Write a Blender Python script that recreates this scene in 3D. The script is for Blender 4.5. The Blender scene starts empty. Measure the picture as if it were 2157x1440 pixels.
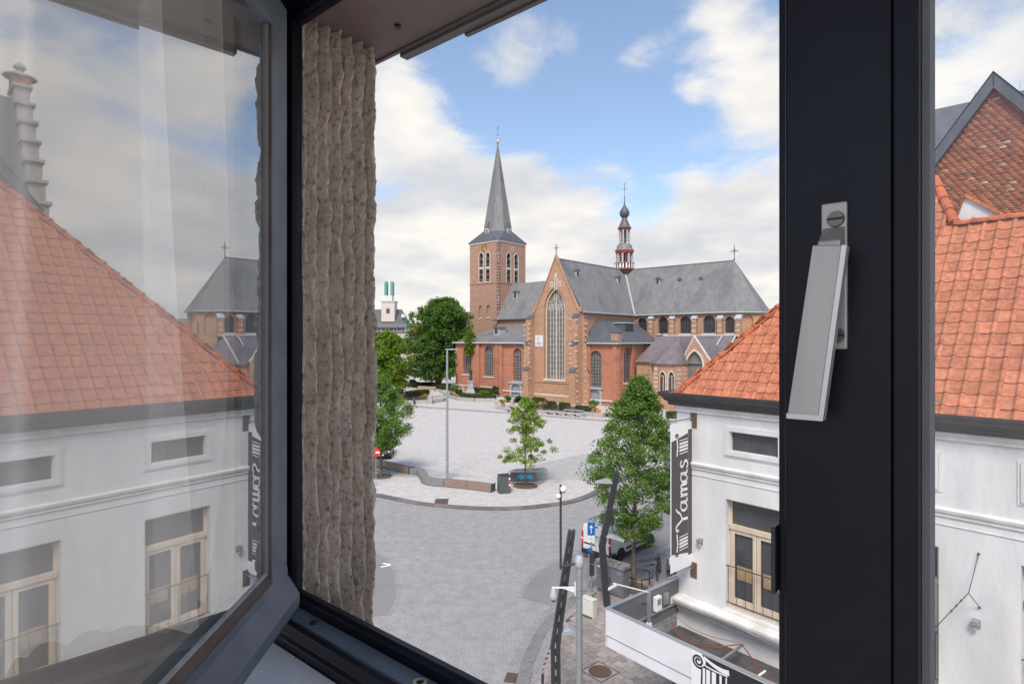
import bpy, bmesh, math, random
import numpy as np
from mathutils import Vector, Matrix
from mathutils.geometry import tessellate_polygon

random.seed(7); RNG = np.random.default_rng(11)
scene = bpy.context.scene
COL = scene.collection
R = math.radians

# ------------------------------------------------------------------ camera
F, CX, CY, H = 1227.0, 1078.5, 718.0, 11.5      # focal length and horizon in photo pixels, eye height in metres
cam = bpy.data.cameras.new('camera'); cam_o = bpy.data.objects.new('camera', cam); COL.objects.link(cam_o)
cam_o.location = (0, 0, H); cam_o.rotation_euler = (R(90), 0, 0)
cam.sensor_width = 36.0; cam.lens = F / 2157 * 36.0
cam.shift_y = (CY - 720.0) / 2157 * 1.0
cam.clip_start = 0.02; cam.clip_end = 3000
scene.camera = cam_o

# ------------------------------------------------------------------ sky, sun, exposure
SUN_DIR = Vector((-0.12, -0.62, 0.78)).normalized()    # towards the sun
world = bpy.data.worlds.new('World'); scene.world = world; world.use_nodes = True
def build_sky():
    nt = world.node_tree; N = nt.nodes; L = nt.links
    for n in list(N): N.remove(n)
    out = N.new('ShaderNodeOutputWorld'); bg = N.new('ShaderNodeBackground'); bg.inputs[1].default_value = 0.10
    sky = N.new('ShaderNodeTexSky'); sky.sky_type = 'NISHITA'; sky.sun_disc = False
    sky.sun_elevation = math.asin(SUN_DIR.z); sky.sun_rotation = math.atan2(SUN_DIR.x, SUN_DIR.y)
    sky.air_density = 1.0; sky.dust_density = 1.6; sky.ozone_density = 1.2
    tc = N.new('ShaderNodeTexCoord')
    def math_(op, a, b=None, c=None, clamp=False):
        n = N.new('ShaderNodeMath'); n.operation = op; n.use_clamp = clamp
        for i, v in enumerate((a, b, c)):
            if v is None: continue
            if isinstance(v, (int, float)): n.inputs[i].default_value = v
            else: L.new(v, n.inputs[i])
        return n.outputs[0]
    def noise(vec, scale, detail, rough, dist=0.0):
        n = N.new('ShaderNodeTexNoise'); n.inputs['Scale'].default_value = scale; n.inputs['Detail'].default_value = detail
        n.inputs['Roughness'].default_value = rough; n.inputs['Distortion'].default_value = dist
        L.new(vec, n.inputs['Vector']); return n.outputs['Fac']
    sep = N.new('ShaderNodeSeparateXYZ'); L.new(tc.outputs['Generated'], sep.inputs[0])
    x, y, z = sep.outputs
    zc = math_('MAXIMUM', z, 0.0)
    den = math_('ADD', zc, 0.22)
    u = math_('DIVIDE', x, den); v = math_('DIVIDE', y, den)
    cmb = N.new('ShaderNodeCombineXYZ'); L.new(u, cmb.inputs[0]); L.new(v, cmb.inputs[1]); cmb.inputs[2].default_value = 3.7
    big = noise(cmb.outputs[0], 1.3, 2.0, 0.5, 0.2)
    fine = noise(cmb.outputs[0], 3.6, 10.0, 0.62, 0.25)
    low = noise(cmb.outputs[0], 2.1, 4.0, 0.55, 0.0)
    cov = math_('ADD', math_('MULTIPLY', big, 0.75), math_('MULTIPLY', fine, 0.62))
    # more cloud towards the horizon all round, and the towering bank over the square
    hz = math_('MULTIPLY', math_('SUBTRACT', 0.36, zc), 1.05)
    cov = math_('ADD', cov, math_('MAXIMUM', hz, -0.14))
    def blob(px, py, size, amt):
        d = Vector(((px - CX) / F, 1.0, (CY - py) / F)).normalized()
        vn = N.new('ShaderNodeVectorMath'); vn.operation = 'DISTANCE'
        L.new(tc.outputs['Generated'], vn.inputs[0]); vn.inputs[1].default_value = d
        g = math_('DIVIDE', vn.outputs['Value'], size); g = math_('MULTIPLY', g, g)
        g = math_('POWER', 2.718, math_('MULTIPLY', g, -1.0))
        return math_('MULTIPLY', g, amt)
    for b in BLOBS:
        cov = math_('ADD', cov, blob(*b))
    mr = N.new('ShaderNodeMapRange'); mr.interpolation_type = 'SMOOTHSTEP'
    L.new(cov, mr.inputs['Value']); mr.inputs['From Min'].default_value = 0.70; mr.inputs['From Max'].default_value = 0.92
    fac = mr.outputs['Result']
    # cloud tint: brighter where thick at the top, greyer undersides
    mr2 = N.new('ShaderNodeMapRange'); L.new(low, mr2.inputs['Value'])
    mr2.inputs['From Min'].default_value = 0.36; mr2.inputs['From Max'].default_value = 0.62
    cr = N.new('ShaderNodeValToRGB'); L.new(mr2.outputs['Result'], cr.inputs[0])
    cr.color_ramp.elements[0].color = (0.64, 0.66, 0.70, 1); cr.color_ramp.elements[1].color = (0.92, 0.885, 0.835, 1)
    sc = N.new('ShaderNodeVectorMath'); sc.operation = 'SCALE'; L.new(cr.outputs[0], sc.inputs[0]); sc.inputs['Scale'].default_value = 5.0
    mix = N.new('ShaderNodeMix'); mix.data_type = 'RGBA'
    hzm = N.new('ShaderNodeMix'); hzm.data_type = 'RGBA'; hzm.inputs['Factor'].default_value = .05
    hzm.inputs[7].default_value = (4.2, 4.5, 4.8, 1); L.new(sky.outputs[0], hzm.inputs[6])
    L.new(fac, mix.inputs['Factor']); L.new(hzm.outputs[2], mix.inputs[6]); L.new(sc.outputs[0], mix.inputs[7])
    L.new(mix.outputs[2], bg.inputs[0]); L.new(bg.outputs[0], out.inputs[0])
BLOBS = [(870, 380, .17, .27), (820, 170, .06, .16), (1010, 470, .12, .18), (1180, 430, .11, .20), (1290, 330, .045, .16), (1560, 470, .08, .20), (1460, 385, .035, .20),
         (1090, 85, .055, .24), (1200, 110, .035, .18), (1330, 135, .045, .22), (1530, 45, .06, .2), (1450, 190, .03, .14), (1600, 180, .06, .20), (1230, 250, .13, -.10), (1000, 190, .09, -.10), (1420, 300, .10, -.10), (1180, 20, .12, -.06),
         (1880, 330, .22, .12), (2120, 330, .16, .14)]
build_sky()
sun = bpy.data.lights.new('sun', 'SUN'); sun.energy = 1.5; sun.angle = R(16); sun.color = (1.0, 0.93, 0.84)
sun_o = bpy.data.objects.new('sun', sun); COL.objects.link(sun_o); sun_o.location = (0, -20, 60)
sun_o.rotation_euler = (-SUN_DIR).to_track_quat('-Z', 'Y').to_euler()
vs = scene.view_settings
vs.view_transform = 'Standard'; vs.look = 'None'; vs.gamma = 1.0; vs.use_curve_mapping = False; vs.exposure = 1.13
scene.render.engine = 'CYCLES'
scene.cycles.max_bounces = 8; scene.cycles.transparent_max_bounces = 16; scene.cycles.glossy_bounces = 4
scene.render.resolution_x = 1024; scene.render.resolution_y = 683

# ------------------------------------------------------------------ pixels to places
def g(px, py, z=0.0):
    Y = (H - z) * F / (py - CY); return Vector(((px - CX) / F * Y, Y, z))
def at(px, py, Y):
    return Vector(((px - CX) / F * Y, Y, H - (py - CY) / F * Y))
def onplane(px, py, P, d):
    """pixel -> (distance along vertical plane through P with direction d, height)"""
    r = (px - CX) / F
    m = (r * P[1] - P[0]) / (d[0] - r * d[1])
    Y = P[1] + m * d[1]
    return m, H - (py - CY) / F * Y

# ------------------------------------------------------------------ mesh building
OFF = {}
class MB:
    def __init__(s): s.v = []; s.f = []; s.m = []
    def add(s, vs, fs, mi=0):
        o = len(s.v); s.v.extend(tuple(p) for p in vs)
        for f in fs: s.f.append(tuple(i + o for i in f)); s.m.append(mi)
        return s
    def box(s, a0, a1, b0, b1, c0, c1, fr=None, mi=0):
        fr = fr or (lambda x, y, z: (x, y, z))
        vs = [fr(x, y, z) for z in (c0, c1) for y in (b0, b1) for x in (a0, a1)]
        return s.add(vs, [(0, 2, 3, 1), (4, 5, 7, 6), (0, 1, 5, 4), (2, 6, 7, 3), (0, 4, 6, 2), (1, 3, 7, 5)], mi)
    def prism(s, poly, w0, w1, fr, mi=0, caps=True):
        """poly (u,v) extruded along w; fr(u,w,v)"""
        n = len(poly)
        vs = [fr(u, w0, v) for u, v in poly] + [fr(u, w1, v) for u, v in poly]
        fs = [(i, (i + 1) % n, (i + 1) % n + n, i + n) for i in range(n)]
        s.add(vs, fs, mi)
        if caps:
            tri = tessellate_polygon([[Vector((u, v, 0)) for u, v in poly]])
            s.add(vs, [tuple(t) for t in tri] + [tuple(i + n for i in t) for t in tri], mi)
        return s
    def wall(s, outer, holes, w0, w1, fr, mi=0, sides=True):
        """flat wall w0 with through-openings whose reveals reach w1"""
        loops = [outer] + holes
        pts = [p for l in loops for p in l]
        tri = tessellate_polygon([[Vector((u, v, 0)) for u, v in l] for l in loops])
        s.add([fr(u, w0, v) for u, v in pts], [tuple(t) for t in tri], mi)
        for l in (loops if sides else holes):
            n = len(l)
            s.add([fr(u, w0, v) for u, v in l] + [fr(u, w1, v) for u, v in l],
                  [(i, (i + 1) % n, (i + 1) % n + n, i + n) for i in range(n)], mi)
        return s
    def ring(s, inner, outer, w0, w1, fr, mi=0):
        """band between two loops with equal point counts (open or closed)"""
        n = len(inner)
        vs = [fr(u, w0, v) for u, v in outer] + [fr(u, w0, v) for u, v in inner] + [fr(u, w1, v) for u, v in outer] + [fr(u, w1, v) for u, v in inner]
        fs = []
        for i in range(n):
            j = (i + 1) % n
            fs += [(i, j, j + n, i + n), (i + 2 * n, i + 3 * n, j + 3 * n, j + 2 * n), (i, i + 2 * n, j + 2 * n, j), (i + n, j + n, j + 3 * n, i + 3 * n)]
        return s.add(vs, fs, mi)
    def tube(s, path, r, n=8, mi=0, closed=False, cap=True):
        P = [Vector(p) for p in path]; k = len(P)
        rr = r if isinstance(r, (list, tuple)) else [r] * k
        up = None; vs = []
        for i in range(k):
            if closed: t = P[(i + 1) % k] - P[i - 1]
            else: t = P[min(i + 1, k - 1)] - P[max(i - 1, 0)]
            if t.length < 1e-9: t = Vector((0, 0, 1))
            t.normalize()
            if up is None: up = Vector((0, 0, 1)) if abs(t.z) < .9 else Vector((1, 0, 0))
            a = t.cross(up)
            if a.length < 1e-6: a = t.cross(Vector((1, .3, .2)))
            a.normalize(); b = a.cross(t).normalized(); up = b
            for j in range(n):
                q = 2 * math.pi * j / n
                vs.append(P[i] + a * (math.cos(q) * rr[i]) + b * (math.sin(q) * rr[i]))
        fs = []
        for i in range(k if closed else k - 1):
            for j in range(n):
                i2 = (i + 1) % k
                fs.append((i * n + j, i * n + (j + 1) % n, i2 * n + (j + 1) % n, i2 * n + j))
        if cap and not closed:
            fs.append(tuple(range(n))); fs.append(tuple((k - 1) * n + j for j in range(n)))
        return s.add(vs, fs, mi)
    def lathe(s, prof, c, n=16, mi=0, rot=0.0, sx=1.0, sy=1.0):
        vs = []; c = Vector(c)
        for r, z in prof:
            for j in range(n):
                q = 2 * math.pi * j / n + rot
                vs.append((c.x + r * math.cos(q) * sx, c.y + r * math.sin(q) * sy, c.z + z))
        fs = []
        for i in range(len(prof) - 1):
            for j in range(n):
                fs.append((i * n + j, i * n + (j + 1) % n, (i + 1) * n + (j + 1) % n, (i + 1) * n + j))
        if prof[0][0] > 1e-4: fs.append(tuple(range(n)))
        if prof[-1][0] > 1e-4: fs.append(tuple((len(prof) - 1) * n + j for j in range(n)))
        return s.add(vs, fs, mi)
    def build(s, name, mat, parent=None, smooth=False, loc=None, recalc=True, label=None, kind=None, bevel=0):
        off = Vector(loc) if loc is not None else (OFF.get(parent.name, Vector((0, 0, 0))) if parent else Vector((0, 0, 0)))
        me = bpy.data.meshes.new(name)
        me.from_pydata([(p[0] - off.x, p[1] - off.y, p[2] - off.z) for p in s.v], [], s.f)
        mats = mat if isinstance(mat, (list, tuple)) else [mat]
        for m_ in mats: me.materials.append(MAT[m_] if isinstance(m_, str) else m_)
        if len(mats) > 1: me.polygons.foreach_set('material_index', s.m)
        if recalc:
            bm = bmesh.new(); bm.from_mesh(me)
            bmesh.ops.remove_doubles(bm, verts=bm.verts, dist=1e-5)
            bmesh.ops.recalc_face_normals(bm, faces=bm.faces); bm.to_mesh(me); bm.free()
        if smooth:
            me.polygons.foreach_set('use_smooth', [True] * len(me.polygons))
            try: me.set_sharp_from_angle(angle=R(40))
            except Exception: pass
        me.update()
        o = bpy.data.objects.new(name, me); COL.objects.link(o)
        if parent: o.parent = parent
        else: o.location = off
        OFF[o.name] = off
        if bevel:
            bv = o.modifiers.new('bevel', 'BEVEL'); bv.width = bevel; bv.segments = 2; bv.limit_method = 'ANGLE'; bv.angle_limit = R(35)
        if label: o['label'] = label
        if kind: o['kind'] = kind
        return o
LABELS = {}
def tag(o, label, cat, group=None, kind=None):
    o['label'] = label; o['category'] = cat
    if group: o['group'] = group
    if kind: o['kind'] = kind
    return o
def thing(name, label, cat, loc, group=None):
    o = bpy.data.objects.new(name, None); COL.objects.link(o); o.location = loc; o.empty_display_size = .2
    OFF[o.name] = Vector(loc); return tag(o, label, cat, group)
def struct(o): o['kind'] = 'structure'; return o
def copy_tree(o, parent=None):
    c = o.copy(); COL.objects.link(c); c.parent = parent
    OFF[c.name] = OFF.get(o.name, Vector((0, 0, 0)))
    for ch in list(o.children): copy_tree(ch, c)
    return c
def frame2(P, d, e):
    """local (along d, along e, z) -> world"""
    P = Vector((P[0], P[1], 0)); d = Vector((d[0], d[1], 0)); e = Vector((e[0], e[1], 0))
    return lambda x, y, z: P + d * x + e * y + Vector((0, 0, z))
def arch(c, z0, w, zs, kind='round', n=10, rise=None):
    """closed loop of an arched opening: centre c, sill z0, width w, springing zs"""
    h = w / 2; pts = [(c - h, z0), (c + h, z0), (c + h, zs)]
    if kind == 'round':
        rise = rise or h
        for i in range(1, n): q = math.pi * i / n; pts.append((c + h * math.cos(q), zs + rise * math.sin(q)))
    elif kind == 'pointed':
        rise = rise or w * .866
        k = (rise * rise - h * h) / (2 * h)      # centres shifted out by k
        rad = h + k; q1 = math.atan2(rise, k)
        m = n // 2
        for i in range(1, m + 1): q = q1 * i / m; pts.append((c - k + rad * math.cos(q), zs + rad * math.sin(q)))
        for i in range(m - 1, 0, -1): q = q1 * i / m; pts.append((c + k - rad * math.cos(q), zs + rad * math.sin(q)))
    pts.append((c - h, zs)); return pts
def grow(loop, d):
    """offset a closed counter-clockwise loop outwards by d"""
    n = len(loop); out = []
    for i in range(n):
        p0, p1, p2 = Vector(loop[i - 1]), Vector(loop[i]), Vector(loop[(i + 1) % n])
        a = (p1 - p0); b = (p2 - p1)
        if a.length < 1e-9: a = b
        if b.length < 1e-9: b = a
        na = Vector((a.y, -a.x)).normalized(); nb = Vector((b.y, -b.x)).normalized()
        m = (na + nb); m = m / max(m.dot(na), .3) if m.length > 1e-6 else na
        q = p1 + m * d; out.append((q.x, q.y))
    return out

# ------------------------------------------------------------------ materials
MAT = {}
def new_mat(name):
    m = bpy.data.materials.new(name); m.use_nodes = True; MAT[name] = m
    nt = m.node_tree; b = nt.nodes['Principled BSDF']; return m, nt, b
def plain(name, c, rough=.6, metal=0.0, spec=.5, emit=None):
    m, nt, b = new_mat(name)
    b.inputs['Base Color'].default_value = (*c, 1); b.inputs['Roughness'].default_value = rough
    b.inputs['Metallic'].default_value = metal; b.inputs['Specular IOR Level'].default_value = spec
    return m
def rough_mat(name, c1, c2, scale=3.0, rough=.8, bump=.0, bscale=None, detail=6, stretch=(1, 1, 1), c3=None, scale3=.4, f3=.5, rand=0.0, spec=.3, metal=0.0, bdist=.02, lo=.35, hi=.65):
    """two-tone noise, optional big stains (c3), optional per-object brightness variation, bump"""
    m, nt, b = new_mat(name); N = nt.nodes; L = nt.links
    tc = N.new('ShaderNodeTexCoord'); mp = N.new('ShaderNodeMapping'); mp.inputs['Scale'].default_value = stretch
    L.new(tc.outputs['Object'], mp.inputs[0])
    vec = mp.outputs[0]
    if rand:
        oi = N.new('ShaderNodeObjectInfo'); va = N.new('ShaderNodeVectorMath'); va.operation = 'ADD'
        sc = N.new('ShaderNodeVectorMath'); sc.operation = 'SCALE'; sc.inputs['Scale'].default_value = 37.0
        cx = N.new('ShaderNodeCombineXYZ'); L.new(oi.outputs['Random'], cx.inputs[0]); L.new(oi.outputs['Random'], cx.inputs[1])
        L.new(cx.outputs[0], sc.inputs[0]); L.new(vec, va.inputs[0]); L.new(sc.outputs[0], va.inputs[1]); vec = va.outputs[0]
    n1 = N.new('ShaderNodeTexNoise'); n1.inputs['Scale'].default_value = scale; n1.inputs['Detail'].default_value = detail; n1.inputs['Roughness'].default_value = .6
    L.new(vec, n1.inputs['Vector'])
    r1 = N.new('ShaderNodeMapRange'); r1.inputs['From Min'].default_value = lo; r1.inputs['From Max'].default_value = hi; L.new(n1.outputs['Fac'], r1.inputs['Value'])
    mx = N.new('ShaderNodeMix'); mx.data_type = 'RGBA'; mx.inputs[6].default_value = (*c1, 1); mx.inputs[7].default_value = (*c2, 1)
    L.new(r1.outputs[0], mx.inputs['Factor']); colr = mx.outputs[2]
    if c3:
        n3 = N.new('ShaderNodeTexNoise'); n3.inputs['Scale'].default_value = scale3; n3.inputs['Detail'].default_value = 5; L.new(vec, n3.inputs['Vector'])
        r3 = N.new('ShaderNodeMapRange'); r3.inputs['From Min'].default_value = .52; r3.inputs['From Max'].default_value = .72; r3.inputs['To Max'].default_value = f3
        L.new(n3.outputs['Fac'], r3.inputs['Value'])
        m3 = N.new('ShaderNodeMix'); m3.data_type = 'RGBA'; m3.inputs[7].default_value = (*c3, 1)
        L.new(r3.outputs[0], m3.inputs['Factor']); L.new(colr, m3.inputs[6]); colr = m3.outputs[2]
    if rand:
        hs = N.new('ShaderNodeHueSaturation'); rr = N.new('ShaderNodeMapRange'); rr.inputs['To Min'].default_value = 1 - rand; rr.inputs['To Max'].default_value = 1 + rand
        L.new(oi.outputs['Random'], rr.inputs['Value']); L.new(rr.outputs[0], hs.inputs['Value']); L.new(colr, hs.inputs['Color']); colr = hs.outputs[0]
    L.new(colr, b.inputs['Base Color'])
    b.inputs['Roughness'].default_value = rough; b.inputs['Specular IOR Level'].default_value = spec; b.inputs['Metallic'].default_value = metal
    if bump:
        n2 = N.new('ShaderNodeTexNoise'); n2.inputs['Scale'].default_value = bscale or scale * 4; n2.inputs['Detail'].default_value = 5; L.new(vec, n2.inputs['Vector'])
        bp = N.new('ShaderNodeBump'); bp.inputs['Strength'].default_value = bump; bp.inputs['Distance'].default_value = bdist
        L.new(n2.outputs['Fac'], bp.inputs['Height']); L.new(bp.outputs[0], b.inputs['Normal'])
    return m
def paver_mat(name, c1, c2, cm, bw, bh, rotz=0.0, mortar=.012, rough=.8, c3=None, var=1.0, stainscale=.12, off=.5, bias=0.0):
    m, nt, b = new_mat(name); N = nt.nodes; L = nt.links
    tc = N.new('ShaderNodeTexCoord'); mp = N.new('ShaderNodeMapping'); mp.inputs['Rotation'].default_value = (0, 0, rotz)
    L.new(tc.outputs['Object'], mp.inputs[0])
    br = N.new('ShaderNodeTexBrick'); br.inputs['Scale'].default_value = 1.0; br.inputs['Brick Width'].default_value = bw; br.inputs['Row Height'].default_value = bh
    br.inputs['Mortar Size'].default_value = mortar; br.inputs['Mortar Smooth'].default_value = .3; br.offset = off; br.inputs['Bias'].default_value = bias
    br.inputs['Color1'].default_value = (*c1, 1); br.inputs['Color2'].default_value = (*c2, 1); br.inputs['Mortar'].default_value = (*cm, 1)
    L.new(mp.outputs[0], br.inputs['Vector'])
    n1 = N.new('ShaderNodeTexNoise'); n1.inputs['Scale'].default_value = stainscale; n1.inputs['Detail'].default_value = 7; n1.inputs['Roughness'].default_value = .65
    L.new(tc.outputs['Object'], n1.inputs['Vector'])
    r1 = N.new('ShaderNodeMapRange'); r1.inputs['From Min'].default_value = .35; r1.inputs['From Max'].default_value = .68; L.new(n1.outputs['Fac'], r1.inputs['Value'])
    r1.inputs['To Max'].default_value = .7 * var
    mx = N.new('ShaderNodeMix'); mx.data_type = 'RGBA'; mx.inputs[7].default_value = (*(c3 or cm), 1)
    L.new(r1.outputs[0], mx.inputs['Factor']); L.new(br.outputs['Color'], mx.inputs[6])
    n2 = N.new('ShaderNodeTexNoise'); n2.inputs['Scale'].default_value = 1.7; n2.inputs['Detail'].default_value = 8; n2.inputs['Roughness'].default_value = .75
    L.new(tc.outputs['Object'], n2.inputs['Vector'])
    r2 = N.new('ShaderNodeMapRange'); r2.inputs['From Min'].default_value = .3; r2.inputs['From Max'].default_value = .7; r2.inputs['To Min'].default_value = .80; r2.inputs['To Max'].default_value = 1.16
    L.new(n2.outputs['Fac'], r2.inputs['Value']); hs = N.new('ShaderNodeHueSaturation'); L.new(r2.outputs[0], hs.inputs['Value']); L.new(mx.outputs[2], hs.inputs['Color'])
    L.new(hs.outputs[0], b.inputs['Base Color']); b.inputs['Roughness'].default_value = rough; b.inputs['Specular IOR Level'].default_value = .3
    bp = N.new('ShaderNodeBump'); bp.inputs['Strength'].default_value = .5; bp.inputs['Distance'].default_value = .01; bp.invert = True
    L.new(br.outputs['Fac'], bp.inputs['Height']); L.new(bp.outputs[0], b.inputs['Normal'])
    return m
def glass_mat(name, base, tint=(1, 1, 1), power=1.0):
    """thin pane: clear with Fresnel mirror reflection (base = share reflected face on)"""
    m, nt, b = new_mat(name); N = nt.nodes; L = nt.links; N.remove(b)
    out = N['Material Output']; tr = N.new('ShaderNodeBsdfTransparent'); tr.inputs[0].default_value = (*tint, 1)
    gl = N.new('ShaderNodeBsdfGlossy'); gl.inputs['Roughness'].default_value = 0.0; gl.inputs[0].default_value = (.97, .98, 1, 1)
    fr = N.new('ShaderNodeFresnel'); fr.inputs['IOR'].default_value = 1.5
    mr = N.new('ShaderNodeMapRange'); mr.inputs['From Min'].default_value = .04; mr.inputs['From Max'].default_value = .4
    mr.inputs['To Min'].default_value = base; mr.inputs['To Max'].default_value = min(1.0, base + .4 * power)
    L.new(fr.outputs[0], mr.inputs['Value'])
    mx = N.new('ShaderNodeMixShader'); L.new(mr.outputs[0], mx.inputs[0]); L.new(tr.outputs[0], mx.inputs[1]); L.new(gl.outputs[0], mx.inputs[2])
    L.new(mx.outputs[0], out.inputs[0]); return m
def leaf_mat(name, c1, c2, trans=.45):
    m, nt, b = new_mat(name); N = nt.nodes; L = nt.links
    at_ = N.new('ShaderNodeAttribute'); at_.attribute_name = 'tone'
    mx = N.new('ShaderNodeMix'); mx.data_type = 'RGBA'; mx.inputs[6].default_value = (*c1, 1); mx.inputs[7].default_value = (*c2, 1)
    L.new(at_.outputs['Fac'], mx.inputs['Factor']); L.new(mx.outputs[2], b.inputs['Base Color'])
    b.inputs['Roughness'].default_value = .5; b.inputs['Specular IOR Level'].default_value = .35
    t = N.new('ShaderNodeBsdfTranslucent'); hs = N.new('ShaderNodeHueSaturation'); hs.inputs['Hue'].default_value = .485; hs.inputs['Saturation'].default_value = 1.15; hs.inputs['Value'].default_value = 1.5
    L.new(mx.outputs[2], hs.inputs['Color']); L.new(hs.outputs[0], t.inputs[0])
    ms = N.new('ShaderNodeMixShader'); ms.inputs[0].default_value = trans
    L.new(b.outputs[0], ms.inputs[1]); L.new(t.outputs[0], ms.inputs[2]); L.new(ms.outputs[0], N['Material Output'].inputs[0])
    return m

rough_mat('brick_buff', (.465, .28, .18), (.36, .198, .125), 2.2, .9, .5, 9, stretch=(1, 1, 2.5), c3=(.29, .19, .14), scale3=.3, f3=.65, lo=.38, hi=.62)
rough_mat('brick_red', (.46, .205, .125), (.365, .145, .09), 2.2, .9, .5, 9, stretch=(1, 1, 2.5), c3=(.23, .125, .10), scale3=.28, f3=.7, lo=.38, hi=.62)
rough_mat('brick_tower', (.42, .26, .185), (.31, .18, .13), 1.6, .9, .4, 9, stretch=(1, 1, 2.2), c3=(.29, .215, .18), scale3=.12, f3=.65)
rough_mat('slate', (.145, .145, .148), (.215, .21, .205), 1.3, .6, .45, 7, stretch=(1, 1, .22), c3=(.10, .104, .112), scale3=.2, f3=.7, spec=.35, lo=.32, hi=.68)
rough_mat('slate_dark', (.075, .08, .092), (.11, .115, .125), 1.4, .5, .3, 6, stretch=(1, 1, .5), spec=.4)
rough_mat('slate_violet', (.15, .125, .135), (.20, .17, .175), 1.3, .55, .3, 7, stretch=(1, 1, .4), c3=(.10, .095, .10), scale3=.3, f3=.6)
rough_mat('lead', (.38, .40, .42), (.5, .52, .54), 2.0, .5, 0, spec=.4)
rough_mat('copper_gutter', (.28, .36, .34), (.36, .42, .41), 2.0, .6)
rough_mat('limestone', (.62, .57, .50), (.48, .44, .39), 1.5, .85, .3, 8)
rough_mat('bluestone', (.30, .31, .325), (.38, .39, .40), 2.5, .7, .2, 20)
rough_mat('granite', (.34, .315, .29), (.42, .39, .36), 3.0, .75, .2, 20, c3=(.30, .29, .28), scale3=1.0, f3=.5)
plain('church_glass', (.055, .055, .06), .35, 0, .5)
rough_mat('church_glass_mesh', (.15, .145, .14), (.20, .19, .182), 1.2, .45, .2, 10)
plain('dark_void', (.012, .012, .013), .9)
plain('louvre', (.05, .05, .052), .8)
plain('gold', (.62, .42, .12), .35, .8)
plain('iron', (.035, .036, .04), .5, .3)
plain('door_blue', (.24, .27, .31), .5)
plain('white_paint', (.78, .77, .75), .5)
plain('red_paint', (.42, .055, .05), .5)
plain('stripe_dark', (.03, .035, .04), .6)
rough_mat('bronze', (.055, .06, .052), (.10, .11, .09), 4, .5, .3, 10, metal=.4)
rough_mat('bark', (.10, .075, .058), (.17, .135, .105), 9, .9, .6, 30, stretch=(1, 1, .25))
leaf_mat('leaf_lime', (.10, .19, .022), (.21, .31, .045))
leaf_mat('leaf_mid', (.085, .175, .038), (.215, .335, .078))
leaf_mat('leaf_deep', (.06, .135, .03), (.14, .235, .05))
leaf_mat('leaf_young', (.15, .25, .032), (.31, .41, .085))
leaf_mat('leaf_hedge', (.04, .085, .02), (.085, .15, .032))
leaf_mat('flower_mix', (.55, .13, .05), (.62, .42, .05), .15)
paver_mat('setts_square', (.60, .572, .54), (.52, .497, .47), (.40, .385, .37), .20, .11, R(8), .014, c3=(.51, .46, .43), var=.9, stainscale=.07)
paver_mat('setts_apron', (.53, .51, .48), (.45, .435, .41), (.25, .24, .23), .20, .12, R(-8), .016, c3=(.38, .36, .34), var=.6, stainscale=.2)
paver_mat('setts_road', (.375, .358, .345), (.33, .315, .303), (.24, .23, .222), .22, .11, R(45), .012, c3=(.27, .262, .265), var=.6, stainscale=.15)
paver_mat('setts_border', (.36, .35, .345), (.30, .29, .29), (.19, .185, .185), .22, .13, R(20), .014, var=.3)
rough_mat('asphalt', (.225, .215, .21), (.26, .25, .245), 30, .9, .4, 90, c3=(.18, .172, .17), scale3=.5, f3=.5)
rough_mat('kerb_dark', (.135, .125, .12), (.185, .172, .165), 8, .8, .4, 40, rand=.18, c3=(.09, .083, .08), scale3=2.2, f3=.6)
rough_mat('kerb_stone', (.205, .195, .19), (.26, .25, .245), 8, .8, .4, 40, rand=.14, c3=(.13, .12, .115), scale3=2.2, f3=.6)
rough_mat('slab', (.27, .235, .215), (.345, .305, .28), 6, .85, .35, 50, rand=.17, c3=(.185, .16, .145), scale3=1.6, f3=.5)
rough_mat('joint', (.085, .08, .076), (.12, .115, .11), 10, .95)
rough_mat('earth', (.16, .115, .085), (.11, .08, .06), 5, .95, .5, 30)
rough_mat('plaster_white', (.65, .645, .635), (.56, .558, .555), 1.6, .85, .45, 11, c3=(.50, .48, .45), scale3=1.3, f3=.55, stretch=(1, 1, .3))
rough_mat('plaster_ledge', (.70, .69, .67), (.56, .54, .51), 2.2, .85, .3, 18, c3=(.42, .38, .33), scale3=1.4, f3=.5)
rough_mat('terracotta', (.49, .195, .112), (.385, .13, .07), 6.5, .8, .45, 30, rand=.17, c3=(.17, .085, .06), scale3=8.0, f3=.65, spec=.2)
rough_mat('terracotta_cap', (.46, .13, .055), (.36, .095, .045), 6, .75, .3, 30, rand=.14, c3=(.18, .09, .06), scale3=5, f3=.6)
rough_mat('gutter_dark', (.045, .042, .043), (.062, .058, .058), 3, .42, .05, spec=.5)
rough_mat('zinc', (.33, .35, .38), (.42, .44, .47), 3, .4, 0, metal=.5)
rough_mat('timber_cream', (.60, .50, .38), (.50, .41, .30), 6, .6, .2, 30, stretch=(1, 1, .2))
rough_mat('pane_dark', (.045, .047, .05), (.075, .077, .08), 1.5, .12, 0, spec=.7)
rough_mat('cardboard', (.36, .25, .15), (.30, .205, .12), 4, .9)
rough_mat('concrete_ribbed', (.80, .69, .59), (.64, .535, .445), 45, .95, 1.0, 240, c3=(.15, .12, .10), scale3=90, f3=.65, bdist=.006)
rough_mat('soffit', (.23, .17, .15), (.19, .14, .125), 6, .55, .1, 40)
rough_mat('soffit_edge', (.15, .13, .125), (.19, .165, .16), 6, .45, .0)
rough_mat('frame_black', (.0045, .005, .011), (.007, .0075, .016), 14, .4, .06, 120, spec=.28, bdist=.002)
rough_mat('frame_blue', (.11, .142, .172), (.15, .182, .212), 18, .42, .12, 160, c3=(.16, .17, .18), scale3=9, f3=.4, bdist=.002)
rough_mat('bead_brown', (.085, .055, .045), (.14, .11, .095), 12, .6)
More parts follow.
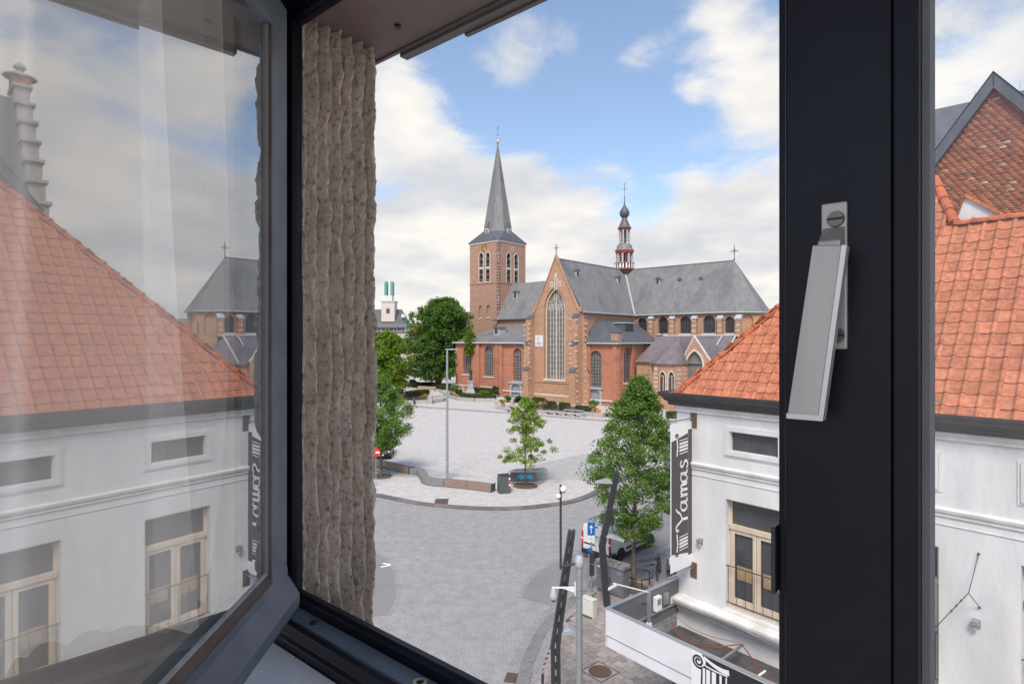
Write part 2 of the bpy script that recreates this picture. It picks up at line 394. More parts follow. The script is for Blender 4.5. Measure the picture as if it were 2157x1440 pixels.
rough_mat('seal_light', (.42, .42, .42), (.30, .30, .31), 30, .7)
rough_mat('handle_alu', (.47, .45, .43), (.53, .51, .49), 25, .42, .08, 200, stretch=(1, 1, .1), metal=.55, bdist=.001)
plain('handle_edge', (.68, .68, .69), .3, .6)
plain('screw', (.22, .19, .165), .4, .8)
rough_mat('sill_tile', (.80, .79, .80), (.84, .83, .84), 5, .14, .0, spec=.6)
rough_mat('wall_room', (.16, .14, .125), (.19, .165, .15), 3, .8)
rough_mat('room_white', (.72, .70, .67), (.68, .66, .63), 3, .8)
rough_mat('ceiling_room', (.32, .30, .28), (.34, .32, .30), 3, .8)
plain('brass', (.52, .42, .24), .35, .8)
glass_mat('glass_sash', .29, power=1.0)
glass_mat('glass_sash_back', .16, power=.6)
glass_mat('glass_clear', .04, power=.5)
plain('lamp_grey', (.36, .38, .40), .4, .4)
plain('pole_dark', (.048, .05, .055), .45, .3)
rough_mat('pole_green', (.215, .235, .23), (.25, .27, .262), 6, .5, 0, spec=.4)
rough_mat('cabinet_grey', (.145, .15, .17), (.175, .18, .20), 5, .6, .1, c3=(.11, .11, .12), scale3=2, f3=.5)
rough_mat('cabinet_top', (.20, .185, .17), (.34, .33, .32), 7, .9, .5, 25, lo=.45, hi=.6)
plain('box_cream', (.60, .59, .53), .6)
plain('plastic_white', (.74, .74, .74), .35)
plain('cam_grey', (.42, .44, .47), .35, .2)
plain('van_white', (.74, .745, .76), .25, 0, .6)
plain('rubber', (.018, .018, .019), .8)
plain('hubcap', (.35, .36, .37), .35, .6)
plain('car_glass', (.018, .022, .026), .06, 0, .8)
plain('tail_red', (.45, .02, .02), .25)
plain('plastic_black', (.02, .02, .022), .5)
plain('sign_blue', (.012, .13, .42), .4)
plain('sign_red', (.62, .035, .03), .4)
plain('text_navy', (.02, .05, .20), .5)
plain('text_cyan', (.02, .28, .52), .5)
plain('alu', (.52, .53, .54), .35, .7)
plain('galv', (.36, .38, .40), .45, .6)
plain('barrier_steel', (.22, .235, .25), .5, .5)
rough_mat('bench_wood', (.27, .20, .165), (.20, .145, .118), 7, .75, .3, 40, stretch=(1, 1, 1))
rough_mat('bench_wood_light', (.42, .31, .22), (.36, .26, .185), 7, .75)
rough_mat('bench_stone', (.17, .17, .178), (.21, .21, .218), 4, .7, .1, 30)
plain('bin_dark', (.085, .098, .105), .5, .1)
plain('banner_brown', (.075, .062, .066), .55)
plain('sign_black', (.022, .021, .025), .45)
plain('banner_white', (.72, .72, .73), .55)
rough_mat('panel_white', (.70, .695, .715), (.66, .655, .675), 1.0, .45, 0, c3=(.56, .54, .53), scale3=.9, f3=.4)
rough_mat('panel_grey', (.15, .155, .165), (.12, .125, .135), 2, .6)
rough_mat('bitumen', (.10, .09, .085), (.065, .06, .06), 3, .9, .3, 20, c3=(.19, .16, .13), scale3=1.2, f3=.6)
plain('hose_red', (.26, .06, .035), .55)
plain('cable_grey', (.20, .19, .19), .6)
plain('cable_cream', (.44, .40, .32), .6)
plain('truck_orange', (.72, .20, .02), .4)
plain('car_dark', (.02, .022, .028), .2, .2, .6)
plain('skin', (.42, .26, .19), .6)
plain('hair', (.03, .022, .018), .7)
plain('cloth_dark', (.035, .035, .042), .85)
plain('cloth_jeans', (.04, .06, .11), .85)
plain('cloth_orange', (.62, .11, .05), .85)
rough_mat('beige_render', (.58, .53, .47), (.52, .47, .42), 1.0, .9)
plain('copper_green', (.12, .33, .27), .6)
rough_mat('rust_iron', (.15, .092, .068), (.10, .07, .056), 14, .75, .5, 60)
rough_mat('brick_gable', (.36, .115, .055), (.28, .085, .045), 5, .9, .3, 30)
rough_mat('mortar', (.25, .19, .16), (.20, .15, .125), 4, .95)
rough_mat('weather_stone', (.30, .285, .26), (.40, .38, .345), 3, .9, .2, 15)

def tone_ramp_mat(name, stops, rough=.85):
    m, nt, b = new_mat(name); N = nt.nodes; L = nt.links
    a = N.new('ShaderNodeAttribute'); a.attribute_name = 'tone'; cr = N.new('ShaderNodeValToRGB')
    while len(cr.color_ramp.elements) < len(stops): cr.color_ramp.elements.new(.5)
    for e, (p, c) in zip(cr.color_ramp.elements, stops): e.position = p; e.color = (*c, 1)
    L.new(a.outputs['Fac'], cr.inputs[0]); L.new(cr.outputs[0], b.inputs['Base Color']); b.inputs['Roughness'].default_value = rough; b.inputs['Specular IOR Level'].default_value = .2
tone_ramp_mat('brick_tone', [(0, (.15, .06, .045)), (.3, (.28, .095, .055)), (.6, (.37, .135, .07)), (.88, (.42, .18, .09)), (.93, (.44, .32, .25)), (1, (.50, .42, .36))])
def sheer_mat():
    m, nt, b = new_mat('sheer'); N = nt.nodes; L = nt.links; N.remove(b)
    tr = N.new('ShaderNodeBsdfTransparent'); df = N.new('ShaderNodeBsdfDiffuse'); tl = N.new('ShaderNodeBsdfTranslucent')
    df.inputs[0].default_value = (.95, .93, .90, 1); tl.inputs[0].default_value = (.95, .93, .90, 1)
    a = N.new('ShaderNodeMixShader'); a.inputs[0].default_value = .5; L.new(df.outputs[0], a.inputs[1]); L.new(tl.outputs[0], a.inputs[2])
    lw = N.new('ShaderNodeLayerWeight'); lw.inputs[0].default_value = .5
    mr = N.new('ShaderNodeMapRange'); mr.inputs['To Min'].default_value = .55; mr.inputs['To Max'].default_value = 1.0; L.new(lw.outputs['Facing'], mr.inputs[0])
    mx = N.new('ShaderNodeMixShader'); L.new(mr.outputs[0], mx.inputs[0]); L.new(tr.outputs[0], mx.inputs[1]); L.new(a.outputs[0], mx.inputs[2])
    L.new(mx.outputs[0], N['Material Output'].inputs[0])
sheer_mat()

def fbm(x, y, seed, octv=4, rough=.5):
    """cheap value noise on arrays"""
    out = np.zeros_like(x); amp = 1.0; tot = 0
    for o in range(octv):
        rg = np.random.default_rng(seed + o * 17); T = rg.random((64, 64))
        fx = np.floor(x).astype(int); fy = np.floor(y).astype(int); tx = x - fx; ty = y - fy
        tx = tx * tx * (3 - 2 * tx); ty = ty * ty * (3 - 2 * ty)
        a = T[fx % 64, fy % 64]; b_ = T[(fx + 1) % 64, fy % 64]; c = T[fx % 64, (fy + 1) % 64]; d = T[(fx + 1) % 64, (fy + 1) % 64]
        out += amp * ((a * (1 - tx) + b_ * tx) * (1 - ty) + (c * (1 - tx) + d * tx) * ty); tot += amp
        amp *= rough; x = x * 2.03; y = y * 2.03
    return out / tot - .5
def mesh_np(name, V, Fq, mat, parent=None, loc=(0, 0, 0), tone=None, smooth=False):
    """fast mesh from arrays of equal-sided faces; tone is per face"""
    me = bpy.data.meshes.new(name); n = Fq.shape[1]
    off = OFF.get(parent.name, Vector(loc)) if parent else Vector(loc)
    V = V - np.array(off)
    me.vertices.add(len(V)); me.vertices.foreach_set('co', V.astype(np.float32).ravel())
    me.loops.add(Fq.size); me.loops.foreach_set('vertex_index', Fq.astype(np.int32).ravel())
    me.polygons.add(len(Fq)); me.polygons.foreach_set('loop_start', np.arange(0, Fq.size, n, dtype=np.int32))
    if smooth: me.polygons.foreach_set('use_smooth', np.ones(len(Fq), dtype=bool))
    me.materials.append(MAT[mat])
    if tone is not None:
        at_ = me.attributes.new('tone', 'FLOAT', 'FACE'); at_.data.foreach_set('value', tone.astype(np.float32))
    me.update(calc_edges=True); me.validate()
    o = bpy.data.objects.new(name, me); COL.objects.link(o); OFF[o.name] = off
    if parent: o.parent = parent
    else: o.location = off
    return o

# ================================================================== GROUND
def sheet(name, pts, z, mat):
    tri = tessellate_polygon([[Vector((p[0], p[1], 0)) for p in pts]])
    mb = MB(); mb.add([(p[0], p[1], z) for p in pts], [tuple(t) for t in tri]); o = mb.build(name, mat, recalc=False)
    me = o.data                                     # face up
    if me.polygons[0].normal.z < 0: me.flip_normals()
    return struct(o)
def smooth_path(P, n=8):
    """Catmull-Rom through 2D/3D points"""
    P = [Vector(p) for p in P]; out = []
    for i in range(len(P) - 1):
        p0, p1, p2, p3 = P[max(i - 1, 0)], P[i], P[i + 1], P[min(i + 2, len(P) - 1)]
        for k in range(n):
            t = k / n
            out.append(.5 * ((2 * p1) + (p2 - p0) * t + (2 * p0 - 5 * p1 + 4 * p2 - p3) * t * t + (3 * p1 - p0 - 3 * p2 + p3) * t ** 3))
    out.append(P[-1]); return out
def offset_path(P, d):
    out = []
    for i in range(len(P)):
        t = (P[min(i + 1, len(P) - 1)] - P[max(i - 1, 0)]); t = Vector((t.x, t.y, 0)).normalized()
        out.append(P[i] + Vector((-t.y, t.x, 0)) * d)
    return out
sheet('road', [(-500, -60), (500, -60), (500, 900), (-500, 900)], 0.0, 'setts_road')
KZ = .10
sq_edge = smooth_path([(-75, 92, 0), (-40, 62, 0), (-22, 50.5, 0), g(795, 1047), g(900, 1066), g(1045, 1075), g(1160, 1067), g(1238, 1050), (10.5, 49.5, 0), (22, 60, 0), (40, 78, 0), (80, 118, 0)], 10)
sheet('square_paving', [(p.x, p.y) for p in sq_edge] + [(300, 340), (300, 700), (-300, 700), (-300, 320)], KZ, 'setts_square')
# lighter apron of setts between the bench line and the kerb
inner = offset_path(sq_edge, 9.0)
ap = [p for p in sq_edge[18:90]]; apI = [p for p in inner[18:90]]
sheet('square_apron', [(p.x, p.y) for p in ap] + [(p.x, p.y) for p in reversed(apI)], KZ + .004, 'setts_apron')
# drain line across the square
dl = [g(700, 838, KZ), g(880, 858, KZ), g(1080, 872, KZ), g(1290, 889, KZ), g(1400, 899, KZ)]
sheet('paving_strip', [(p.x, p.y) for p in dl] + [(p.x, p.y + 2.2) for p in reversed(dl)], KZ + .006, 'setts_road')

def kerb(name, path, width, zt, length, label, side=1, mat='kerb_stone', gap=.012):
    """row of single kerb stones along a path"""
    root = thing(name, label, 'kerb', (path[0].x, path[0].y, 0))
    d = [0]
    for i in range(1, len(path)): d.append(d[-1] + (path[i] - path[i - 1]).length)
    def pos(s):
        for i in range(1, len(d)):
            if s <= d[i]:
                k = (s - d[i - 1]) / max(d[i] - d[i - 1], 1e-9); return path[i - 1].lerp(path[i], k)
        return path[-1]
    s = 0
    while s + length < d[-1]:
        a, b = pos(s + gap), pos(s + length - gap)
        t = (b - a).normalized(); nrm = Vector((-t.y, t.x, 0)) * side
        zt2 = zt + random.uniform(-.006, .006)
        mb = MB(); q = [a, b, b + nrm * width, a + nrm * width]; ch = .02
        mb.add([p - Vector((0, 0, .1)) for p in q] + [p + Vector((0, 0, zt2 - ch)) for p in q] +
               [a + nrm * ch + t * .004 + Vector((0, 0, zt2)), b + nrm * ch - t * .004 + Vector((0, 0, zt2)), q[2] + Vector((0, 0, zt2)), q[3] + Vector((0, 0, zt2))],
               [(0, 1, 5, 4), (1, 2, 6, 5), (2, 3, 7, 6), (3, 0, 4, 7), (4, 5, 9, 8), (5, 6, 10, 9), (6, 7, 11, 10), (7, 4, 8, 11), (8, 9, 10, 11)])
        mb.build('kerb_stone', mat, root); s += length
    return root
kerb('kerb', sq_edge[16:90], .50, KZ + .03, 1.05, 'curved dark granite kerb where the square meets the road', mat='kerb_dark')

# right-hand pavement corner in front of the white house
pv = smooth_path([(-1.1, 9.5, 0), (-.75, 13, 0), g(1088, 1440), g(1104, 1385), g(1135, 1325), g(1180, 1280), g(1250, 1222), g(1330, 1186), g(1420, 1152), (22, 47.5, 0), (40, 65, 0)], 8)
sheet('pavement', [(p.x, p.y) for p in offset_path(pv, -.3)] + [(45, 62), (60, 50), (40, 8), (-.8, 9)], .085, 'joint')
kerb('kerb', pv, .46, .12, .95, 'grey kerb of broad stones curving round the pavement by the lamp posts', side=-1)
# strip of small setts on either side of the kerb
bd = offset_path(pv, .42)
sheet('gutter_setts', [(p.x, p.y) for p in pv] + [(p.x, p.y) for p in reversed(bd)], .004, 'setts_border')
b2 = offset_path(pv, -.47); b3 = offset_path(pv, -.80)
sheet('pavement_setts', [(p.x, p.y) for p in b2] + [(p.x, p.y) for p in reversed(b3)], .118, 'setts_border')
# asphalt parking bay between the road and the pavement, and the one on the other side of the street
bay = [g(1100, 1258), g(1108, 1236), g(1135, 1206), g(1182, 1178), g(1230, 1160), g(1330, 1120), (12.5, 46, 0)]
bayi = [p for p in bd if 25.2 < p.y < 45]
bay2 = smooth_path(bay, 6)
sheet('parking_bay', [(p.x, p.y) for p in bay2] + [(p.x, p.y) for p in reversed(bayi)], .008, 'asphalt')
bb = offset_path(bay2, .22)
sheet('bay_border', [(p.x, p.y) for p in bay2] + [(p.x, p.y) for p in reversed(bb)], .010, 'setts_border')
lb = smooth_path([g(700, 1110), g(793, 1166), g(820, 1190), g(834, 1230), g(830, 1270), g(812, 1296)], 6)
lbx = [(p.x, p.y) for p in lb] + [(g(600, 1300).x, g(600, 1300).y), (g(560, 1120).x, g(560, 1120).y)]
sheet('asphalt_bay', lbx, .008, 'asphalt')
lo_ = offset_path(lb, .2)
sheet('asphalt_border', [(p.x, p.y) for p in lb] + [(p.x, p.y) for p in reversed(lo_)], .012, 'setts_border')
mk = MB()
A, B, C_ = g(802, 1194), g(822, 1190), g(806, 1186)
def strip(mb, a, b, w, z):
    t = (b - a).normalized(); n = Vector((-t.y, t.x, 0)) * w / 2
    mb.add([(p.x, p.y, z) for p in (a - n, b - n, b + n, a + n)], [(0, 1, 2, 3)])
strip(mk, A, B, .16, .016); strip(mk, C_, B + Vector((0, .05, 0)), .16, .018)
tag(mk.build('road_marking', 'white_paint', loc=(A.x, A.y, 0.0)), 'white angled parking mark painted on dark asphalt bay', 'road marking')

# single pavement slabs, nearest first
def slabs():
    root = thing('pavement_slabs', 'brownish grey square slabs laid on the corner pavement', 'paving', (3, 18, .085))
    d = Vector((.639, -.769, 0)); e = Vector((.769, .639, 0)); base = Vector((2.4, 18.0, 0))
    inn = [Vector((p.x, p.y, 0)) for p in b3]
    poly = [(p.x, p.y) for p in inn if p.y < 46] + [(30, 42), (12, 24), (4.9, 17.1), (9.9, 11.0), (4, 7), (-.4, 9)]
    def inside(x, y):
        c = False; n = len(poly)
        for i in range(n):
            x1, y1 = poly[i]; x2, y2 = poly[i - 1]
            if (y1 > y) != (y2 > y) and x < (x2 - x1) * (y - y1) / (y2 - y1) + x1: c = not c
        return c
    L_, W_ = .42, .30; cells = []
    for i in range(-34, 40):
        for j in range(-40, 60):
            o = base + d * (i * L_ + (j % 2) * L_ / 2) + e * (j * W_)
            if not inside(o.x, o.y): continue
            px = CX + o.x / o.y * F; py = CY + H / o.y * F
            vis = 1085 < px < 1430 and 1180 < py < 1460
            canopy = (o - Vector((4.82, 17.02, 0))); mm = canopy.dot(d); kk = canopy.dot(e)
            if kk > -.1 and mm > -.1: continue
            cells.append((0 if vis else 1, o.y, o))
    cells.sort(key=lambda c: (c[0], c[1]))
    def quad(h):
        q = .008; x, y = L_ / 2 - q, W_ / 2 - q; c = .006
        V = [(-x, -y, -.02), (x, -y, -.02), (x, y, -.02), (-x, y, -.02), (-x, -y, h - c), (x, -y, h - c), (x, y, h - c), (-x, y, h - c), (-x + c, -y + c, h), (x - c, -y + c, h), (x - c, y - c, h), (-x + c, y - c, h)]
        Fc = [(0, 1, 5, 4), (1, 2, 6, 5), (2, 3, 7, 6), (3, 0, 4, 7), (4, 5, 9, 8), (5, 6, 10, 9), (6, 7, 11, 10), (7, 4, 8, 11), (8, 9, 10, 11)]
        return V, Fc
    V, Fc = quad(.035); me = bpy.data.meshes.new('slab'); me.from_pydata(V, [], Fc); me.materials.append(MAT['slab'])
    ang = math.atan2(d.y, d.x); rest = MB(); n = 0
    for c in cells:
        if n < 300:
            o = bpy.data.objects.new('slab', me); COL.objects.link(o); o.parent = root; n += 1
            o.location = c[2] - OFF[root.name] + Vector((0, 0, .085 + random.uniform(-.003, .003))); o.rotation_euler = (random.uniform(-.004, .004), random.uniform(-.004, .004), ang)
        else:
            M = Matrix.Rotation(ang, 3, 'Z')
            rest.add([M @ Vector(v) + c[2] + Vector((0, 0, .085)) for v in V], Fc)
    if rest.v: rest.build('slab_field', 'slab', root, kind='stuff', recalc=False)
slabs()

# ================================================================== OUR OWN WINDOW AND ROOM
WU = Vector((.7676, -.6409, 0)); WO = Vector((.6409, .7676, 0)); WJ = Vector((-.398, 1.088, H))
def WN(u, w, z): return WJ + WU * u + WO * w + Vector((0, 0, z))       # along the window, outwards, above eye level
ZB, ZT, UP = -.465, .59, .861
# room shell; unseen parts kept shallow and white to brighten the inside
mb = MB()
mb.wall([(-4.0, -1.9), (3.2, -1.9), (3.2, 1.2), (-4.0, 1.2)], [[(-.045, -.56), (1.86, -.56), (1.86, .66), (-.045, .66)]], -.10, .10, WN)
struct(mb.build('room_wall', 'wall_room'))
mb = MB().box(-4.0, 3.2, -1.8, -.10, -1.95, -1.9, WN); struct(mb.build('room_floor', 'room_white'))
mb = MB().box(-4.0, 3.2, -1.8, .1, 1.2, 1.26, WN); struct(mb.build('room_ceiling', 'room_white'))
mb = MB().box(-4.06, -4.0, -1.8, .1, -1.9, 1.2, WN); struct(mb.build('room_side_wall', 'room_white'))
mb = MB(); mb.wall([(-4.0, -1.9), (3.2, -1.9), (3.2, 1.2), (-4.0, 1.2)], [[(-3.8, -1.75), (3.0, -1.75), (3.0, .95), (-3.8, .95)]], -1.8, -1.7, WN)  # unseen wall, its wide opening added to let daylight into the room
struct(mb.build('room_back_wall', 'room_white'))

# rough ribbed concrete reveal beside the window
def ribbed_stone():
    nz, na, nb = 560, 96, 60
    zz = np.linspace(-.78, .70, nz); path = np.concatenate([np.linspace(0, .186, na), .186 + np.linspace(.002, .12, nb)[0:]])
    S, Z = np.meshgrid(path, zz, indexing='ij')
    warp = fbm(S * 5 + 3, Z * 7, 3, 3) * .006 + fbm(S * 30, Z * 30 + 9, 8, 3) * .0025
    ph = (S + warp) / .0265
    fr = ph - np.floor(ph)
    rib = (.5 - .5 * np.cos(2 * math.pi * (ph + .1))) ** 1.5
    broken = np.clip(fbm(S * 38 + 7, Z * 13, 21, 4, .6) * 1.6 + .82, .5, 1.1) * np.where(np.abs(S - .190) < .014, .55, 1)
    disp = rib * .0340 * broken - .010 + fbm(S * 60, Z * 60, 31, 4, .55) * .0050 + fbm(S * 260, Z * 240, 41, 3, .7) * .0042
    edge = np.clip((.186 - S) / .010, 0, 1); edge2 = np.clip((S - .186) / .01, 0, 1)
    base_w = np.where(S <= .186, S, .186); base_u = np.where(S <= .186, 0, -(S - .186))
    # displaced along the face normal: reveal faces +u, facade faces +w, mixed on the ragged corner
    k = np.where(S <= .186, 1 - .5 * (1 - edge), .5 * (1 - edge2))
    U = base_u + disp * k - .016; Wd = base_w + disp * (1 - k) - np.abs(fbm(S * 8, Z * 26, 55, 4)) * .010 * np.where(np.abs(S - .186) < .02, 1, 0)
    J = np.array(WJ); P = J[None, None] + U[..., None] * np.array(WU) + Wd[..., None] * np.array(WO) + np.stack([0 * Z, 0 * Z, Z], -1)
    n0, n1 = S.shape; idx = np.arange(n0 * n1).reshape(n0, n1)
    Q = np.stack([idx[:-1, :-1], idx[1:, :-1], idx[1:, 1:], idx[:-1, 1:]], -1).reshape(-1, 4)
    o = mesh_np('concrete_pier', P.reshape(-1, 3), Q, 'concrete_ribbed', loc=tuple(WN(-.05, .1, -.78)), smooth=True)
    tag(o, 'rough ribbed concrete pier beside the open window', 'wall')
ribbed_stone()
# lintel soffit with its metal drip edge
so = thing('window_soffit', 'brown panelled soffit with metal drip edge above the open window', 'soffit', WN(.9, .12, .614))
MB().box(-.06, 2.0, .012, .208, .614, .632, WN).build('panel', 'soffit', so)
MB().box(-.06, 2.0, .2085, .216, .609, .66, WN).build('edge_strip', 'soffit_edge', so)
MB().box(.028, 2.0, .2165, .236, .602, .640, WN).build('drip_profile', 'soffit_edge', so)
MB().box(.20, 2.0, .2365, .246, .598, .632, WN).build('drip_profile', 'soffit_edge', so)
mb = MB(); c = WN(.105, .148, .6135); mb.tube([c, c + Vector((0, 0, -.004))], .0065, 12); mb.build('screw', 'iron', so)

# fixed black frame
fo = thing('window_frame', 'black aluminium window frame with drainage channel set in the wall', 'window frame', WN(.45, -.03, -.56))
# bottom rail: outer lip, channel, inner lip, each with rounded bead
prof = [(.012, -.56), (.012, -.470), (.007, ZB), (-.004, ZB), (-.011, -.470), (-.013, -.486), (-.050, -.486), (-.052, -.4795), (-.060, -.4765), (-.0655, -.481), (-.068, -.497), (-.074, -.502), (-.075, -.56)]
def rail(prof, u0, u1, name, mat, parent):
    mb = MB(); mb.prism([(w, z) for w, z in prof], u0, u1, lambda w, u, z: WN(u, w, z)); return mb.build(name, mat, parent, bevel=.0012)
rail(prof, -.0445, 1.859, 'sill_rail', 'frame_black', fo)
rail([(w, -z + .125) for w, z in prof], -.0445, 1.859, 'head_rail', 'frame_black', fo)
# channel liner, bluish weathered metal
mb = MB().box(-.010, .855, -.0485, -.0145, -.4856, -.4842, WN); mb.build('channel_liner', 'frame_blue', fo)
for u, r in ((.375, .0105), (.10, .006)):
    mb = MB(); c = WN(u, -.031, -.4842); mb.lathe([(r * .55, .0), (r * .55, .003), (r, .003), (r, 0)], c, 16); mb.build('drain_ring', 'brass' if r > .01 else 'iron', fo)
    mb = MB(); mb.lathe([(r * .54, 0.0002), (r * .54, .0008)], c, 12); mb.build('drain_hole', 'dark_void', fo)
# left jamb
prof_j = [(.012, -.0445), (.012, -.006), (.006, 0), (-.004, 0), (-.012, -.004), (-.014, -.020), (-.050, -.020), (-.052, -.013), (-.060, -.010), (-.070, -.014), (-.075, -.0445)]
mb = MB(); mb.prism([(u, w) for w, u in prof_j], ZB - .01, ZT + .01, lambda u, z, w: WN(u, w, z)); mb.build('jamb', 'frame_black', fo, bevel=.001)

# closed right-hand sash: stile with handle, clear pane
rs = thing('closed_sash', 'black closed window sash with grey lever handle on its stile', 'window sash', WN(1.3, -.05, -.47))
MB().box(.8625, .8700, -.066, .006, ZB + .002, ZT - .002, WN).build('meeting_strip', 'frame_black', rs, bevel=.0015)
MB().box(.8702, .8712, -.0735, -.068, ZB + .002, ZT - .002, WN).build('highlight_line', 'seal_light', rs)  # edge highlight put in as a thin pale strip
MB().box(.8714, .9435, -.082, .006, ZB + .002, ZT - .002, WN).build('stile', 'frame_black', rs, bevel=.002)
MB().box(.9438, .9600, -.080, .006, ZB + .002, ZT - .002, WN).build('glazing_bead', 'frame_black', rs, bevel=.0015)
MB().box(.9602, .9650, -.064, -.020, ZB + .002, ZT - .002, WN).build('pane_seal', 'bench_stone', rs)
MB().box(.960, 1.80, -.080, .004, ZB + .002, ZB + .09, WN).build('bottom_rail', 'frame_black', rs)
MB().box(.960, 1.80, -.080, .004, ZT - .09, ZT - .002, WN).build('top_rail', 'frame_black', rs)
MB().box(1.80, 1.858, -.080, .004, ZB + .002, ZT - .002, WN).build('stile', 'frame_black', rs)
mb = MB(); mb.add([WN(.9655, -.040, ZB + .09), WN(1.80, -.040, ZB + .09), WN(1.80, -.040, ZT - .09), WN(.9655, -.040, ZT - .09)], [(0, 1, 2, 3)])
mb.build('pane', 'glass_clear', rs, recalc=False)
mb = MB().box(.8585, .8622, -.074, -.058, *sorted((onplane(1640, 1106, WN(.86, -.066, 0), WU)[1] - H, onplane(1640, 1245, WN(.86, -.066, 0), WU)[1] - H)), WN)
mb.build('lock_keep', 'pole_dark', rs, bevel=.001)
# handle: base plate, two screws, neck, long tilted lever
hw = -.0822
def hp(px, py, w=hw):
    P = WN(0, w, 0); m, z = onplane(px, py, P, WU); return m, z - H
(u0, z1), (u1, z0) = hp(1732, 432), hp(1786, 735)
mb = MB().box(u0, u1, hw - .004, hw + .001, z0, z1, WN); mb.build('handle_plate', 'handle_alu', rs, bevel=.0012)
for py in (461, 706):
    uu, zz = hp(1760, py, hw - .005); c = WN(uu, hw - .0042, zz)
    mb = MB(); mb.tube([c, c - WO * .0022], [.0062, .0056], 16)
    mb.build('plate_screw', 'screw', rs)
    mb = MB().box(uu - .0055, uu + .0055, hw - .0069, hw - .0064, zz - .0008, zz + .0008, WN); mb.build('screw_slot', 'plastic_black', rs)
mb = MB(); um = (u0 + u1) / 2
(ua, za), (ub, zb) = hp(1735, 487), hp(1788, 518)
mb.prism([(hw - .003, za + .002), (hw - .022, zb + .002), (hw - .022, zb - .010), (hw - .003, zb - .006)], u0 + .0015, u1 - .001, lambda w, u, z: WN(u, w, z))
mb.build('handle_neck', 'handle_alu', rs, bevel=.001)
# lever as a tapered bar swung off vertical
wl = hw - .022
P4 = [hp(1712, 516, wl - .008), hp(1772, 516, wl - .008), hp(1722, 884, wl - .008), hp(1658, 880, wl - .008)]
mb = MB(); mb.prism(P4, wl - .008, wl, lambda u, w, z: WN(u, w, z)); mb.build('handle_lever', 'handle_alu', rs, bevel=.0008)
mb = MB(); mb.prism([(P4[1][0] + .0002, P4[1][1]), (P4[1][0] + .0035, P4[1][1] - .0005), (P4[2][0] + .0035, P4[2][1] - .0005), (P4[2][0] + .0002, P4[2][1])], wl - .0082, wl + .002, lambda u, w, z: WN(u, w, z)); mb.build('lever_edge', 'handle_edge', rs)
mb = MB(); mb.prism([(P4[3][0] - .0003, P4[3][1] - .0002), (P4[2][0] + .0035, P4[2][1] - .0006), (P4[2][0] + .0035, P4[2][1] + .0034), (P4[3][0] - .0003, P4[3][1] + .0036)], wl - .0086, wl + .002, lambda u, w, z: WN(u, w, z)); mb.build('lever_edge', 'handle_edge', rs)

# opened left sash, hinged on the jamb, swung in towards the room
SA = R(-2.75); SD = Vector((-math.sin(SA), -math.cos(SA), 0)); SN = Vector((math.cos(SA), -math.sin(SA), 0)); S0 = Vector((-.389, 1.008, H))
SD = Vector((.044, -.99903, 0)); SN = Vector((.99903, .044, 0))
def SH(l, o, z): return S0 + SD * l + SN * o + Vector((0, 0, z * .952))
sh = thing('open_sash', 'blue grey window sash swung open inwards, its glass mirroring the street', 'window sash', SH(.43, -.03, -.48))
SL = .80
MB().box(0, .070, -.05, 0, -.43, .60, SH).build('stile', 'frame_blue', sh, bevel=.002)
MB().box(SL - .086, SL, -.05, 0, -.43, .60, SH).build('stile', 'frame_blue', sh, bevel=.002)
mb = MB(); mb.prism([(-.05, -.485), (.018, -.485), (.021, -.478), (.021, -.458), (.0005, -.424), (.0005, -.410), (-.05, -.410)], -.002, SL, lambda o, l, z: SH(l, o, z)); mb.build('bottom_rail', 'frame_blue', sh, bevel=.0015)
mb = MB(); mb.prism([(-.05, .535), (.0005, .535), (.0005, .602), (-.05, .602)], .0705, SL - .0865, lambda o, l, z: SH(l, o, z)); mb.build('top_rail', 'frame_blue', sh, bevel=.0015)
mb = MB(); mb.prism([(-.008, -.4095), (.0, -.4095), (.0, -.404), (-.006, -.394), (-.008, -.394)], .0705, SL - .0865, lambda o, l, z: SH(l, o, z)); mb.build('glazing_bead', 'bead_brown', sh)
mb = MB(); mb.prism([(-.0082, -.4095), (-.0082, -.392), (-.006, -.3935), (-.006, -.389), (-.0095, -.388), (-.0095, -.4095)], .0705, SL - .0865, lambda o, l, z: SH(l, o, z)); mb.build('pane_seal', 'seal_light', sh)
mb = MB().box(.0702, .0735, -.009, -.0008, -.40, .534, SH); mb.build('glazing_bead', 'bead_brown', sh)
mb = MB().box(.0737, .077, -.009, -.0045, -.40, .534, SH); mb.build('pane_seal', 'bench_stone', sh)
for o_, mt in ((-.0085, 'glass_sash'), (-.0245, 'glass_sash_back')):
    mb = MB(); mb.add([SH(.070, o_, -.405), SH(SL - .086, o_, -.405), SH(SL - .086, o_, .536), SH(.070, o_, .536)], [(3, 2, 1, 0)]); mb.build('pane', mt, sh, recalc=False)

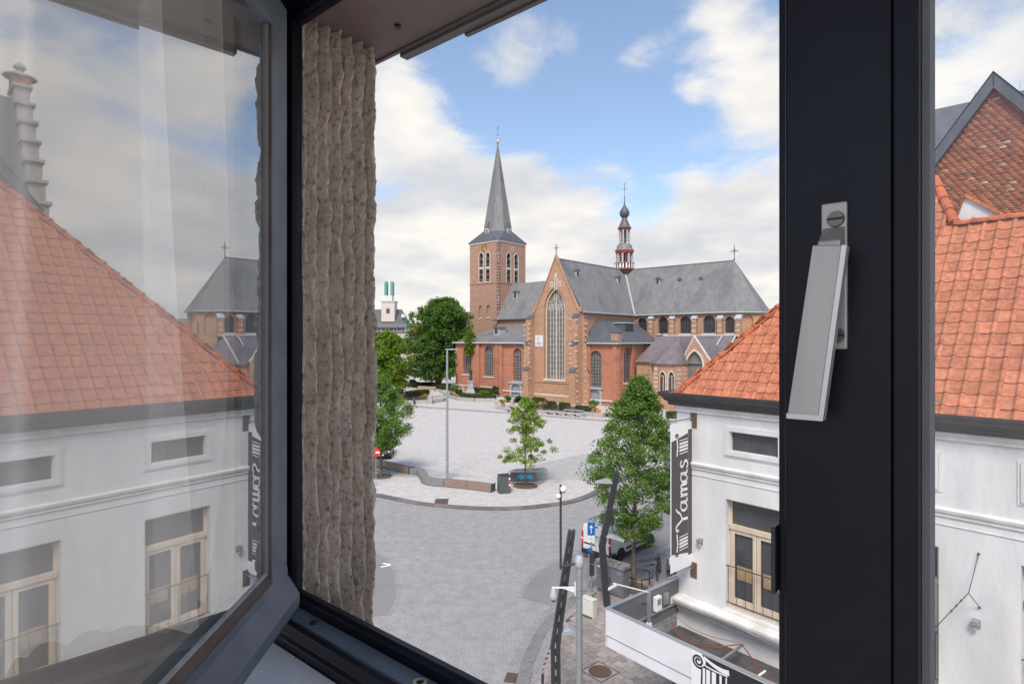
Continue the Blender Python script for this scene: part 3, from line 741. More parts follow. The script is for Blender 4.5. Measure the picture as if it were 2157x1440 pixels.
# sheer curtain pushed back behind the opened sash
def curtain():
    nl, nz = 260, 40
    a = np.array([-.505, .985]); b = np.array([-.80, .22]); t = np.linspace(0, 1, nl)
    nrm = np.array([.933, -.36])
    wave = .050 * np.sin(t * 2 * math.pi * 4.6 + 1.4 * np.sin(t * 8)) + .010 * np.sin(t * 2 * math.pi * 11.3 + 2)
    zz = np.linspace(0, 1, nz); T, Z = np.meshgrid(np.arange(nl), zz, indexing='ij')
    lean = (1 - Z) * .05
    base = a[None] * (1 - t[:, None]) + b[None] * t[:, None]
    TT = t[T.astype(int)]; sway = .10 * (1 - Z) ** 1.5 * np.sin(TT * 7 + 1)
    wave = .060 * np.sin((TT + sway) * 2 * math.pi * 5.6 + 1.4 * np.sin(TT * 8)) + .011 * np.sin((TT + sway * .6) * 2 * math.pi * 12.3 + 2)
    X = base[T.astype(int), 0] + nrm[0] * wave * (1.2 - .5 * Z) - lean * .4
    Y = base[T.astype(int), 1] + nrm[1] * wave * (1.2 - .5 * Z) - lean * .3 * TT
    scal = .012 * np.abs(np.sin(t * 60))[T.astype(int)] * (1 - Z) ** 3
    Zw = H - .44 + scal + Z * 1.30
    P = np.stack([X, Y, Zw], -1).reshape(-1, 3); idx = np.arange(nl * nz).reshape(nl, nz)
    Q = np.stack([idx[:-1, :-1], idx[1:, :-1], idx[1:, 1:], idx[:-1, 1:]], -1).reshape(-1, 4)
    o = mesh_np('sheer_curtain', P, Q, 'sheer', loc=(-.65, .6, H - .44), smooth=True)
    tag(o, 'sheer grey net curtain hanging in folds behind the opened glass', 'curtain')
curtain()
mb = MB(); mb.tube([(-.47, 1.08, H + .875), (-.84, .12, H + .875)], .010, 10)
cr_ = tag(mb.build('curtain_rail', 'pole_dark', loc=(-.65, .6, H + .865)), 'slim dark rail holding the net curtain inside the window', 'curtain rail')
# tiled inner sill
st = thing('sill_tiles', 'white glazed tiles forming the inner window sill', 'window sill', WN(.9, -.12, -.55))
mb = MB().box(-.04, 1.85, -.168, -.0756, -.56, -.521, WN); mb.build('sill_bed', 'wall_room', st)
for i in range(-1, 12):
    a = .1225 + (i - 1) * .152 + .0012; b = a + .1496
    a = max(a, -.039); b = min(b, 1.849)
    if b - a < .02: continue
    MB().box(a, b, -.1665, -.0760, -.5209, -.515, WN).build('tile', 'sill_tile', st, bevel=.0012)

# ================================================================== CHURCH
CA = Vector((.669, .743, 0)); CB = Vector((-.743, .669, 0)); CO = Vector((12.3, 105.0, 0))
def CH(s, t, z): return CO + CB * s + CA * t + Vector((0, 0, z))
def CHT(t, s, z): return CH(s, t, z)
def cp(px, py, t=0.0):
    return onplane(px, py, CH(0, t, 0), CB)                      # on planes parallel to the gable
def cq(px, py, s=0.0):
    return onplane(px, py, CH(s, 0, 0), CA)                      # on planes across it
church = thing('church', 'brick church with slate roofs, tall spire and striped ridge turret', 'church', CH(5.5, 12, 0))
def roof(name, faces, mat='slate', parent=church, thick=.18):
    mb = MB()
    for f in faces:
        n = len(f); P = [Vector(p) for p in f]
        mb.add(P + [p - Vector((0, 0, thick)) for p in P], [tuple(range(n)), tuple(range(2 * n - 1, n - 1, -1))] + [(i, i + n, (i + 1) % n + n, (i + 1) % n) for i in range(n)])
    return mb.build(name, mat, parent, recalc=False)
def bar(name, a, b, r, mat, parent=church, n=6):
    return MB().tube([a, b], r, n).build(name, mat, parent)
def lattice(mb, c, z0, z1, w, wd, fr, nx, nz, r=.05):
    for i in range(1, nx): x = c - w / 2 + w * i / nx; mb.box(x - r, x + r, wd - .05, wd + .03, z0, z1, fr)
    for j in range(1, nz): z = z0 + (z1 - z0) * j / nz; mb.box(c - w / 2, c + w / 2, wd - .04, wd + .02, z - r * .8, z + r * .8, fr)
def cwindow(c, z0, w, zs, kind, t, fr, trim='brick_red', tw=.28, nx=4, nz=8, glass='church_glass_mesh', sill=True, rise=None, parent=church, depth=.45, bars='iron', rr=.035):
    """window recessed in a wall at plane t: trim band, sill, leaded pane with bars"""
    lp = arch(c, z0, w, zs, kind, 12, rise); top = max(z for _, z in lp)
    mb = MB(); mb.ring(lp, grow(lp, tw), t - .05, t + .02, fr); win = mb.build('window', trim, parent)
    mb = MB(); mb.prism(lp, t + depth - .03, t + depth + .04, fr); mb.build('pane', glass, win)
    mb = MB()
    for i in range(1, nx):
        x = c - w / 2 + w * i / nx
        zt = max([z for u, z in lp if abs(u - x) < w / nx] or [zs]) - .1
        mb.box(x - rr, x + rr, t + depth - .08, t + depth - .03, z0, zt, fr)
    for j in range(1, nz):
        z = z0 + (zs - z0) * j / nz; mb.box(c - w / 2 + .01, c + w / 2 - .01, t + depth - .07, t + depth - .035, z - rr, z + rr, fr)
    mb.build('glazing_bars', bars, win, recalc=False)
    if sill: mb = MB().box(c - w / 2 - .25, c + w / 2 + .25, t - .16, t + depth - .1, z0 - .3, z0 - .002, fr); mb.build('sill', 'limestone', win)
    return lp
def quoins(name, lines, fr_sz, parent=church):
    """pale stone blocks up the arrises: lines = list of (fr, s, t, z0, z1, step)"""
    mb = MB()
    for fr, s, t, z0, z1, step in lines:
        z = z0; k = 0
        while z < z1:
            w = random.uniform(.18, .38) if k % 2 else random.uniform(.3, .6)
            if random.random() < .8: mb.box(s - w / 2, s + w / 2, t - .03, t + .25, z, z + random.uniform(.13, .22), fr)
            z += step * random.uniform(.85, 1.2); k += 1
    return mb.build(name, 'limestone', parent, kind='stuff')

GW, EZ, RZ, TC, TW = 11.1, 17.0, 26.9, 24.4, 18.8       # gable width, eaves, ridge, crossing axis, nave wall plane
# --- transept gable
gl, gz0 = cp(1150, 797); gr, _ = cp(1187, 797); gz1 = cp(1168, 651)[1]; gza = cp(1168, 610)[1]
gc = (gl + gr) / 2; gw = abs(gl - gr)
big = arch(gc, gz0, gw, gz1, 'pointed', 16, gza - gz1)
outer = [(0, 0), (GW, 0), (GW, EZ + .2), (GW - .1, EZ + .2), (GW / 2, RZ + .1), (.1, EZ + .2), (0, EZ + .2)]
mb = MB().wall(outer, [grow(big, .45)], 0, .35, CH); mb.ring(big, grow(big, .45), .32, .75, CH); mb.build('transept_wall', 'brick_buff', church)
win = MB().ring(big, grow(big, .14), .28, .36, CH).build('window', 'limestone', church)
MB().prism(big, .70, .78, CH).build('pane', 'church_glass_mesh', win)
mb = MB()
nL = 6
for i in range(1, nL):
    x = gc - gw / 2 + gw * i / nL; w = .10 if i == 3 else .035
    mb.box(x - w, x + w, .50, .70, gz0, gz1 + (0.1 if i != 3 else .9), CH)
for j in range(1, 13):
    z = gz0 + (gz1 - gz0) * j / 13; mb.box(gc - gw / 2, gc + gw / 2, .62, .70, z - .025, z + .025, CH, 1)
def arc_t(cx, cz, r, q0, q1, n=10, rad=.055):
    mb.tube([CH(cx + r * math.cos(q0 + (q1 - q0) * i / n), .58, cz + r * math.sin(q0 + (q1 - q0) * i / n)) for i in range(n + 1)], rad, 5)
for i in range(nL):
    arc_t(gc - gw / 2 + gw * (i + .5) / nL, gz1 + .05, gw / nL / 2, 0, math.pi, 8, .045)
for sgn in (-1, 1):
    for r in (gw * .25, gw * .17): arc_t(gc + sgn * gw * .25, gz1 + .75, r, 0, 2 * math.pi, 16)
    arc_t(gc + sgn * gw * .25, gz1 + .75, gw * .08, 0, 2 * math.pi, 10, .05)
    arc_t(gc + sgn * gw * .5, gz1 + .3, gw * .5, math.pi / 2 - sgn * math.pi / 2 + sgn * R(90) * 0, math.pi / 2 + sgn * R(25), 10)
    for q in range(6): a = q * math.pi / 3; mb.tube([CH(gc + sgn * gw * .25, .58, gz1 + .75), CH(gc + sgn * gw * .25 + gw * .24 * math.cos(a), .58, gz1 + .75 + gw * .24 * math.sin(a))], .045, 4)
for r in (.62, .40): arc_t(gc, gza - 1.25, r, 0, 2 * math.pi, 14)
mb.tube([CH(gc, .58, gz1 + .8), CH(gc, .58, gza - .7)], .07, 5)
mb.build('tracery', ['limestone', 'iron'], win)
MB().box(gc - gw / 2 - .5, gc + gw / 2 + .5, -.22, .5, gz0 - .4, gz0 - .003, CH).build('sill', 'limestone', win)
mb = MB().box(.3, GW - .3, -.14, -.002, gz0 - .75, gz0 - .5, CH); mb.build('string_course', 'brick_buff', church)
MB().box(.2, GW - .2, -.18, -.003, 1.2, 1.5, CH).build('plinth_course', 'limestone', church)
MB().box(.0, GW, -.12, -.002, -.2, 1.2, CH).build('plinth', 'brick_buff', church)
# coping, apex cross, kneelers
for sg in (0, 1):
    mb = MB(); A = [(-.25, EZ - .2), (-.25, EZ + .75), (.75, EZ + .75), (.75, EZ + .3), (GW / 2, RZ + .85), (GW / 2, RZ + .25), (.35, EZ - .2)]
    if sg: A = [(GW - u, z) for u, z in A]
    mb.prism(A, -.12, .42, CH); mb.build('gable_coping', 'brick_buff', church)
mb = MB(); q = CH(GW / 2, .15, RZ + .8)
mb.lathe([(.30, -.5), (.16, 0), (.10, .4), (.2, .5), (.08, .6), (.08, .8)], q, 8)
mb.box(GW / 2 - .34, GW / 2 + .34, .05, .25, RZ + 1.9, RZ + 2.1, CH).box(GW / 2 - .09, GW / 2 + .09, .04, .26, RZ + 1.5, RZ + 2.45, CH)
for du, dz in ((-.38, 2.0), (.38, 2.0), (0, 2.5)): mb.lathe([(0.001, -.2), (.18, 0), (.001, .2)], CH(GW / 2 + du, .15, RZ + dz), 6)
mb.build('apex_cross', 'weather_stone', church)
# little niche with white stones high in the gable
mb = MB()
for du, dz, w, h in ((0, 0, .45, 1.9), (-1.0, .5, .3, .8), (1.0, .5, .3, .8), (0, 1.9, .2, .9)):
    mb.box(GW / 2 + du - w / 2 - .14, GW / 2 + du + w / 2 + .14, -.07, -.002, 21.2 + dz - .12, 21.2 + dz + h + .12, CH)
mb.build('gable_niche', 'limestone', church)
mb = MB()
for du, dz, w, h in ((0, 0, .36, 1.7), (-1.0, .5, .26, .75), (1.0, .5, .26, .75)): mb.box(GW / 2 + du - w / 2, GW / 2 + du + w / 2, -.08, -.071, 21.2 + dz, 21.2 + dz + h, CH)
mb.build('niche_recess', 'brick_tower', church)
# sundial plaque
(a, z1), (b, z0) = cp(1127, 706, -.06), cp(1143.6, 730, -.06)
pl = MB().box(b, a, -.08, -.002, z0, z1, CH).build('sundial', 'plaster_white', church)
mb = MB(); cx, cz = (a + b) / 2, z0 + .62
for q in (-.28, .22): mb.tube([CH(cx + q, -.10, cz + .18 * math.cos(i * .7)) + CB * (.14 * math.sin(i * .7)) for i in range(10)], .035, 4)
mb.tube([CH(cx, -.09, z1 - .25), CH(cx + .1, -.30, cz + .5)], .02, 4)
mb.build('dial_figures', 'iron', pl)
# buttresses with slate caps
def buttress(s0, s1, dep, z1, fr=CH, mids=(6.6, 11.4), mat='brick_buff'):
    mb = MB(); lv = [(0, dep)] + [(z, dep - .45 * (i + 1)) for i, z in enumerate(mids)] + [(z1, .35)]
    poly = [(.05, -.2), (-lv[0][1], -.2)]
    for i in range(len(lv) - 1):
        z = lv[i + 1][0]; poly += [(-lv[i][1], z - .7), (-lv[i + 1][1], z)]
    poly += [(.05, z1)]
    mb.prism([(t, z) for t, z in poly], s0, s1, lambda t, s, z: fr(s, t, z)); bt = mb.build('buttress', mat, church)
    for i in range(len(lv) - 1):
        z = lv[i + 1][0]; d0, d1 = lv[i][1], lv[i + 1][1]; mb = MB()
        mb.prism([(-d0 - .07, z - .76), (-d0 - .07, z - .66), (-d1 + .02, z + .10), (-d1 + .02, z - .02)], s0 - .06, s1 + .06, lambda t, s, z: fr(s, t, z))
        mb.build('weathering', 'slate_dark', bt)
    return bt
buttress(10.7, 12.0, 2.0, EZ - .6); buttress(-.2, 1.15, 1.9, EZ - .6)
CHR = lambda s, t, z: CH(t, s, z)          # frame of the wall s=0 facing -CB: (along t, out=-s, z)
buttress(.2, 1.4, 1.7, EZ - .6, lambda s, t, z: CH(t, s, z))
quoins('quoin_stones', [(CH, 10.75, -1.55, .6, 15.5, .95), (CH, 11.95, -1.55, .6, 15.5, .95), (CH, -.15, -1.5, .6, 15.5, .9), (CH, 1.1, -1.5, .6, 15.5, .9),
                        (CH, -1.0, .2, .6, 15.5, 1.0)], None)
# --- transept side wall, roofs
mb = MB().wall([(.0, 0), (TW, 0), (TW, EZ), (.0, EZ)], [], .02, .1, lambda t, s, z: CH(s, t, z)); mb.build('transept_wall', 'brick_buff', church)
mid = GW / 2; ov = .45
lowz = EZ - .25
roof('roof', [[CH(-ov, .42, lowz), CH(-ov, TW + .3, lowz), CH(mid, TC, RZ), CH(mid, .42, RZ)], [CH(GW + ov, .42, lowz), CH(mid, .42, RZ), CH(mid, TC, RZ), CH(GW + ov, TW + .3, lowz)]])
# choir: straight wall, apse polygon
ap_pts = [(0, TW), (-20.72, TW), (-24.0, TC - 2.32), (-24.0, TC + 2.32), (-20.72, 2 * TC - TW), (0, 2 * TC - TW)]
ctops = []
def facet(p, q):
    d = (CH(q[0], q[1], 0) - CH(p[0], p[1], 0)); Lx = d.length; d.normalize(); nrm = Vector((d.y, -d.x, 0))
    if nrm.dot(CH(-10, TC, 0) - CH(p[0], p[1], 0)) < 0: nrm = -nrm
    P = CH(p[0], p[1], 0); return Lx, (lambda x, y, z, P=P, d=d, n=nrm: P + d * x + n * y + Vector((0, 0, z)))
holes = []; wins = []
FR1 = facet(ap_pts[0], ap_pts[1])[1]
def c1(px, py): return onplane(px, py, FR1(0, 0, 0), (FR1(1, 0, 0) - FR1(0, 0, 0)))
wz0, wzs = c1(1444, 702)[1], c1(1444, 678)[1]
for px, w in ((1353, 19), (1397, 20), (1444, 23), (1494, 25), (1537, 19)):
    (x0, _), (x1, _) = c1(px - w / 2, 700), c1(px + w / 2, 700); c = (x0 + x1) / 2; wd = abs(x1 - x0)
    lp = arch(c, wz0, wd, wzs, 'round', 12); holes.append(grow(lp, .02)); wins.append((c, wd))
Lx = facet(ap_pts[0], ap_pts[1])[0]
MB().wall([(0, 0), (Lx, 0), (Lx, EZ), (0, EZ)], holes, 0, .5, FR1).build('choir_wall', 'brick_buff', church)
for c, wd in wins: cwindow(c, wz0, wd, wzs, 'round', 0, FR1, trim='brick_tower', tw=.32, nx=4, nz=4, glass='church_glass', depth=.42)
for i in range(1, 5):
    Lf, fr = facet(ap_pts[i], ap_pts[i + 1])
    lp = arch(Lf / 2, wz0 - .2, min(Lf * .5, 2.0), wzs + .2, 'round', 12)
    if i < 3:
        MB().wall([(0, 0), (Lf, 0), (Lf, EZ), (0, EZ)], [lp], 0, .4, fr).build('apse_wall', 'brick_buff', church)
        MB().prism(grow(lp, .05), .3, .4, fr).build('blind_arch', 'brick_buff', church)
    else: MB().wall([(0, 0), (Lf, 0), (Lf, EZ), (0, EZ)], [], 0, .4, fr).build('apse_wall', 'brick_buff', church)
# pilaster buttresses of the clerestory with slate tops
for px in (1374, 1418, 1465, 1519, 1557):
    x, _ = c1(px, 690); zt = c1(px, 671)[1]; zb = 11.0
    bt = MB().box(x - .42, x + .42, -.75, -.002, zb, zt, FR1).build('buttress', 'brick_buff', church)
    mb = MB(); mb.prism([(-.9, zt - .1), (-.9, zt + .12), (0, zt + .75), (0, zt - .1)], x - .55, x + .55, lambda t, s, z: FR1(s, t, z)); mb.build('weathering', 'lead', bt)
    mb = MB()
    for k in range(4): mb.box(x - .44, x + .44, -.77, -.70, zb + 1.4 + k * .95, zb + 1.58 + k * .95, FR1)
    mb.build('quoin_stones', 'limestone', bt, kind='stuff')
for i in (1, 2):
    Lf, fr = facet(ap_pts[i], ap_pts[i + 1])
    MB().box(Lf - .35, Lf + .35, -.5, .1, 8, EZ - 2.2, fr).build('buttress', 'brick_buff', church)
QE = 18.4
def eave(p, k=.45):
    c = Vector((-QE if p[0] < -5 else p[0], TC)); d = Vector(p) - c
    return p if d.length == 0 else tuple(Vector(p) + d.normalized() * k)
ee = [eave(p) for p in ap_pts]
L0 = lowz
ridge0, ridge1 = CH(mid, TC, RZ), CH(-QE, TC, RZ - .1)
fc = [[CH(-ov, TW - ov, L0), CH(*ee[1], L0), ridge1, ridge0]]
for i in range(1, 4): fc.append([CH(*ee[i], L0), CH(*ee[i + 1], L0), ridge1])
fc.append([CH(*ee[4], L0), CH(-ov, 2 * TC - TW + ov, L0), ridge0, ridge1])
roof('roof', fc)
mb = MB(); mb.tube([CH(-ov - .05, .3, L0 - .05), CH(-ov - .05, TW - .5, L0 - .05), CH(*ee[1], L0 - .05), CH(*ee[2], L0 - .05), CH(*ee[3], L0 - .05)], .16, 6); mb.build('gutter', 'copper_gutter', church)
bar('ridge_lead', CH(mid, .5, RZ + .02), CH(mid, TC, RZ + .02), .14, 'slate'); bar('ridge_lead', ridge0, ridge1, .14, 'slate')
bar('valley_lead', CH(-ov, TW - ov, L0 + .14), CH(mid - .1, TC - .1, RZ + .06), .16, 'lead')
# nave beyond the transept, up to the tower
NS0, NS1 = GW, 38.4
roof('roof', [[CH(NS0, TW - ov, L0), CH(mid, TC, RZ - .8), CH(NS1 + .1, TC, RZ - .8), CH(NS1 + .1, TW - ov, L0)], [CH(NS0, 2 * TC - TW + ov, L0), CH(NS1, 2 * TC - TW + ov, L0), CH(NS1, TC, RZ - .8), CH(mid, TC, RZ - .8)]])
MB().box(NS0, NS1, TW, 2 * TC - TW, 0, EZ - .1, CH).build('nave_wall', 'brick_buff', church)
bar('gutter', CH(NS0, TW - ov - .1, L0 - .05), CH(NS1 + 1.2, TW - ov - .1, L0 - .05), .18, 'slate_dark')
# roof dormers and lead ventilators
def dormer(p, dirv, w=.9, h=1.1, d=1.3, roofm='slate_dark', front='lead'):
    """little box dormer sitting on a slope at p, looking along dirv"""
    dv = Vector((dirv[0], dirv[1], 0)).normalized(); sd = Vector((-dv.y, dv.x, 0))
    fr = lambda x, y, z: Vector(p) + sd * x - dv * y + Vector((0, 0, z))
    o = MB().box(-w / 2, w / 2, 0, d, -.3, h, fr).build('dormer', front, church)
    mb = MB(); mb.prism([(-w / 2 - .2, h), (w / 2 + .2, h), (0, h + .45)], -.2, d + .5, fr); mb.build('dormer_roof', roofm, o)
    MB().box(-w * .32, w * .32, -.03, -.002, .1, h - .15, fr).build('shutter', 'louvre', o)
def on_slope(px, py, A, nrm):
    d = Vector(((px - CX) / F, 1, -(py - CY) / F)); k = (Vector(A) - Vector((0, 0, H))).dot(nrm) / d.dot(nrm); return Vector((0, 0, H)) + d * k
nr = (CH(-ov, TW, L0) - CH(-ov, .4, L0)).cross(CH(mid, .4, RZ) - CH(-ov, .4, L0)).normalized()
for px, py in ((1217, 583), (1304, 596)): dormer(on_slope(px, py, CH(-ov, .4, L0), nr), -CB)
nc = (CH(-20, TW - ov, L0) - CH(0, TW - ov, L0)).cross(ridge1 - CH(0, TW - ov, L0)).normalized()
for px, py in ((1385, 599),): dormer(on_slope(px, py, CH(0, TW - ov, L0), nc), -CA)
for px, py in ((1431, 594), (1476, 592)): dormer(on_slope(px, py, CH(0, TW - ov, L0), nc), -CA, .45, .45, .6)
nn = (CH(NS1, TW - ov, L0) - CH(NS0, TW - ov, L0)).cross(CH(NS1, TC, RZ - .8) - CH(NS0, TW - ov, L0)).normalized()
dormer(on_slope(1085, 628, CH(NS0, TW - ov, L0), nn), -CA, 1.3, 1.5, 1.6)
# --- apse cross
def iron_cross(base, h, w):
    mb = MB(); b = Vector(base); mb.tube([b, b + Vector((0, 0, h))], .06, 6); z = h * .62
    mb.tube([b + CB * w + Vector((0, 0, z)), b - CB * w + Vector((0, 0, z))], .05, 6)
    for q in range(8):
        a = q * math.pi / 4 + .39; mb.tube([b + Vector((0, 0, z)), b + Vector((0, 0, z)) + CB * (math.cos(a) * w * .55) + Vector((0, 0, math.sin(a) * w * .55))], .025, 4)
    mb.lathe([(0.01, -.2), (.18, 0), (.01, .2)], b + Vector((0, 0, .25)), 8); return mb.build('finial_cross', 'iron', church)
iron_cross(ridge1, 2.9, .95)

# --- ridge turret over the crossing
TX = CH(mid, TC, 0)
def tz(py): return H + (CY - py) / F * TX.y
turret = MB().lathe([(.05, tz(596)), (2.0, tz(569)), (2.15, tz(566))], TX, 8, rot=R(42 + 22.5)).build('turret_base', 'slate_dark', church)
mb = MB(); mb.lathe([(2.1, tz(569)), (2.25, tz(568)), (2.25, tz(566)), (2.0, tz(566))], TX, 16)
mb.lathe([(2.12, tz(555.6)), (2.18, tz(555.6)), (2.18, tz(554)), (2.12, tz(554))], TX, 16)
mb.build('balcony_rail', 'red_paint', turret)
mb = MB()
for k in range(20):
    a = 2 * math.pi * k / 20; c = TX + Vector((math.cos(a), math.sin(a), 0)) * 2.13; t = Vector((-math.sin(a), math.cos(a), 0))
    w = .17 if k % 2 else .12
    mb.add([c - t * w + Vector((0, 0, tz(566))), c + t * w + Vector((0, 0, tz(566))), c + t * w + Vector((0, 0, tz(556))), c - t * w + Vector((0, 0, tz(556)))], [(0, 1, 2, 3)])
mb.build('balusters', 'white_paint', turret)
def striped_posts(y0, y1, rad, n=8, w=.19):
    mb = MB(); z0, z1 = tz(y0), tz(y1); st_ = 7
    for k in range(n):
        a = 2 * math.pi * k / n + R(20); c = TX + Vector((math.cos(a), math.sin(a), 0)) * rad
        for j in range(st_ * 2):
            za, zb = z0 + (z1 - z0) * j / (2 * st_), z0 + (z1 - z0) * (j + 1) / (2 * st_)
            dz = .09
            t = Vector((-math.sin(a), math.cos(a), 0)); r_ = Vector((math.cos(a), math.sin(a), 0))
            vs = []
            for zz in (za, zb):
                for (i, jx) in ((-1, -1), (1, -1), (1, 1), (-1, 1)):
                    vs.append(c + t * (w * i) + r_ * (w * jx) + Vector((0, 0, zz + dz * i)))
            mb.add(vs, [(0, 1, 5, 4), (1, 2, 6, 5), (2, 3, 7, 6), (3, 0, 4, 7)], j % 2)
    return mb.build('striped_posts', ['white_paint', 'stripe_dark'], turret, recalc=False, kind='stuff')
striped_posts(567, 534, 1.65); striped_posts(512, 484, 1.02, 8, .15)
mb = MB()
for k in range(8):
    a = 2 * math.pi * k / 8 + R(42.5); c = TX + Vector((math.cos(a), math.sin(a), 0)) * 1.62; mb.tube([c + Vector((0, 0, tz(567))), c + Vector((0, 0, tz(534)))], .07, 5)
mb.tube([TX + Vector((0, 0, tz(570))), TX + Vector((0, 0, tz(480)))], .22, 6)
mb.build('posts', 'slate_dark', turret)
MB().lathe([(1.65, tz(535)), (1.9, tz(534)), (2.0, tz(529.5)), (1.5, tz(529.5))], TX, 16).build('cornice', 'red_paint', turret)
MB().lathe([(2.15, tz(529)), (2.1, tz(528)), (1.75, tz(524)), (1.65, tz(519)), (1.35, tz(515)), (1.1, tz(513.5)), (.2, tz(513))], TX, 16).build('skirt_roof', 'slate', turret, smooth=True)
MB().lathe([(1.05, tz(486)), (1.25, tz(485)), (1.4, tz(482)), (1.0, tz(481.5))], TX, 16).build('cornice', 'red_paint', turret)
MB().lathe([(1.55, tz(481.3)), (1.35, tz(479)), (1.0, tz(472)), (.65, tz(464)), (.52, tz(459)), (.75, tz(457)), (1.02, tz(453)), (1.08, tz(449)), (.95, tz(444)), (.62, tz(439)), (.35, tz(435)), (.18, tz(431)), (.10, tz(426)), (.07, tz(417)), (.16, tz(415.5)), (.05, tz(414)), (.03, tz(404))], TX, 24).build('onion_dome', 'slate_dark', turret, smooth=True)
mb = MB(); b = TX
mb.tube([b + Vector((0, 0, tz(406))), b + Vector((0, 0, tz(387)))], .045, 6)
mb.tube([b + CB * .45 + Vector((0, 0, tz(397))), b - CB * .5 + Vector((0, 0, tz(400)))], .04, 5)
mb.prism([(-.1, tz(388)), (.3, tz(386)), (.38, tz(384.5)), (.15, tz(387)), (-.05, tz(389))], -.03, .03, lambda u, w, z: TX - CB * u + CA * w + Vector((0, 0, z)))
mb.build('weather_vane', 'iron', turret)

# --- tower
TP = CH(38.4, TC - 5.15, 0); TWD = 10.3
FL = lambda x, y, z: TP + CB * x + CA * y + Vector((0, 0, z))      # left face, looking at us
FRt = lambda x, y, z: TP + CA * x + CB * y + Vector((0, 0, z))     # right face
def tl(px, py): return onplane(px, py, TP, CB)
def tr(px, py): return onplane(px, py, TP, CA)
TZ = 36.8
def face_tower(fr, pj, wins, blinds):
    holes = []; specs = []
    for (x0, x1, yb, ys, ya) in wins:
        (a, zb), (b, _) = pj(x0, yb), pj(x1, yb); zs = pj((x0 + x1) / 2, ys)[1]; za = pj((x0 + x1) / 2, ya)[1]
        specs.append(((a + b) / 2, zb, abs(b - a), zs, za)); holes.append(arch((a + b) / 2, zb, abs(b - a), zs, 'pointed', 12, za - zs))
    bl = []
    for (x0, x1, yb, ys, ya) in blinds:
        (a, zb), (b, _) = pj(x0, yb), pj(x1, yb); zs = pj((x0 + x1) / 2, ys)[1]; za = pj((x0 + x1) / 2, ya)[1]
        bl.append(arch((a + b) / 2, zb, abs(b - a), zs, 'pointed', 12, za - zs))
    MB().wall([(0, 0), (TWD, 0), (TWD, TZ), (0, TZ)], holes + bl, 0, .6, fr).build('tower_wall', 'brick_tower', church)
    for lp in bl:
        MB().prism(grow(lp, .03), .35, .6, fr).build('blind_arch', 'brick_tower', church)
        cc = sum(u for u, _ in lp) / len(lp); w = max(u for u, _ in lp) - min(u for u, _ in lp); z0 = lp[0][1]
        MB().box(cc - w / 2 - .15, cc + w / 2 + .15, -.12, .2, z0 - .3, z0 - .003, fr).build('sill', 'limestone', church)
    for (c, zb, w, zs, za), lp in zip(specs, holes):
        win = MB().ring(lp, grow(lp, .22), -.06, .1, fr).build('belfry_window', 'limestone', church)
        MB().prism(lp, .56, .6, fr).build('opening', 'dark_void', win)
        mb = MB()
        for i in range(5):
            z = zb + (zs - zb) * (i + .1) / 5
            mb.add([fr(c - w / 2, .08, z), fr(c + w / 2, .08, z), fr(c + w / 2, .5, z + 1.0), fr(c - w / 2, .5, z + 1.0)], [(0, 1, 2, 3)])
        mb.build('louvres', 'louvre', win, recalc=False)
        zm = (zb + zs) / 2; MB().box(c - w / 2, c + w / 2, .05, .5, zm, zm + .55, fr).build('transom', 'limestone', win)
face_tower(FL, tl, [(1009.5, 1017.5, 594, 540, 532), (1023.5, 1031.5, 593, 539, 531)], [(1008, 1015, 669, 650, 643), (1024.5, 1032.5, 668, 649, 642)])
face_tower(FRt, tr, [(1067.5, 1075.5, 595, 540, 532), (1083.5, 1091, 596, 543, 535)], [])
MB().box(0.7, TWD, .7, TWD, 0, TZ - .02, FL).build('tower_core', 'brick_tower', church)
for fr in (FL, FRt):
    z = tl(1020, 598)[1]; MB().box(-.08, TWD, -.12, -.002, z, z + .28, fr).build('string_course', 'brick_tower', church)
    MB().box(-.15, TWD + .1, -.15, -.002, TZ - .45, TZ - .02, fr).build('cornice', 'limestone', church)
quoins('quoin_stones', [(FL, .1, 0, 14, 36, .72), (FRt, .1, 0, 14, 36, .72), (FL, TWD - .15, 0, 14, 36, .75), (FRt, TWD - .15, 0, 22, 36, .8)], None)
# clock
(cu, cz) = tl(1020, 521)
clk = MB(); clk.ring([(cu + .62 * math.cos(q * .2618), cz + .62 * math.sin(q * .2618)) for q in range(24)], [(cu + .70 * math.cos(q * .2618), cz + .70 * math.sin(q * .2618)) for q in range(24)], -.18, -.08, FL)
for q in range(12):
    a = q * math.pi / 6; clk.tube([FL(cu + .7 * math.cos(a), -.14, cz + .7 * math.sin(a)), FL(cu + 1.0 * math.cos(a), -.14, cz + 1.0 * math.sin(a))], .085, 5)
clk.tube([FL(cu, -.2, cz), FL(cu + .35, -.2, cz - .35)], .05, 5); clk.tube([FL(cu, -.2, cz), FL(cu - .15, -.2, cz - .65)], .045, 5)
clk = clk.build('clock', 'gold', church)
(ru, rz_) = tr(1079.5, 525)
MB().ring([(ru + .26 * math.cos(q * .5236), rz_ + .26 * math.sin(q * .5236)) for q in range(12)], [(ru + .5 * math.cos(q * .5236), rz_ + .5 * math.sin(q * .5236)) for q in range(12)], -.06, .1, FRt).build('oculus', 'limestone', church)
MB().prism([(ru + .26 * math.cos(q * .5236), rz_ + .26 * math.sin(q * .5236)) for q in range(12)], -.02, -.003, FRt).build('oculus_opening', 'dark_void', church)
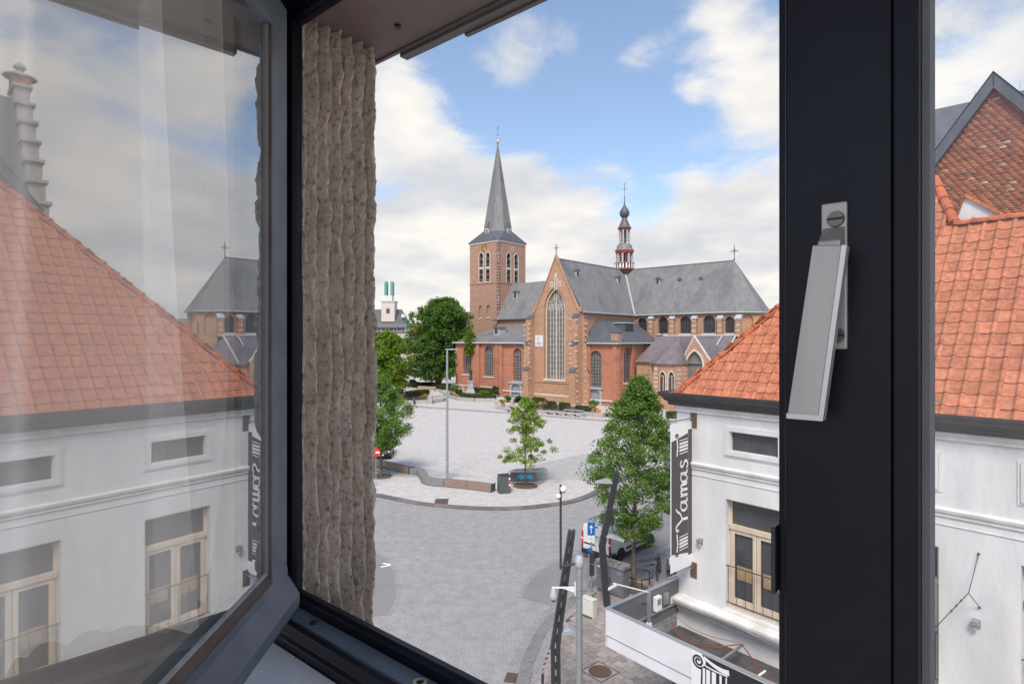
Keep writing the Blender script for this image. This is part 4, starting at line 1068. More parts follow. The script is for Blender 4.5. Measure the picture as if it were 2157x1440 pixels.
# tower cap and spire
TCN = FL(TWD / 2, TWD / 2, 0)
def sz(py): return H + (CY - py) / F * TCN.y
cap = []
cs = [FL(-.3, -.3, TZ), FL(TWD + .3, -.3, TZ), FL(TWD + .3, TWD + .3, TZ), FL(-.3, TWD + .3, TZ)]
AP = 3.75; ZC = sz(491.5)
oc = [TCN + (CB * math.cos(R(22.5 + 45 * k)) + CA * math.sin(R(22.5 + 45 * k))) * (AP / math.cos(R(22.5))) + Vector((0, 0, ZC)) for k in range(8)]
tip = TCN + Vector((0, 0, sz(303)))
for k in range(8):
    a, b = oc[k], oc[(k + 1) % 8]; m = (a + b) / 2
    if k % 2 == 1:      # faces towards a side of the square
        pass
mb = MB()
P = cs + oc
# corners of cs in local (x along CB, y along CA): 0:(-,-) 1:(+,-) 2:(+,+) 3:(-,+)
quad_c = {0: 2, 1: 3, 2: 0, 3: 1}
ang = lambda p: math.atan2((p - TCN).dot(CA), (p - TCN).dot(CB))
order = sorted(range(8), key=lambda k: ang(oc[k])); corner = sorted(range(4), key=lambda k: ang(cs[k]))
vs_ = [oc[k] for k in order] + [cs[k] for k in corner]
for i in range(4):
    c0, c1_ = 8 + i, 8 + (i + 1) % 4
    # octagon vertices nearest each corner
    def near(ci): return sorted(range(8), key=lambda k: (vs_[k] - vs_[ci]).to_2d().length)[:2] if hasattr(Vector, 'to_2d') else sorted(range(8), key=lambda k: (vs_[k] - vs_[ci]).length)[:2]
    n0 = near(c0); n1 = near(c1_)
    mb.add([vs_[c0], vs_[n0[0]], vs_[n0[1]]], [(0, 1, 2)])
    # side trapezoid: pick the pair closest together across the side
    pair = min(((a_, b_) for a_ in n0 for b_ in n1), key=lambda ab: (vs_[ab[0]] - vs_[ab[1]]).length)
    mb.add([vs_[c0], vs_[c1_], vs_[pair[1]], vs_[pair[0]]], [(0, 1, 2, 3)])
capo = mb.build('tower_cap', 'slate_dark', church)
mb = MB()
rings = []
for f_, zf in ((1.0, 0), (.93, .05), (.015, 1.0)):
    rings.append([TCN + (p - TCN - Vector((0, 0, ZC))) * f_ + Vector((0, 0, ZC + (sz(303) - ZC) * zf)) for p in [oc[k] for k in order]])
for i in range(2):
    for k in range(8): mb.add([rings[i][k], rings[i][(k + 1) % 8], rings[i + 1][(k + 1) % 8], rings[i + 1][k]], [(0, 1, 2, 3)])
spire = mb.build('spire', 'slate', church)
mb = MB()
for k in range(8): mb.tube([rings[1][k], rings[2][k]], [.10, .04], 5)
for c in cs: 
    n2 = sorted(oc, key=lambda p: (p - c).length)[:2]
    for p in n2: mb.tube([c, p], .10, 4)
mb.build('hip_lead', 'slate', spire)
mb = MB(); mb.lathe([(.16, 0), (.38, .6), (.40, .8), (.2, 1.1), (.07, 1.4), (.06, 3.0)], tip - Vector((0, 0, .4)), 10); mb.build('finial', 'gold', spire)
mb = MB(); b = tip; mb.tube([b + Vector((0, 0, 1)), b + Vector((0, 0, 4.2))], .05, 5)
mb.tube([b + CB * .8 + Vector((0, 0, 2.3)), b - CB * .8 + Vector((0, 0, 2.3))], .045, 5); mb.prism([(-.2, 3.9), (.3, 4.1), (.45, 4.4), (.1, 4.15)], -.03, .03, lambda u, w, z: tip - CB * u + CA * w + Vector((0, 0, z)))
mb.build('spire_cross', 'iron', spire)
for nrm in (-CA, -CB, CA, CB):
    sd = Vector((-nrm.y, nrm.x, 0)); c = TCN + nrm * (AP + .35) + Vector((0, 0, ZC - 1.5))
    fr = lambda x, y, z, c=c, sd=sd, nrm=nrm: c + sd * x - nrm * y + Vector((0, 0, z))
    o = MB().box(-.62, .62, 0, 1.8, 0, 2.3, fr).build('spire_dormer', 'lead', church)
    mb = MB(); mb.lathe([(1.05, 0), (.75, .35), (.35, 1.2), (.03, 1.9)], fr(0, .7, 2.25), 4, rot=math.atan2(sd.y, sd.x) + math.pi / 4); mb.build('dormer_roof', 'slate_dark', o)
    MB().box(-.36, .36, -.03, -.003, .3, 1.9, fr).build('shutter', 'cabinet_grey', o)
for c, z in (((1.3, 36.8), 0),): pass

# --- right-hand side chapel against the transept
AZ = 11.2; QF, TF = 7.25, .8
(dx0, dz0), (dx1, _) = cp(1239, 853, TF), cp(1267, 853, TF); dz1 = cp(1253, 815, TF)[1]
(wx0, wzb), (wx1, _) = cp(1243.5, 816, TF), cp(1267, 816, TF); wsp = cp(1255, 752, TF)[1]
wc, ww = (wx0 + wx1) / 2, abs(wx0 - wx1)
lp = arch(wc, wzb + .1, ww, wsp, 'round', 12)
dc, dw = (dx0 + dx1) / 2, abs(dx0 - dx1)
dlp = arch(dc, 0, dw * .80, dz1 * .64, 'round', 12, dz1 * .24)
MB().wall([(-QF, 0), (-1.2, 0), (-1.2, AZ), (-QF, AZ)], [lp, dlp], TF, TF + .45, CH).build('chapel_wall', 'brick_red', church)
cwindow(wc, wzb + .1, ww, wsp, 'round', TF, CH, nx=4, nz=9, tw=.3)
def portal(c, w, z1, t, lp, fr=CH):
    d_ = MB().wall([(c - w / 2 - .1, 0), (c + w / 2 + .1, 0), (c + w / 2 + .1, z1), (c - w / 2 - .1, z1)], [lp], t - .18, t + .2, fr).build('door_surround', 'bluestone', church)
    MB().box(c - w / 2 - .35, c + w / 2 + .35, t - .35, t - .19, z1 - .35, z1 + .05, fr).build('lintel', 'bluestone', d_)
    dw_ = max(u for u, _ in lp) - min(u for u, _ in lp); zt = max(z for _, z in lp)
    door = MB().prism(lp, t + .14, t + .22, fr).build('door', 'door_blue', church)
    mb = MB().box(c - .025, c + .025, t + .12, t + .135, 0, zt - .05, fr)
    for sg in (-1, 1):
        for zz in (.25, zt * .5): mb.box(c + sg * dw_ * .25 - dw_ * .16, c + sg * dw_ * .25 + dw_ * .16, t + .122, t + .137, zz, zz + zt * .36, fr)
    mb.build('door_panels', 'door_blue', door)
    MB().box(c + .08, c + .14, t + .08, t + .121, 1.0, 1.15, fr).build('handle', 'iron', door)
portal(dc, dw, dz1, TF, dlp)
FQ = lambda x, y, z: CH(-QF, TF, 0) + CA * x + CB * y + Vector((0, 0, z))       # right face of that chapel
(x0, zb_), (x1, _) = onplane(1314, 806, FQ(0, 0, 0), CA), onplane(1331, 806, FQ(0, 0, 0), CA); zs_ = onplane(1322, 748, FQ(0, 0, 0), CA)[1]
lp = arch((x0 + x1) / 2, zb_, abs(x1 - x0), zs_, 'round', 12)
MB().wall([(0, 0), (14.2, 0), (14.2, AZ), (0, AZ)], [lp], 0, .45, FQ).build('chapel_wall', 'brick_red', church)
cwindow((x0 + x1) / 2, zb_, abs(x1 - x0), zs_, 'round', 0, FQ, nx=3, nz=9, tw=.3)
for x in (-.02, 4.6, 9.6, 13.6): MB().box(x, x + .75, -.28, -.002, 0, AZ - .15, FQ).build('pilaster', 'brick_red', church)
for s in (-QF - .02, -1.8): MB().box(s, s + .8, TF - .28, TF - .002, 0, AZ - .15, CH).build('pilaster', 'brick_red', church)
MB().box(-QF - .2, -1.2, TF - .2, TF - .003, .9, 1.15, CH).build('plinth_course', 'limestone', church)
topz = 15.6
roof('roof', [[CH(-QF - .5, TF - .5, AZ - .1), CH(-.05, TF - .5, AZ - .1), CH(-.05, 5.3, topz)], [CH(-QF - .5, TF - .5, AZ - .1), CH(-.05, 5.3, topz), CH(-.05, TW - .2, topz), CH(-QF - .5, 15.3, AZ - .1)],
              [CH(-QF - .5, 15.3, AZ - .1), CH(-.05, TW - .2, topz), CH(-.05, TW - .1, AZ - .1)]], 'slate_dark')
mb = MB(); mb.tube([CH(-1.2, TF - .6, AZ - .12), CH(-QF - .6, TF - .6, AZ - .12), CH(-QF - .6, 15.2, AZ - .12)], .16, 6); mb.build('gutter', 'copper_gutter', church)
p = CH(-QF + .6, TF + .6, AZ - .3)
mb = MB().box(-.75, .75, -.55, .55, 0, 2.0, lambda x, y, z: p + CB * x + CA * y + Vector((0, 0, z))); ch_ = mb.build('chimney', 'brick_tower', church)
MB().box(-.85, .85, -.65, .65, 2.0, 2.15, lambda x, y, z: p + CB * x + CA * y + Vector((0, 0, z))).build('chimney_cap', 'slate_dark', ch_)
nch = (CH(-QF - .5, 15.3, AZ) - CH(-QF - .5, .3, AZ)).cross(CH(-.05, 5.3, topz) - CH(-QF - .5, 5.3, AZ)).normalized()
q = on_slope(1318, 694, CH(-QF - .5, 5, AZ - .1), nch)
fr = lambda x, y, z: q + CA * x - CB * y + Vector((0, 0, z))
o = MB().box(-1.5, 1.5, -1.6, .8, -.6, 1.15, fr).build('roof_lantern', 'slate_dark', church)
mb = MB().box(-1.7, 1.7, .65, .95, 1.15, 1.32, fr).box(-1.7, -1.45, -1.8, .65, 1.15, 1.32, fr); mb.build('lantern_edge', 'lead', o)
MB().box(-1.4, 1.4, .805, .83, -.3, 1.0, fr).build('lantern_pane', 'church_glass', o)

# --- left aisle: projecting portal bay, then recessed bays
S1, TL = 20.6, 5.0
(a0, zb_), (a1, _) = cp(1081.5, 803, TF), cp(1099, 803, TF); zs_ = cp(1090, 745, TF)[1]
c_, w_ = (a0 + a1) / 2, abs(a0 - a1); lp = arch(c_, zb_ + .1, w_, zs_, 'round', 12)
(d0, _), (d1, _) = cp(1076, 838, TF), cp(1099.5, 838, TF); dz1 = cp(1088, 804, TF)[1]; dc, dw = (d0 + d1) / 2, abs(d0 - d1)
dlp = arch(dc, 0, dw * .80, dz1 * .64, 'round', 12, dz1 * .24)
MB().wall([(11.8, 0), (S1, 0), (S1, AZ), (11.8, AZ)], [lp, dlp], TF, TF + .45, CH).build('aisle_wall', 'brick_red', church)
cwindow(c_, zb_ + .1, w_, zs_, 'round', TF, CH, nx=3, nz=9, tw=.3); portal(dc, dw, dz1, TF, dlp)
for s in (S1 - .9,): MB().box(s, s + .95, TF - .35, TF - .002, 0, AZ - .15, CH).build('pilaster', 'brick_red', church)
MB().box(11.9, S1 + .1, TF - .2, TF - .003, 1.3, 1.55, CH).build('plinth_course', 'limestone', church)
hl = []; sp = []
for x0, x1, yb, ys in ((976, 993, 787, 741), (1020.5, 1039.5, 792, 742)):
    (a, zb_), (b, _) = cp(x0, yb, TL), cp(x1, yb, TL); zs_ = cp((x0 + x1) / 2, ys, TL)[1]; sp.append(((a + b) / 2, zb_, abs(a - b), zs_)); hl.append(arch((a + b) / 2, zb_, abs(a - b), zs_, 'round', 12))
S2 = 38.6
MB().wall([(S1, 0), (S2, 0), (S2, AZ), (S1, AZ)], hl, TL, TL + .45, CH).build('aisle_wall', 'brick_red', church)
for (c_, z0, w_, zs_) in sp: cwindow(c_, z0, w_, zs_, 'round', TL, CH, nx=4, nz=9, tw=.32)
for px in (1008, 1048): 
    s = cp(px, 760, TL)[0]; MB().box(s - .55, s + .55, TL - .35, TL - .002, 0, AZ - .15, CH).build('pilaster', 'brick_red', church)
MB().box(S1 + .02, S2, TL - .18, TL - .003, 1.3, 1.55, CH).build('plinth_course', 'limestone', church)
MB().box(S2 - .02, S2, TL, TW, 0, AZ, CH).build('aisle_wall', 'brick_red', church)
MB().box(S1 - .1, S1, TF + .01, TL, 0, AZ, CH).build('aisle_wall', 'brick_red', church)
tz_ = 15.6
roof('roof', [[CH(11.4, TF - .5, AZ - .1), CH(S1 + .5, TF - .5, AZ - .1), CH(S1 - 2.5, TW, tz_), CH(11.4, TW, tz_)],
              [CH(S1 + .5, TF - .5, AZ - .1), CH(S1 + .5, TL - .5, AZ - .1), CH(S1 - 2.5, TW, tz_)],
              [CH(S1 - 4, TL - .5, AZ - .12), CH(S2 + .5, TL - .5, AZ - .12), CH(S2 - 3.0, TW, tz_ - .1), CH(S1 - 4, TW, tz_ - .1)],
              [CH(S2 + .5, TL - .5, AZ - .12), CH(S2 + .5, TW + 6, AZ - .12), CH(S2 - 3.0, TW, tz_ - .1)]])
mb = MB(); mb.tube([CH(12, TF - .6, AZ - .12), CH(S1 + .6, TF - .6, AZ - .12), CH(S1 + .6, TL - .6, AZ - .12), CH(S2 + .6, TL - .6, AZ - .12)], .17, 6); mb.build('gutter', 'lead', church)
na = (CH(S2, TL, AZ) - CH(S1, TL, AZ)).cross(CH(S1, TW, tz_) - CH(S1, TL, AZ)).normalized()
dormer(on_slope(1045, 704, CH(S1, TL - .5, AZ), na), -CA, 1.6, 1.4, 2.5)
# downpipes
for s, t in ((-1.05, TF - .05), (21.2, TL - .1)): bar('downpipe', CH(s, t - .2, 0), CH(s, t - .2, AZ - .2), .09, 'iron')
bar('downpipe', FR1(6.4, -.15, 11), FR1(6.4, -.15, EZ - .4), .09, 'iron')
for px in (1450, 1567): pass

# --- low Gothic chapels along the choir
LT = 6.0; LZ = 7.9
FC = lambda x, y, z: CH(-x, y, z)                     # x = towards the apse
def cl(px, py, t=LT): s, z = cp(px, py, t); return -s, z
x0, _ = cl(1440, 760); x1, _ = cl(1500, 760); xa, za = cl(1465.5, 709)
(a, zb_), (b, _) = cl(1450, 815), cl(1483, 815); zs_ = cl(1466, 768)[1]; zp = cl(1466, 739)[1]
lp = arch((a + b) / 2, max(zb_, .5) - 2.5, abs(a - b), zs_, 'pointed', 14, zp - zs_)
MB().wall([(x0, 0), (x1, 0), (x1, LZ + .3), (xa, za), (x0, LZ + .3)], [lp], LT - .6, LT, FC).build('chapel_gable', 'brick_buff', church)
MB().ring(lp, grow(lp, .3), LT - .66, LT - .58, FC).build('window_trim', 'limestone', church)
MB().prism(lp, LT - .1, LT - .02, FC).build('chapel_window', 'church_glass_mesh', church)
for sg in (x0, x1):
    mb = MB(); mb.tube([FC(sg, LT - .5, LZ + .35), FC(xa, LT - .5, za + .1)], .16, 5); mb.build('gable_coping', 'limestone', church)
roof('roof', [[FC(x0 - .3, LT - .55, LZ), FC(xa, LT - .55, za), FC(xa, TW - .1, za), FC(x0 - .3, LT + 4.5, LZ + 2.2)], [FC(x1 + .3, LT - .55, LZ), FC(x1 + .3, LT + 4.5, LZ + 2.2), FC(xa, TW - .1, za), FC(xa, LT - .55, za)]], 'slate_violet')
MB().box(8, 24.5, LT, TW, 0, LZ, FC).build('ambulatory_wall', 'brick_buff', church)
roof('roof', [[FC(8, LT - .4, LZ), FC(24.8, LT - .4, LZ), FC(22, 14, 12.4), FC(8, 14, 12.4)], [FC(24.8, LT - .4, LZ), FC(26, TW, LZ), FC(22, 14, 12.4)], [FC(8, 14, 12.35), FC(22, 14, 12.35), FC(23, TW, 12.4), FC(8, TW, 12.4)]], 'slate_violet')
# polygonal chapel
t2 = 2.2
p0, _ = cl(1374, 790, t2 + 1.6); p1, _ = cl(1385, 790, t2); p2, _ = cl(1425, 790, t2); p3, _ = cl(1438, 790, t2 + 1.6)
pts = [(p0, LT + 3), (p0, t2 + 1.6), (p1, t2), (p2, t2), (p3, t2 + 1.6), (p3, LT + 1)]
zt = LZ - .1
for i in range(5):
    P0, P1 = FC(*pts[i], 0), FC(*pts[i + 1], 0); d = P1 - P0; Lf = d.length; d.normalize(); n = Vector((d.y, -d.x, 0))
    if n.dot(FC((p1 + p2) / 2, LT, 0) - P0) < 0: n = -n
    fr = lambda x, y, z, P0=P0, d=d, n=n: P0 + d * x + n * y + Vector((0, 0, z))
    hs = []
    if i == 2: cs_ = [Lf * .27, Lf * .73]
    elif i in (1, 3): cs_ = [Lf * .5]
    else: cs_ = []
    for c in cs_: hs.append(arch(c, 2.4, min(1.0, Lf * .5), 5.6, 'pointed', 12))
    MB().wall([(0, 0), (Lf, 0), (Lf, zt), (0, zt)], hs, 0, .4, fr).build('chapel_wall', 'brick_buff', church)
    for lp in hs:
        c = (lp[0][0] + lp[1][0]) / 2; w = lp[1][0] - lp[0][0]
        wn = MB().ring(lp, grow(lp, .18), -.06, .02, fr).build('window', 'limestone', church)
        MB().prism(lp, .3, .38, fr).build('pane', 'church_glass', wn)
        mb = MB().box(c - .05, c + .05, .2, .3, 2.4, 5.7, fr)
        for sg in (-1, 1): mb.tube([fr(c + sg * w * .25 + w * .25 * math.cos(k * math.pi / 6), .25, 5.5 + w * .3 * math.sin(k * math.pi / 6)) for k in range(7)], .05, 4)
        mb.build('tracery', 'limestone', wn)
    mb = MB().box(-.35, .35, -.55, .1, 0, zt - .5, fr); bt = mb.build('buttress', 'brick_buff', church)
    mb = MB()
    for k in range(9): mb.box(-.37, .37, -.57, -.5, 1 + k * .72, 1.16 + k * .72, fr)
    mb.build('quoin_stones', 'limestone', bt, kind='stuff')
mx_ = (p1 + p2) / 2
hp_ = FC(mx_ + .2, LT + .4, 12.2)
roof('roof', [[FC(pts[i][0] + (pts[i][0] - mx_) * .1, pts[i][1] - (.35 if i in (1, 2, 3, 4) else 0), zt), FC(pts[i + 1][0] + (pts[i + 1][0] - mx_) * .1, pts[i + 1][1] - (.35 if i + 1 in (1, 2, 3, 4) else 0), zt), hp_] for i in range(5)] +
     [[hp_, FC(p3 + .4, LT + 1, zt), FC(xa, LT + 1.5, 12.0)], [hp_, FC(xa, LT + 1.5, 12.0), FC(xa, 14, 12.3), FC(mx_, 14, 12.3)]], 'slate_violet')
for px in (1441, 1501, 1530):
    x, _ = cl(px, 740, LT + 2); bar('valley_lead', FC(x, LT - .3, LZ + .15), FC(x - .6, 13.5, 12.45), .14, 'lead')
bar('ridge_lead', FC(9, 14, 12.45), FC(22.5, 14, 12.45), .16, 'lead')

# ================================================================== WHITE CORNER HOUSE ACROSS THE STREET
BU = Vector((.639, -.769, 0)); BK = Vector((.769, .639, 0)); BC = Vector((4.82, 17.02, 0))
def WB(m, k, z): return BC + BU * m + BK * k + Vector((0, 0, z))
def bp(px, py, k=0.0): return onplane(px, py, WB(0, k, 0), BU)
house = thing('corner_house', 'white rendered corner house with orange pantile roof and dark gutter', 'house', WB(4.5, 4.5, 0))
WINM = [(1.55, 3.12), (4.79, 6.36), (7.67, 9.24), (10.6, 12.15)]
holes = []
for a, b in WINM:
    holes.append([(a, 4.26), (b, 4.26), (b, 7.22), (a, 7.22)])
    holes.append([(a + .14, 8.55), (b - .14, 8.55), (b - .14, 9.05), (a + .14, 9.05)])
ML = 13.5
MB().wall([(0, 0), (ML, 0), (ML, 9.72), (0, 9.72)], holes, 0, .32, WB).build('wall', 'plaster_white', house)
MB().box(-.004, 0.0, .002, 9.6, 0, 9.72, WB).build('wall', 'plaster_white', house)
MB().box(.01, ML, 9.5, 9.6, 0, 9.7, WB).build('wall', 'plaster_white', house)
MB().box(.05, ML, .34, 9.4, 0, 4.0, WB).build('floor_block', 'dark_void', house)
# string course and cornice moulding
for nm, pr in (('string_course', [(0, 7.86), (-.035, 7.88), (-.035, 7.93), (-.07, 7.97), (-.085, 8.03), (-.06, 8.05), (0, 8.07)]), ('cornice', [(0, 9.45), (-.05, 9.47), (-.05, 9.53), (-.11, 9.60), (-.12, 9.70), (0, 9.70)])):
    mb = MB(); mb.prism([(k, z) for k, z in pr], -.02, ML, lambda k, m, z: WB(m, k, z)); mb.build(nm, 'plaster_ledge', house)
mb = MB(); mb.prism([(0, 7.70), (-.02, 7.70), (-.02, 7.715), (0, 7.715)], 0, ML, lambda k, m, z: WB(m, k, z)); mb.build('string_line', 'plaster_ledge', house)
# heavy box gutter, returning round the corner
GP = [(-.16, 9.64), (-.19, 9.70), (-.19, 9.745), (-.27, 9.79), (-.29, 9.84), (-.36, 9.90), (-.39, 9.97), (-.40, 10.03), (-.375, 10.03), (-.36, 9.99), (-.05, 9.94), (-.05, 9.73)]
mb = MB()
n = len(GP)
P0 = [WB(ML, k, z) for k, z in GP]; P1 = [WB(k, k, z) for k, z in GP]; P2 = [WB(k, 9.5, z) for k, z in GP]
mb.add(P0 + P1 + P2, [(i, (i + 1) % n, (i + 1) % n + n, i + n) for i in range(n)] + [(i + n, (i + 1) % n + n, (i + 1) % n + 2 * n, i + 2 * n) for i in range(n)])
mb.build('gutter', 'gutter_dark', house)
mb = MB(); mb.add([WB(ML, -.355, 9.992), WB(-.355, -.355, 9.992), WB(.1, .1, 9.96), WB(ML, .1, 9.96)], [(0, 1, 2, 3)]); mb.add([WB(-.355, -.355, 9.993), WB(-.355, 9.5, 9.993), WB(.1, 9.5, 9.961), WB(.1, .1, 9.961)], [(0, 1, 2, 3)])
mb.build('gutter_lining', 'zinc', house, recalc=False)
# french windows
def french(a, b, full=True):
    w = b - a; zt = 6.45
    fr_ = MB().wall([(a, 4.262), (b, 4.262), (b, 7.218), (a, 7.218)], [[(a + .09, 4.40), ((a + b) / 2 - .045, 4.40), ((a + b) / 2 - .045, zt - .09), (a + .09, zt - .09)],
          [((a + b) / 2 + .045, 4.40), (b - .09, 4.40), (b - .09, zt - .09), ((a + b) / 2 + .045, zt - .09)], [(a + .07, zt + .07), (b - .07, zt + .07), (b - .07, 7.14), (a + .07, 7.14)]], .20, .27, WB).build('window', 'timber_cream', house)
    MB().box(a + .02, b - .02, .13, .198, zt - .05, zt + .06, WB).build('transom', 'timber_cream', fr_)
    for x0, x1 in ((a + .06, (a + b) / 2 - .008), ((a + b) / 2 + .008, b - .06)):
        MB().wall([(x0, 4.36), (x1, 4.36), (x1, zt - .06), (x0, zt - .06)], [[(x0 + .10, 4.55), (x1 - .10, 4.55), (x1 - .10, zt - .16), (x0 + .10, zt - .16)]], .165, .198, WB).build('casement', 'timber_cream', fr_)
        MB().box(x0 + .05, x1 - .05, .225, .232, 4.5, zt - .1, WB).build('pane', 'pane_dark', fr_)
        MB().box(x0 + .14, x1 - .14, .2215, .2245, 5.05, 5.42, WB).build('board', 'cardboard', fr_)
    MB().box(a + .05, b - .05, .235, .242, zt + .03, 7.18, WB).build('pane', 'pane_dark', fr_)
    # iron guard rail
    mb = MB()
    for z in (4.43, 5.42): mb.tube([WB(a - .03, .03, z), WB(b + .03, .03, z)], .014, 6)
    nb = 7
    for i in range(nb): x = a + .06 + (w - .12) * i / (nb - 1); mb.tube([WB(x, .03, 4.43), WB(x, .03, 5.42)], .008, 5)
    mb.build('guard_rail', 'pole_dark', fr_)
    MB().box(a - .05, b + .05, -.10, .2, 4.17, 4.255, WB).build('sill', 'plaster_ledge', fr_)
for a, b in WINM: french(a, b)
for a, b in WINM:
    fr_ = MB().ring([(a + .12, 8.53), (b - .12, 8.53), (b - .12, 9.07), (a + .12, 9.07)], [(a, 8.42), (b, 8.42), (b, 9.17), (a, 9.17)], -.045, .02, WB).build('attic_window', 'plaster_white', house)
    MB().ring([(a - .005, 8.415), (b + .005, 8.415), (b + .005, 9.175), (a - .005, 9.175)], [(a - .05, 8.37), (b + .05, 8.37), (b + .05, 9.22), (a - .05, 9.22)], -.02, .01, WB).build('frame', 'plaster_ledge', fr_)
    MB().box(a + .13, b - .13, .10, .11, 8.545, 9.055, WB).build('pane', 'pane_dark', fr_)
# ledge over the shop front
LP = [(0, 3.72), (-.10, 3.76), (-.12, 3.84), (-.22, 3.92), (-.30, 3.98), (-.34, 4.08), (-.34, 4.15), (-.20, 4.19), (0, 4.20)]
mb = MB(); mb.prism([(k, z) for k, z in LP], -.22, ML, lambda k, m, z: WB(m, k, z)); mb.build('ledge', 'plaster_ledge', house, bevel=.01)
mb = MB(); mb.prism([(-.42, 3.98), (.10, 3.98), (.10, 4.17), (-.42, 4.17), (-.46, 4.08)], -.42, -.10, lambda m, k, z: WB(m, k, z)); mb.build('ledge_return', 'plaster_ledge', house, bevel=.015)
mb = MB(); mb.lathe([(.10, 0), (.13, .05), (.10, .1), (.05, .18), (.07, .25), (.12, .30)], WB(-.10, -.16, 3.68), 12); mb.build('bracket_scroll', 'plaster_ledge', house, smooth=True)
# ---- pantile roof: front plane with single tiles, hip caps, ridge
TANP = 1.22; RZ0 = 9.93
roofp = MB()
fp = [(0, 0), (ML, 0), (ML, 3.67), (5.8, 3.67), (5.0, 5.0)]
def RP(m, k, dz=0.0): return WB(m, k, RZ0 + TANP * k + dz)
def RL(m, k, dz=0.0): return WB(m, k, RZ0 + TANP * m + dz)          # left (side street) slope
roofp.add([RP(m, k) for m, k in fp], [tuple(range(5))])
roofp.add([RL(0, 0), RL(5, 5), RL(0, 10)], [(0, 1, 2)])
roofp.add([RP(5.8, 3.67), RP(ML, 3.67), WB(ML, 7.34, RZ0), WB(5.8, 7.34, RZ0)], [(0, 1, 2, 3)])
roofp.add([RP(5, 5), RP(5.8, 3.67), WB(5.8, 7.34, RZ0), WB(5, 10, RZ0)], [(0, 1, 2, 3)])
roofo = roofp.build('roof', 'terracotta_cap', house, recalc=False)
def tile_mesh():
    """single-lap pantile: shallow pan with a rounded roll on its right edge, open underside, 3 cm thick nose"""
    W_, L_ = .298, .375; nx = 9
    xs = [0, .03, .10, .18, .205, .225, .25, .275, .298]; zs = [.012, .004, .000, .004, .018, .040, .050, .040, .020]
    V = []; 
    for y, dz in ((0, .026), (L_, .004)):
        for x, z in zip(xs, zs): V.append((x, y, z + dz))
    for x, z in zip(xs, zs): V.append((x, 0.004, z + .010))
    Fc = [(i, i + 1, i + 1 + nx, i + nx) for i in range(nx - 1)] + [(i + 2 * nx, i + 1 + 2 * nx, i + 1, i) for i in range(nx - 1)]
    Fc += [(0, nx, 2 * nx)]
    return V, Fc
TV, TF_ = tile_mesh()
tme = bpy.data.meshes.new('roof_tile'); tme.from_pydata(TV, [], TF_); tme.materials.append(MAT['terracotta']); tme.polygons.foreach_set('use_smooth', [False] * len(tme.polygons))
cosP = 1 / math.sqrt(1 + TANP ** 2); up_s = (BK + Vector((0, 0, TANP))).normalized()
def basis(xd, upv): n_ = xd.cross(upv).normalized(); return Matrix((xd, upv, n_)).transposed().to_4x4()
MF = basis(BU, up_s); up_l = (BU + Vector((0, 0, TANP))).normalized(); MLs = basis(-BK, up_l)
cand = []
dk = .206; tw_ = .292
for r in range(25):
    k = -.06 + r * dk
    for c in range(-1, 46):
        m = c * tw_ + .02
        km = k + .10
        if m + .15 < km or m > ML - .3: continue
        if k > 3.55 and m > 5.8 + (3.67 - k) * .55 - .3: continue
        if k > 4.9: continue
        p = RP(m, k, .035); q = RP(m + .15, k + .1)
        px = CX + q.x / q.y * F; py = CY - (q.z - H) / q.y * F
        vis = (1395 < px < 1632 or 1960 < px < 2165) and 380 < py < 900
        cand.append((0 if vis else 1, q.y, p, MF))
for r in range(25):
    k = -.06 + r * dk
    for c in range(0, 36):
        m = c * tw_
        if m - .05 < k + .1 or m > 10 - k - .1: continue
        cand.append((2, 0, WB(k, m, RZ0 + TANP * k + .035), MLs))
cand.sort(key=lambda c: (c[0], c[1]))
rest = []; nt_ = 0
for c in cand:
    if nt_ < 300 and c[0] == 0:
        o = bpy.data.objects.new('roof_tile', tme); COL.objects.link(o); o.parent = roofo
        j = Matrix.Translation((0, random.uniform(-.008, .008), random.uniform(-.003, .005))) @ Matrix.Rotation(random.uniform(-.016, .016), 4, 'Z') @ Matrix.Rotation(random.uniform(-.012, .02), 4, 'X')
        o.matrix_local = Matrix.Translation(c[2] - OFF[house.name]) @ c[3] @ j; nt_ += 1
    else: rest.append(c)
TVn = np.array([(*v, 1) for v in TV]); AV = []; AF = []; 
mbr = MB()
for c in rest:
    M = np.array(Matrix.Translation(c[2]) @ c[3]); P = (M @ TVn.T).T[:, :3]; mbr.add(P.tolist(), TF_)
mbr.build('roof_tiles', 'terracotta', roofo, kind='stuff', recalc=False)
def caps(path_a, path_b, n, parent, r=.105, mat='terracotta_cap', lift=.05):
    A, B = Vector(path_a), Vector(path_b); d = (B - A).normalized(); L_ = (B - A).length / n
    sd = d.cross(Vector((0, 0, 1))).normalized(); u = sd.cross(d).normalized()
    nq = 7; V = []
    for y, rr, dz in ((-.02, r * 1.12, .012), (.05, r * 1.12, .012), (.06, r, 0), (L_ + .02, r * .93, -.004)):
        for i in range(nq):
            q = math.pi * (i / (nq - 1)) * 1.16 - .08 * math.pi; V.append(sd * (rr * math.cos(q)) + d * y + u * (rr * math.sin(q) * .85 + dz))
    Fc = [(j * nq + i, j * nq + i + 1, (j + 1) * nq + i + 1, (j + 1) * nq + i) for j in range(3) for i in range(nq - 1)] + [tuple(range(nq))]
    me = bpy.data.meshes.new('cap_tile'); me.from_pydata([tuple(v) for v in V], [], Fc); me.materials.append(MAT[mat])
    for i in range(n):
        o = bpy.data.objects.new('cap_tile', me); COL.objects.link(o); o.parent = parent
        o.location = A + d * (L_ * i) + u * lift - OFF[house.name]; o.rotation_euler = (random.uniform(-.01, .01), random.uniform(-.01, .01), random.uniform(-.01, .01))
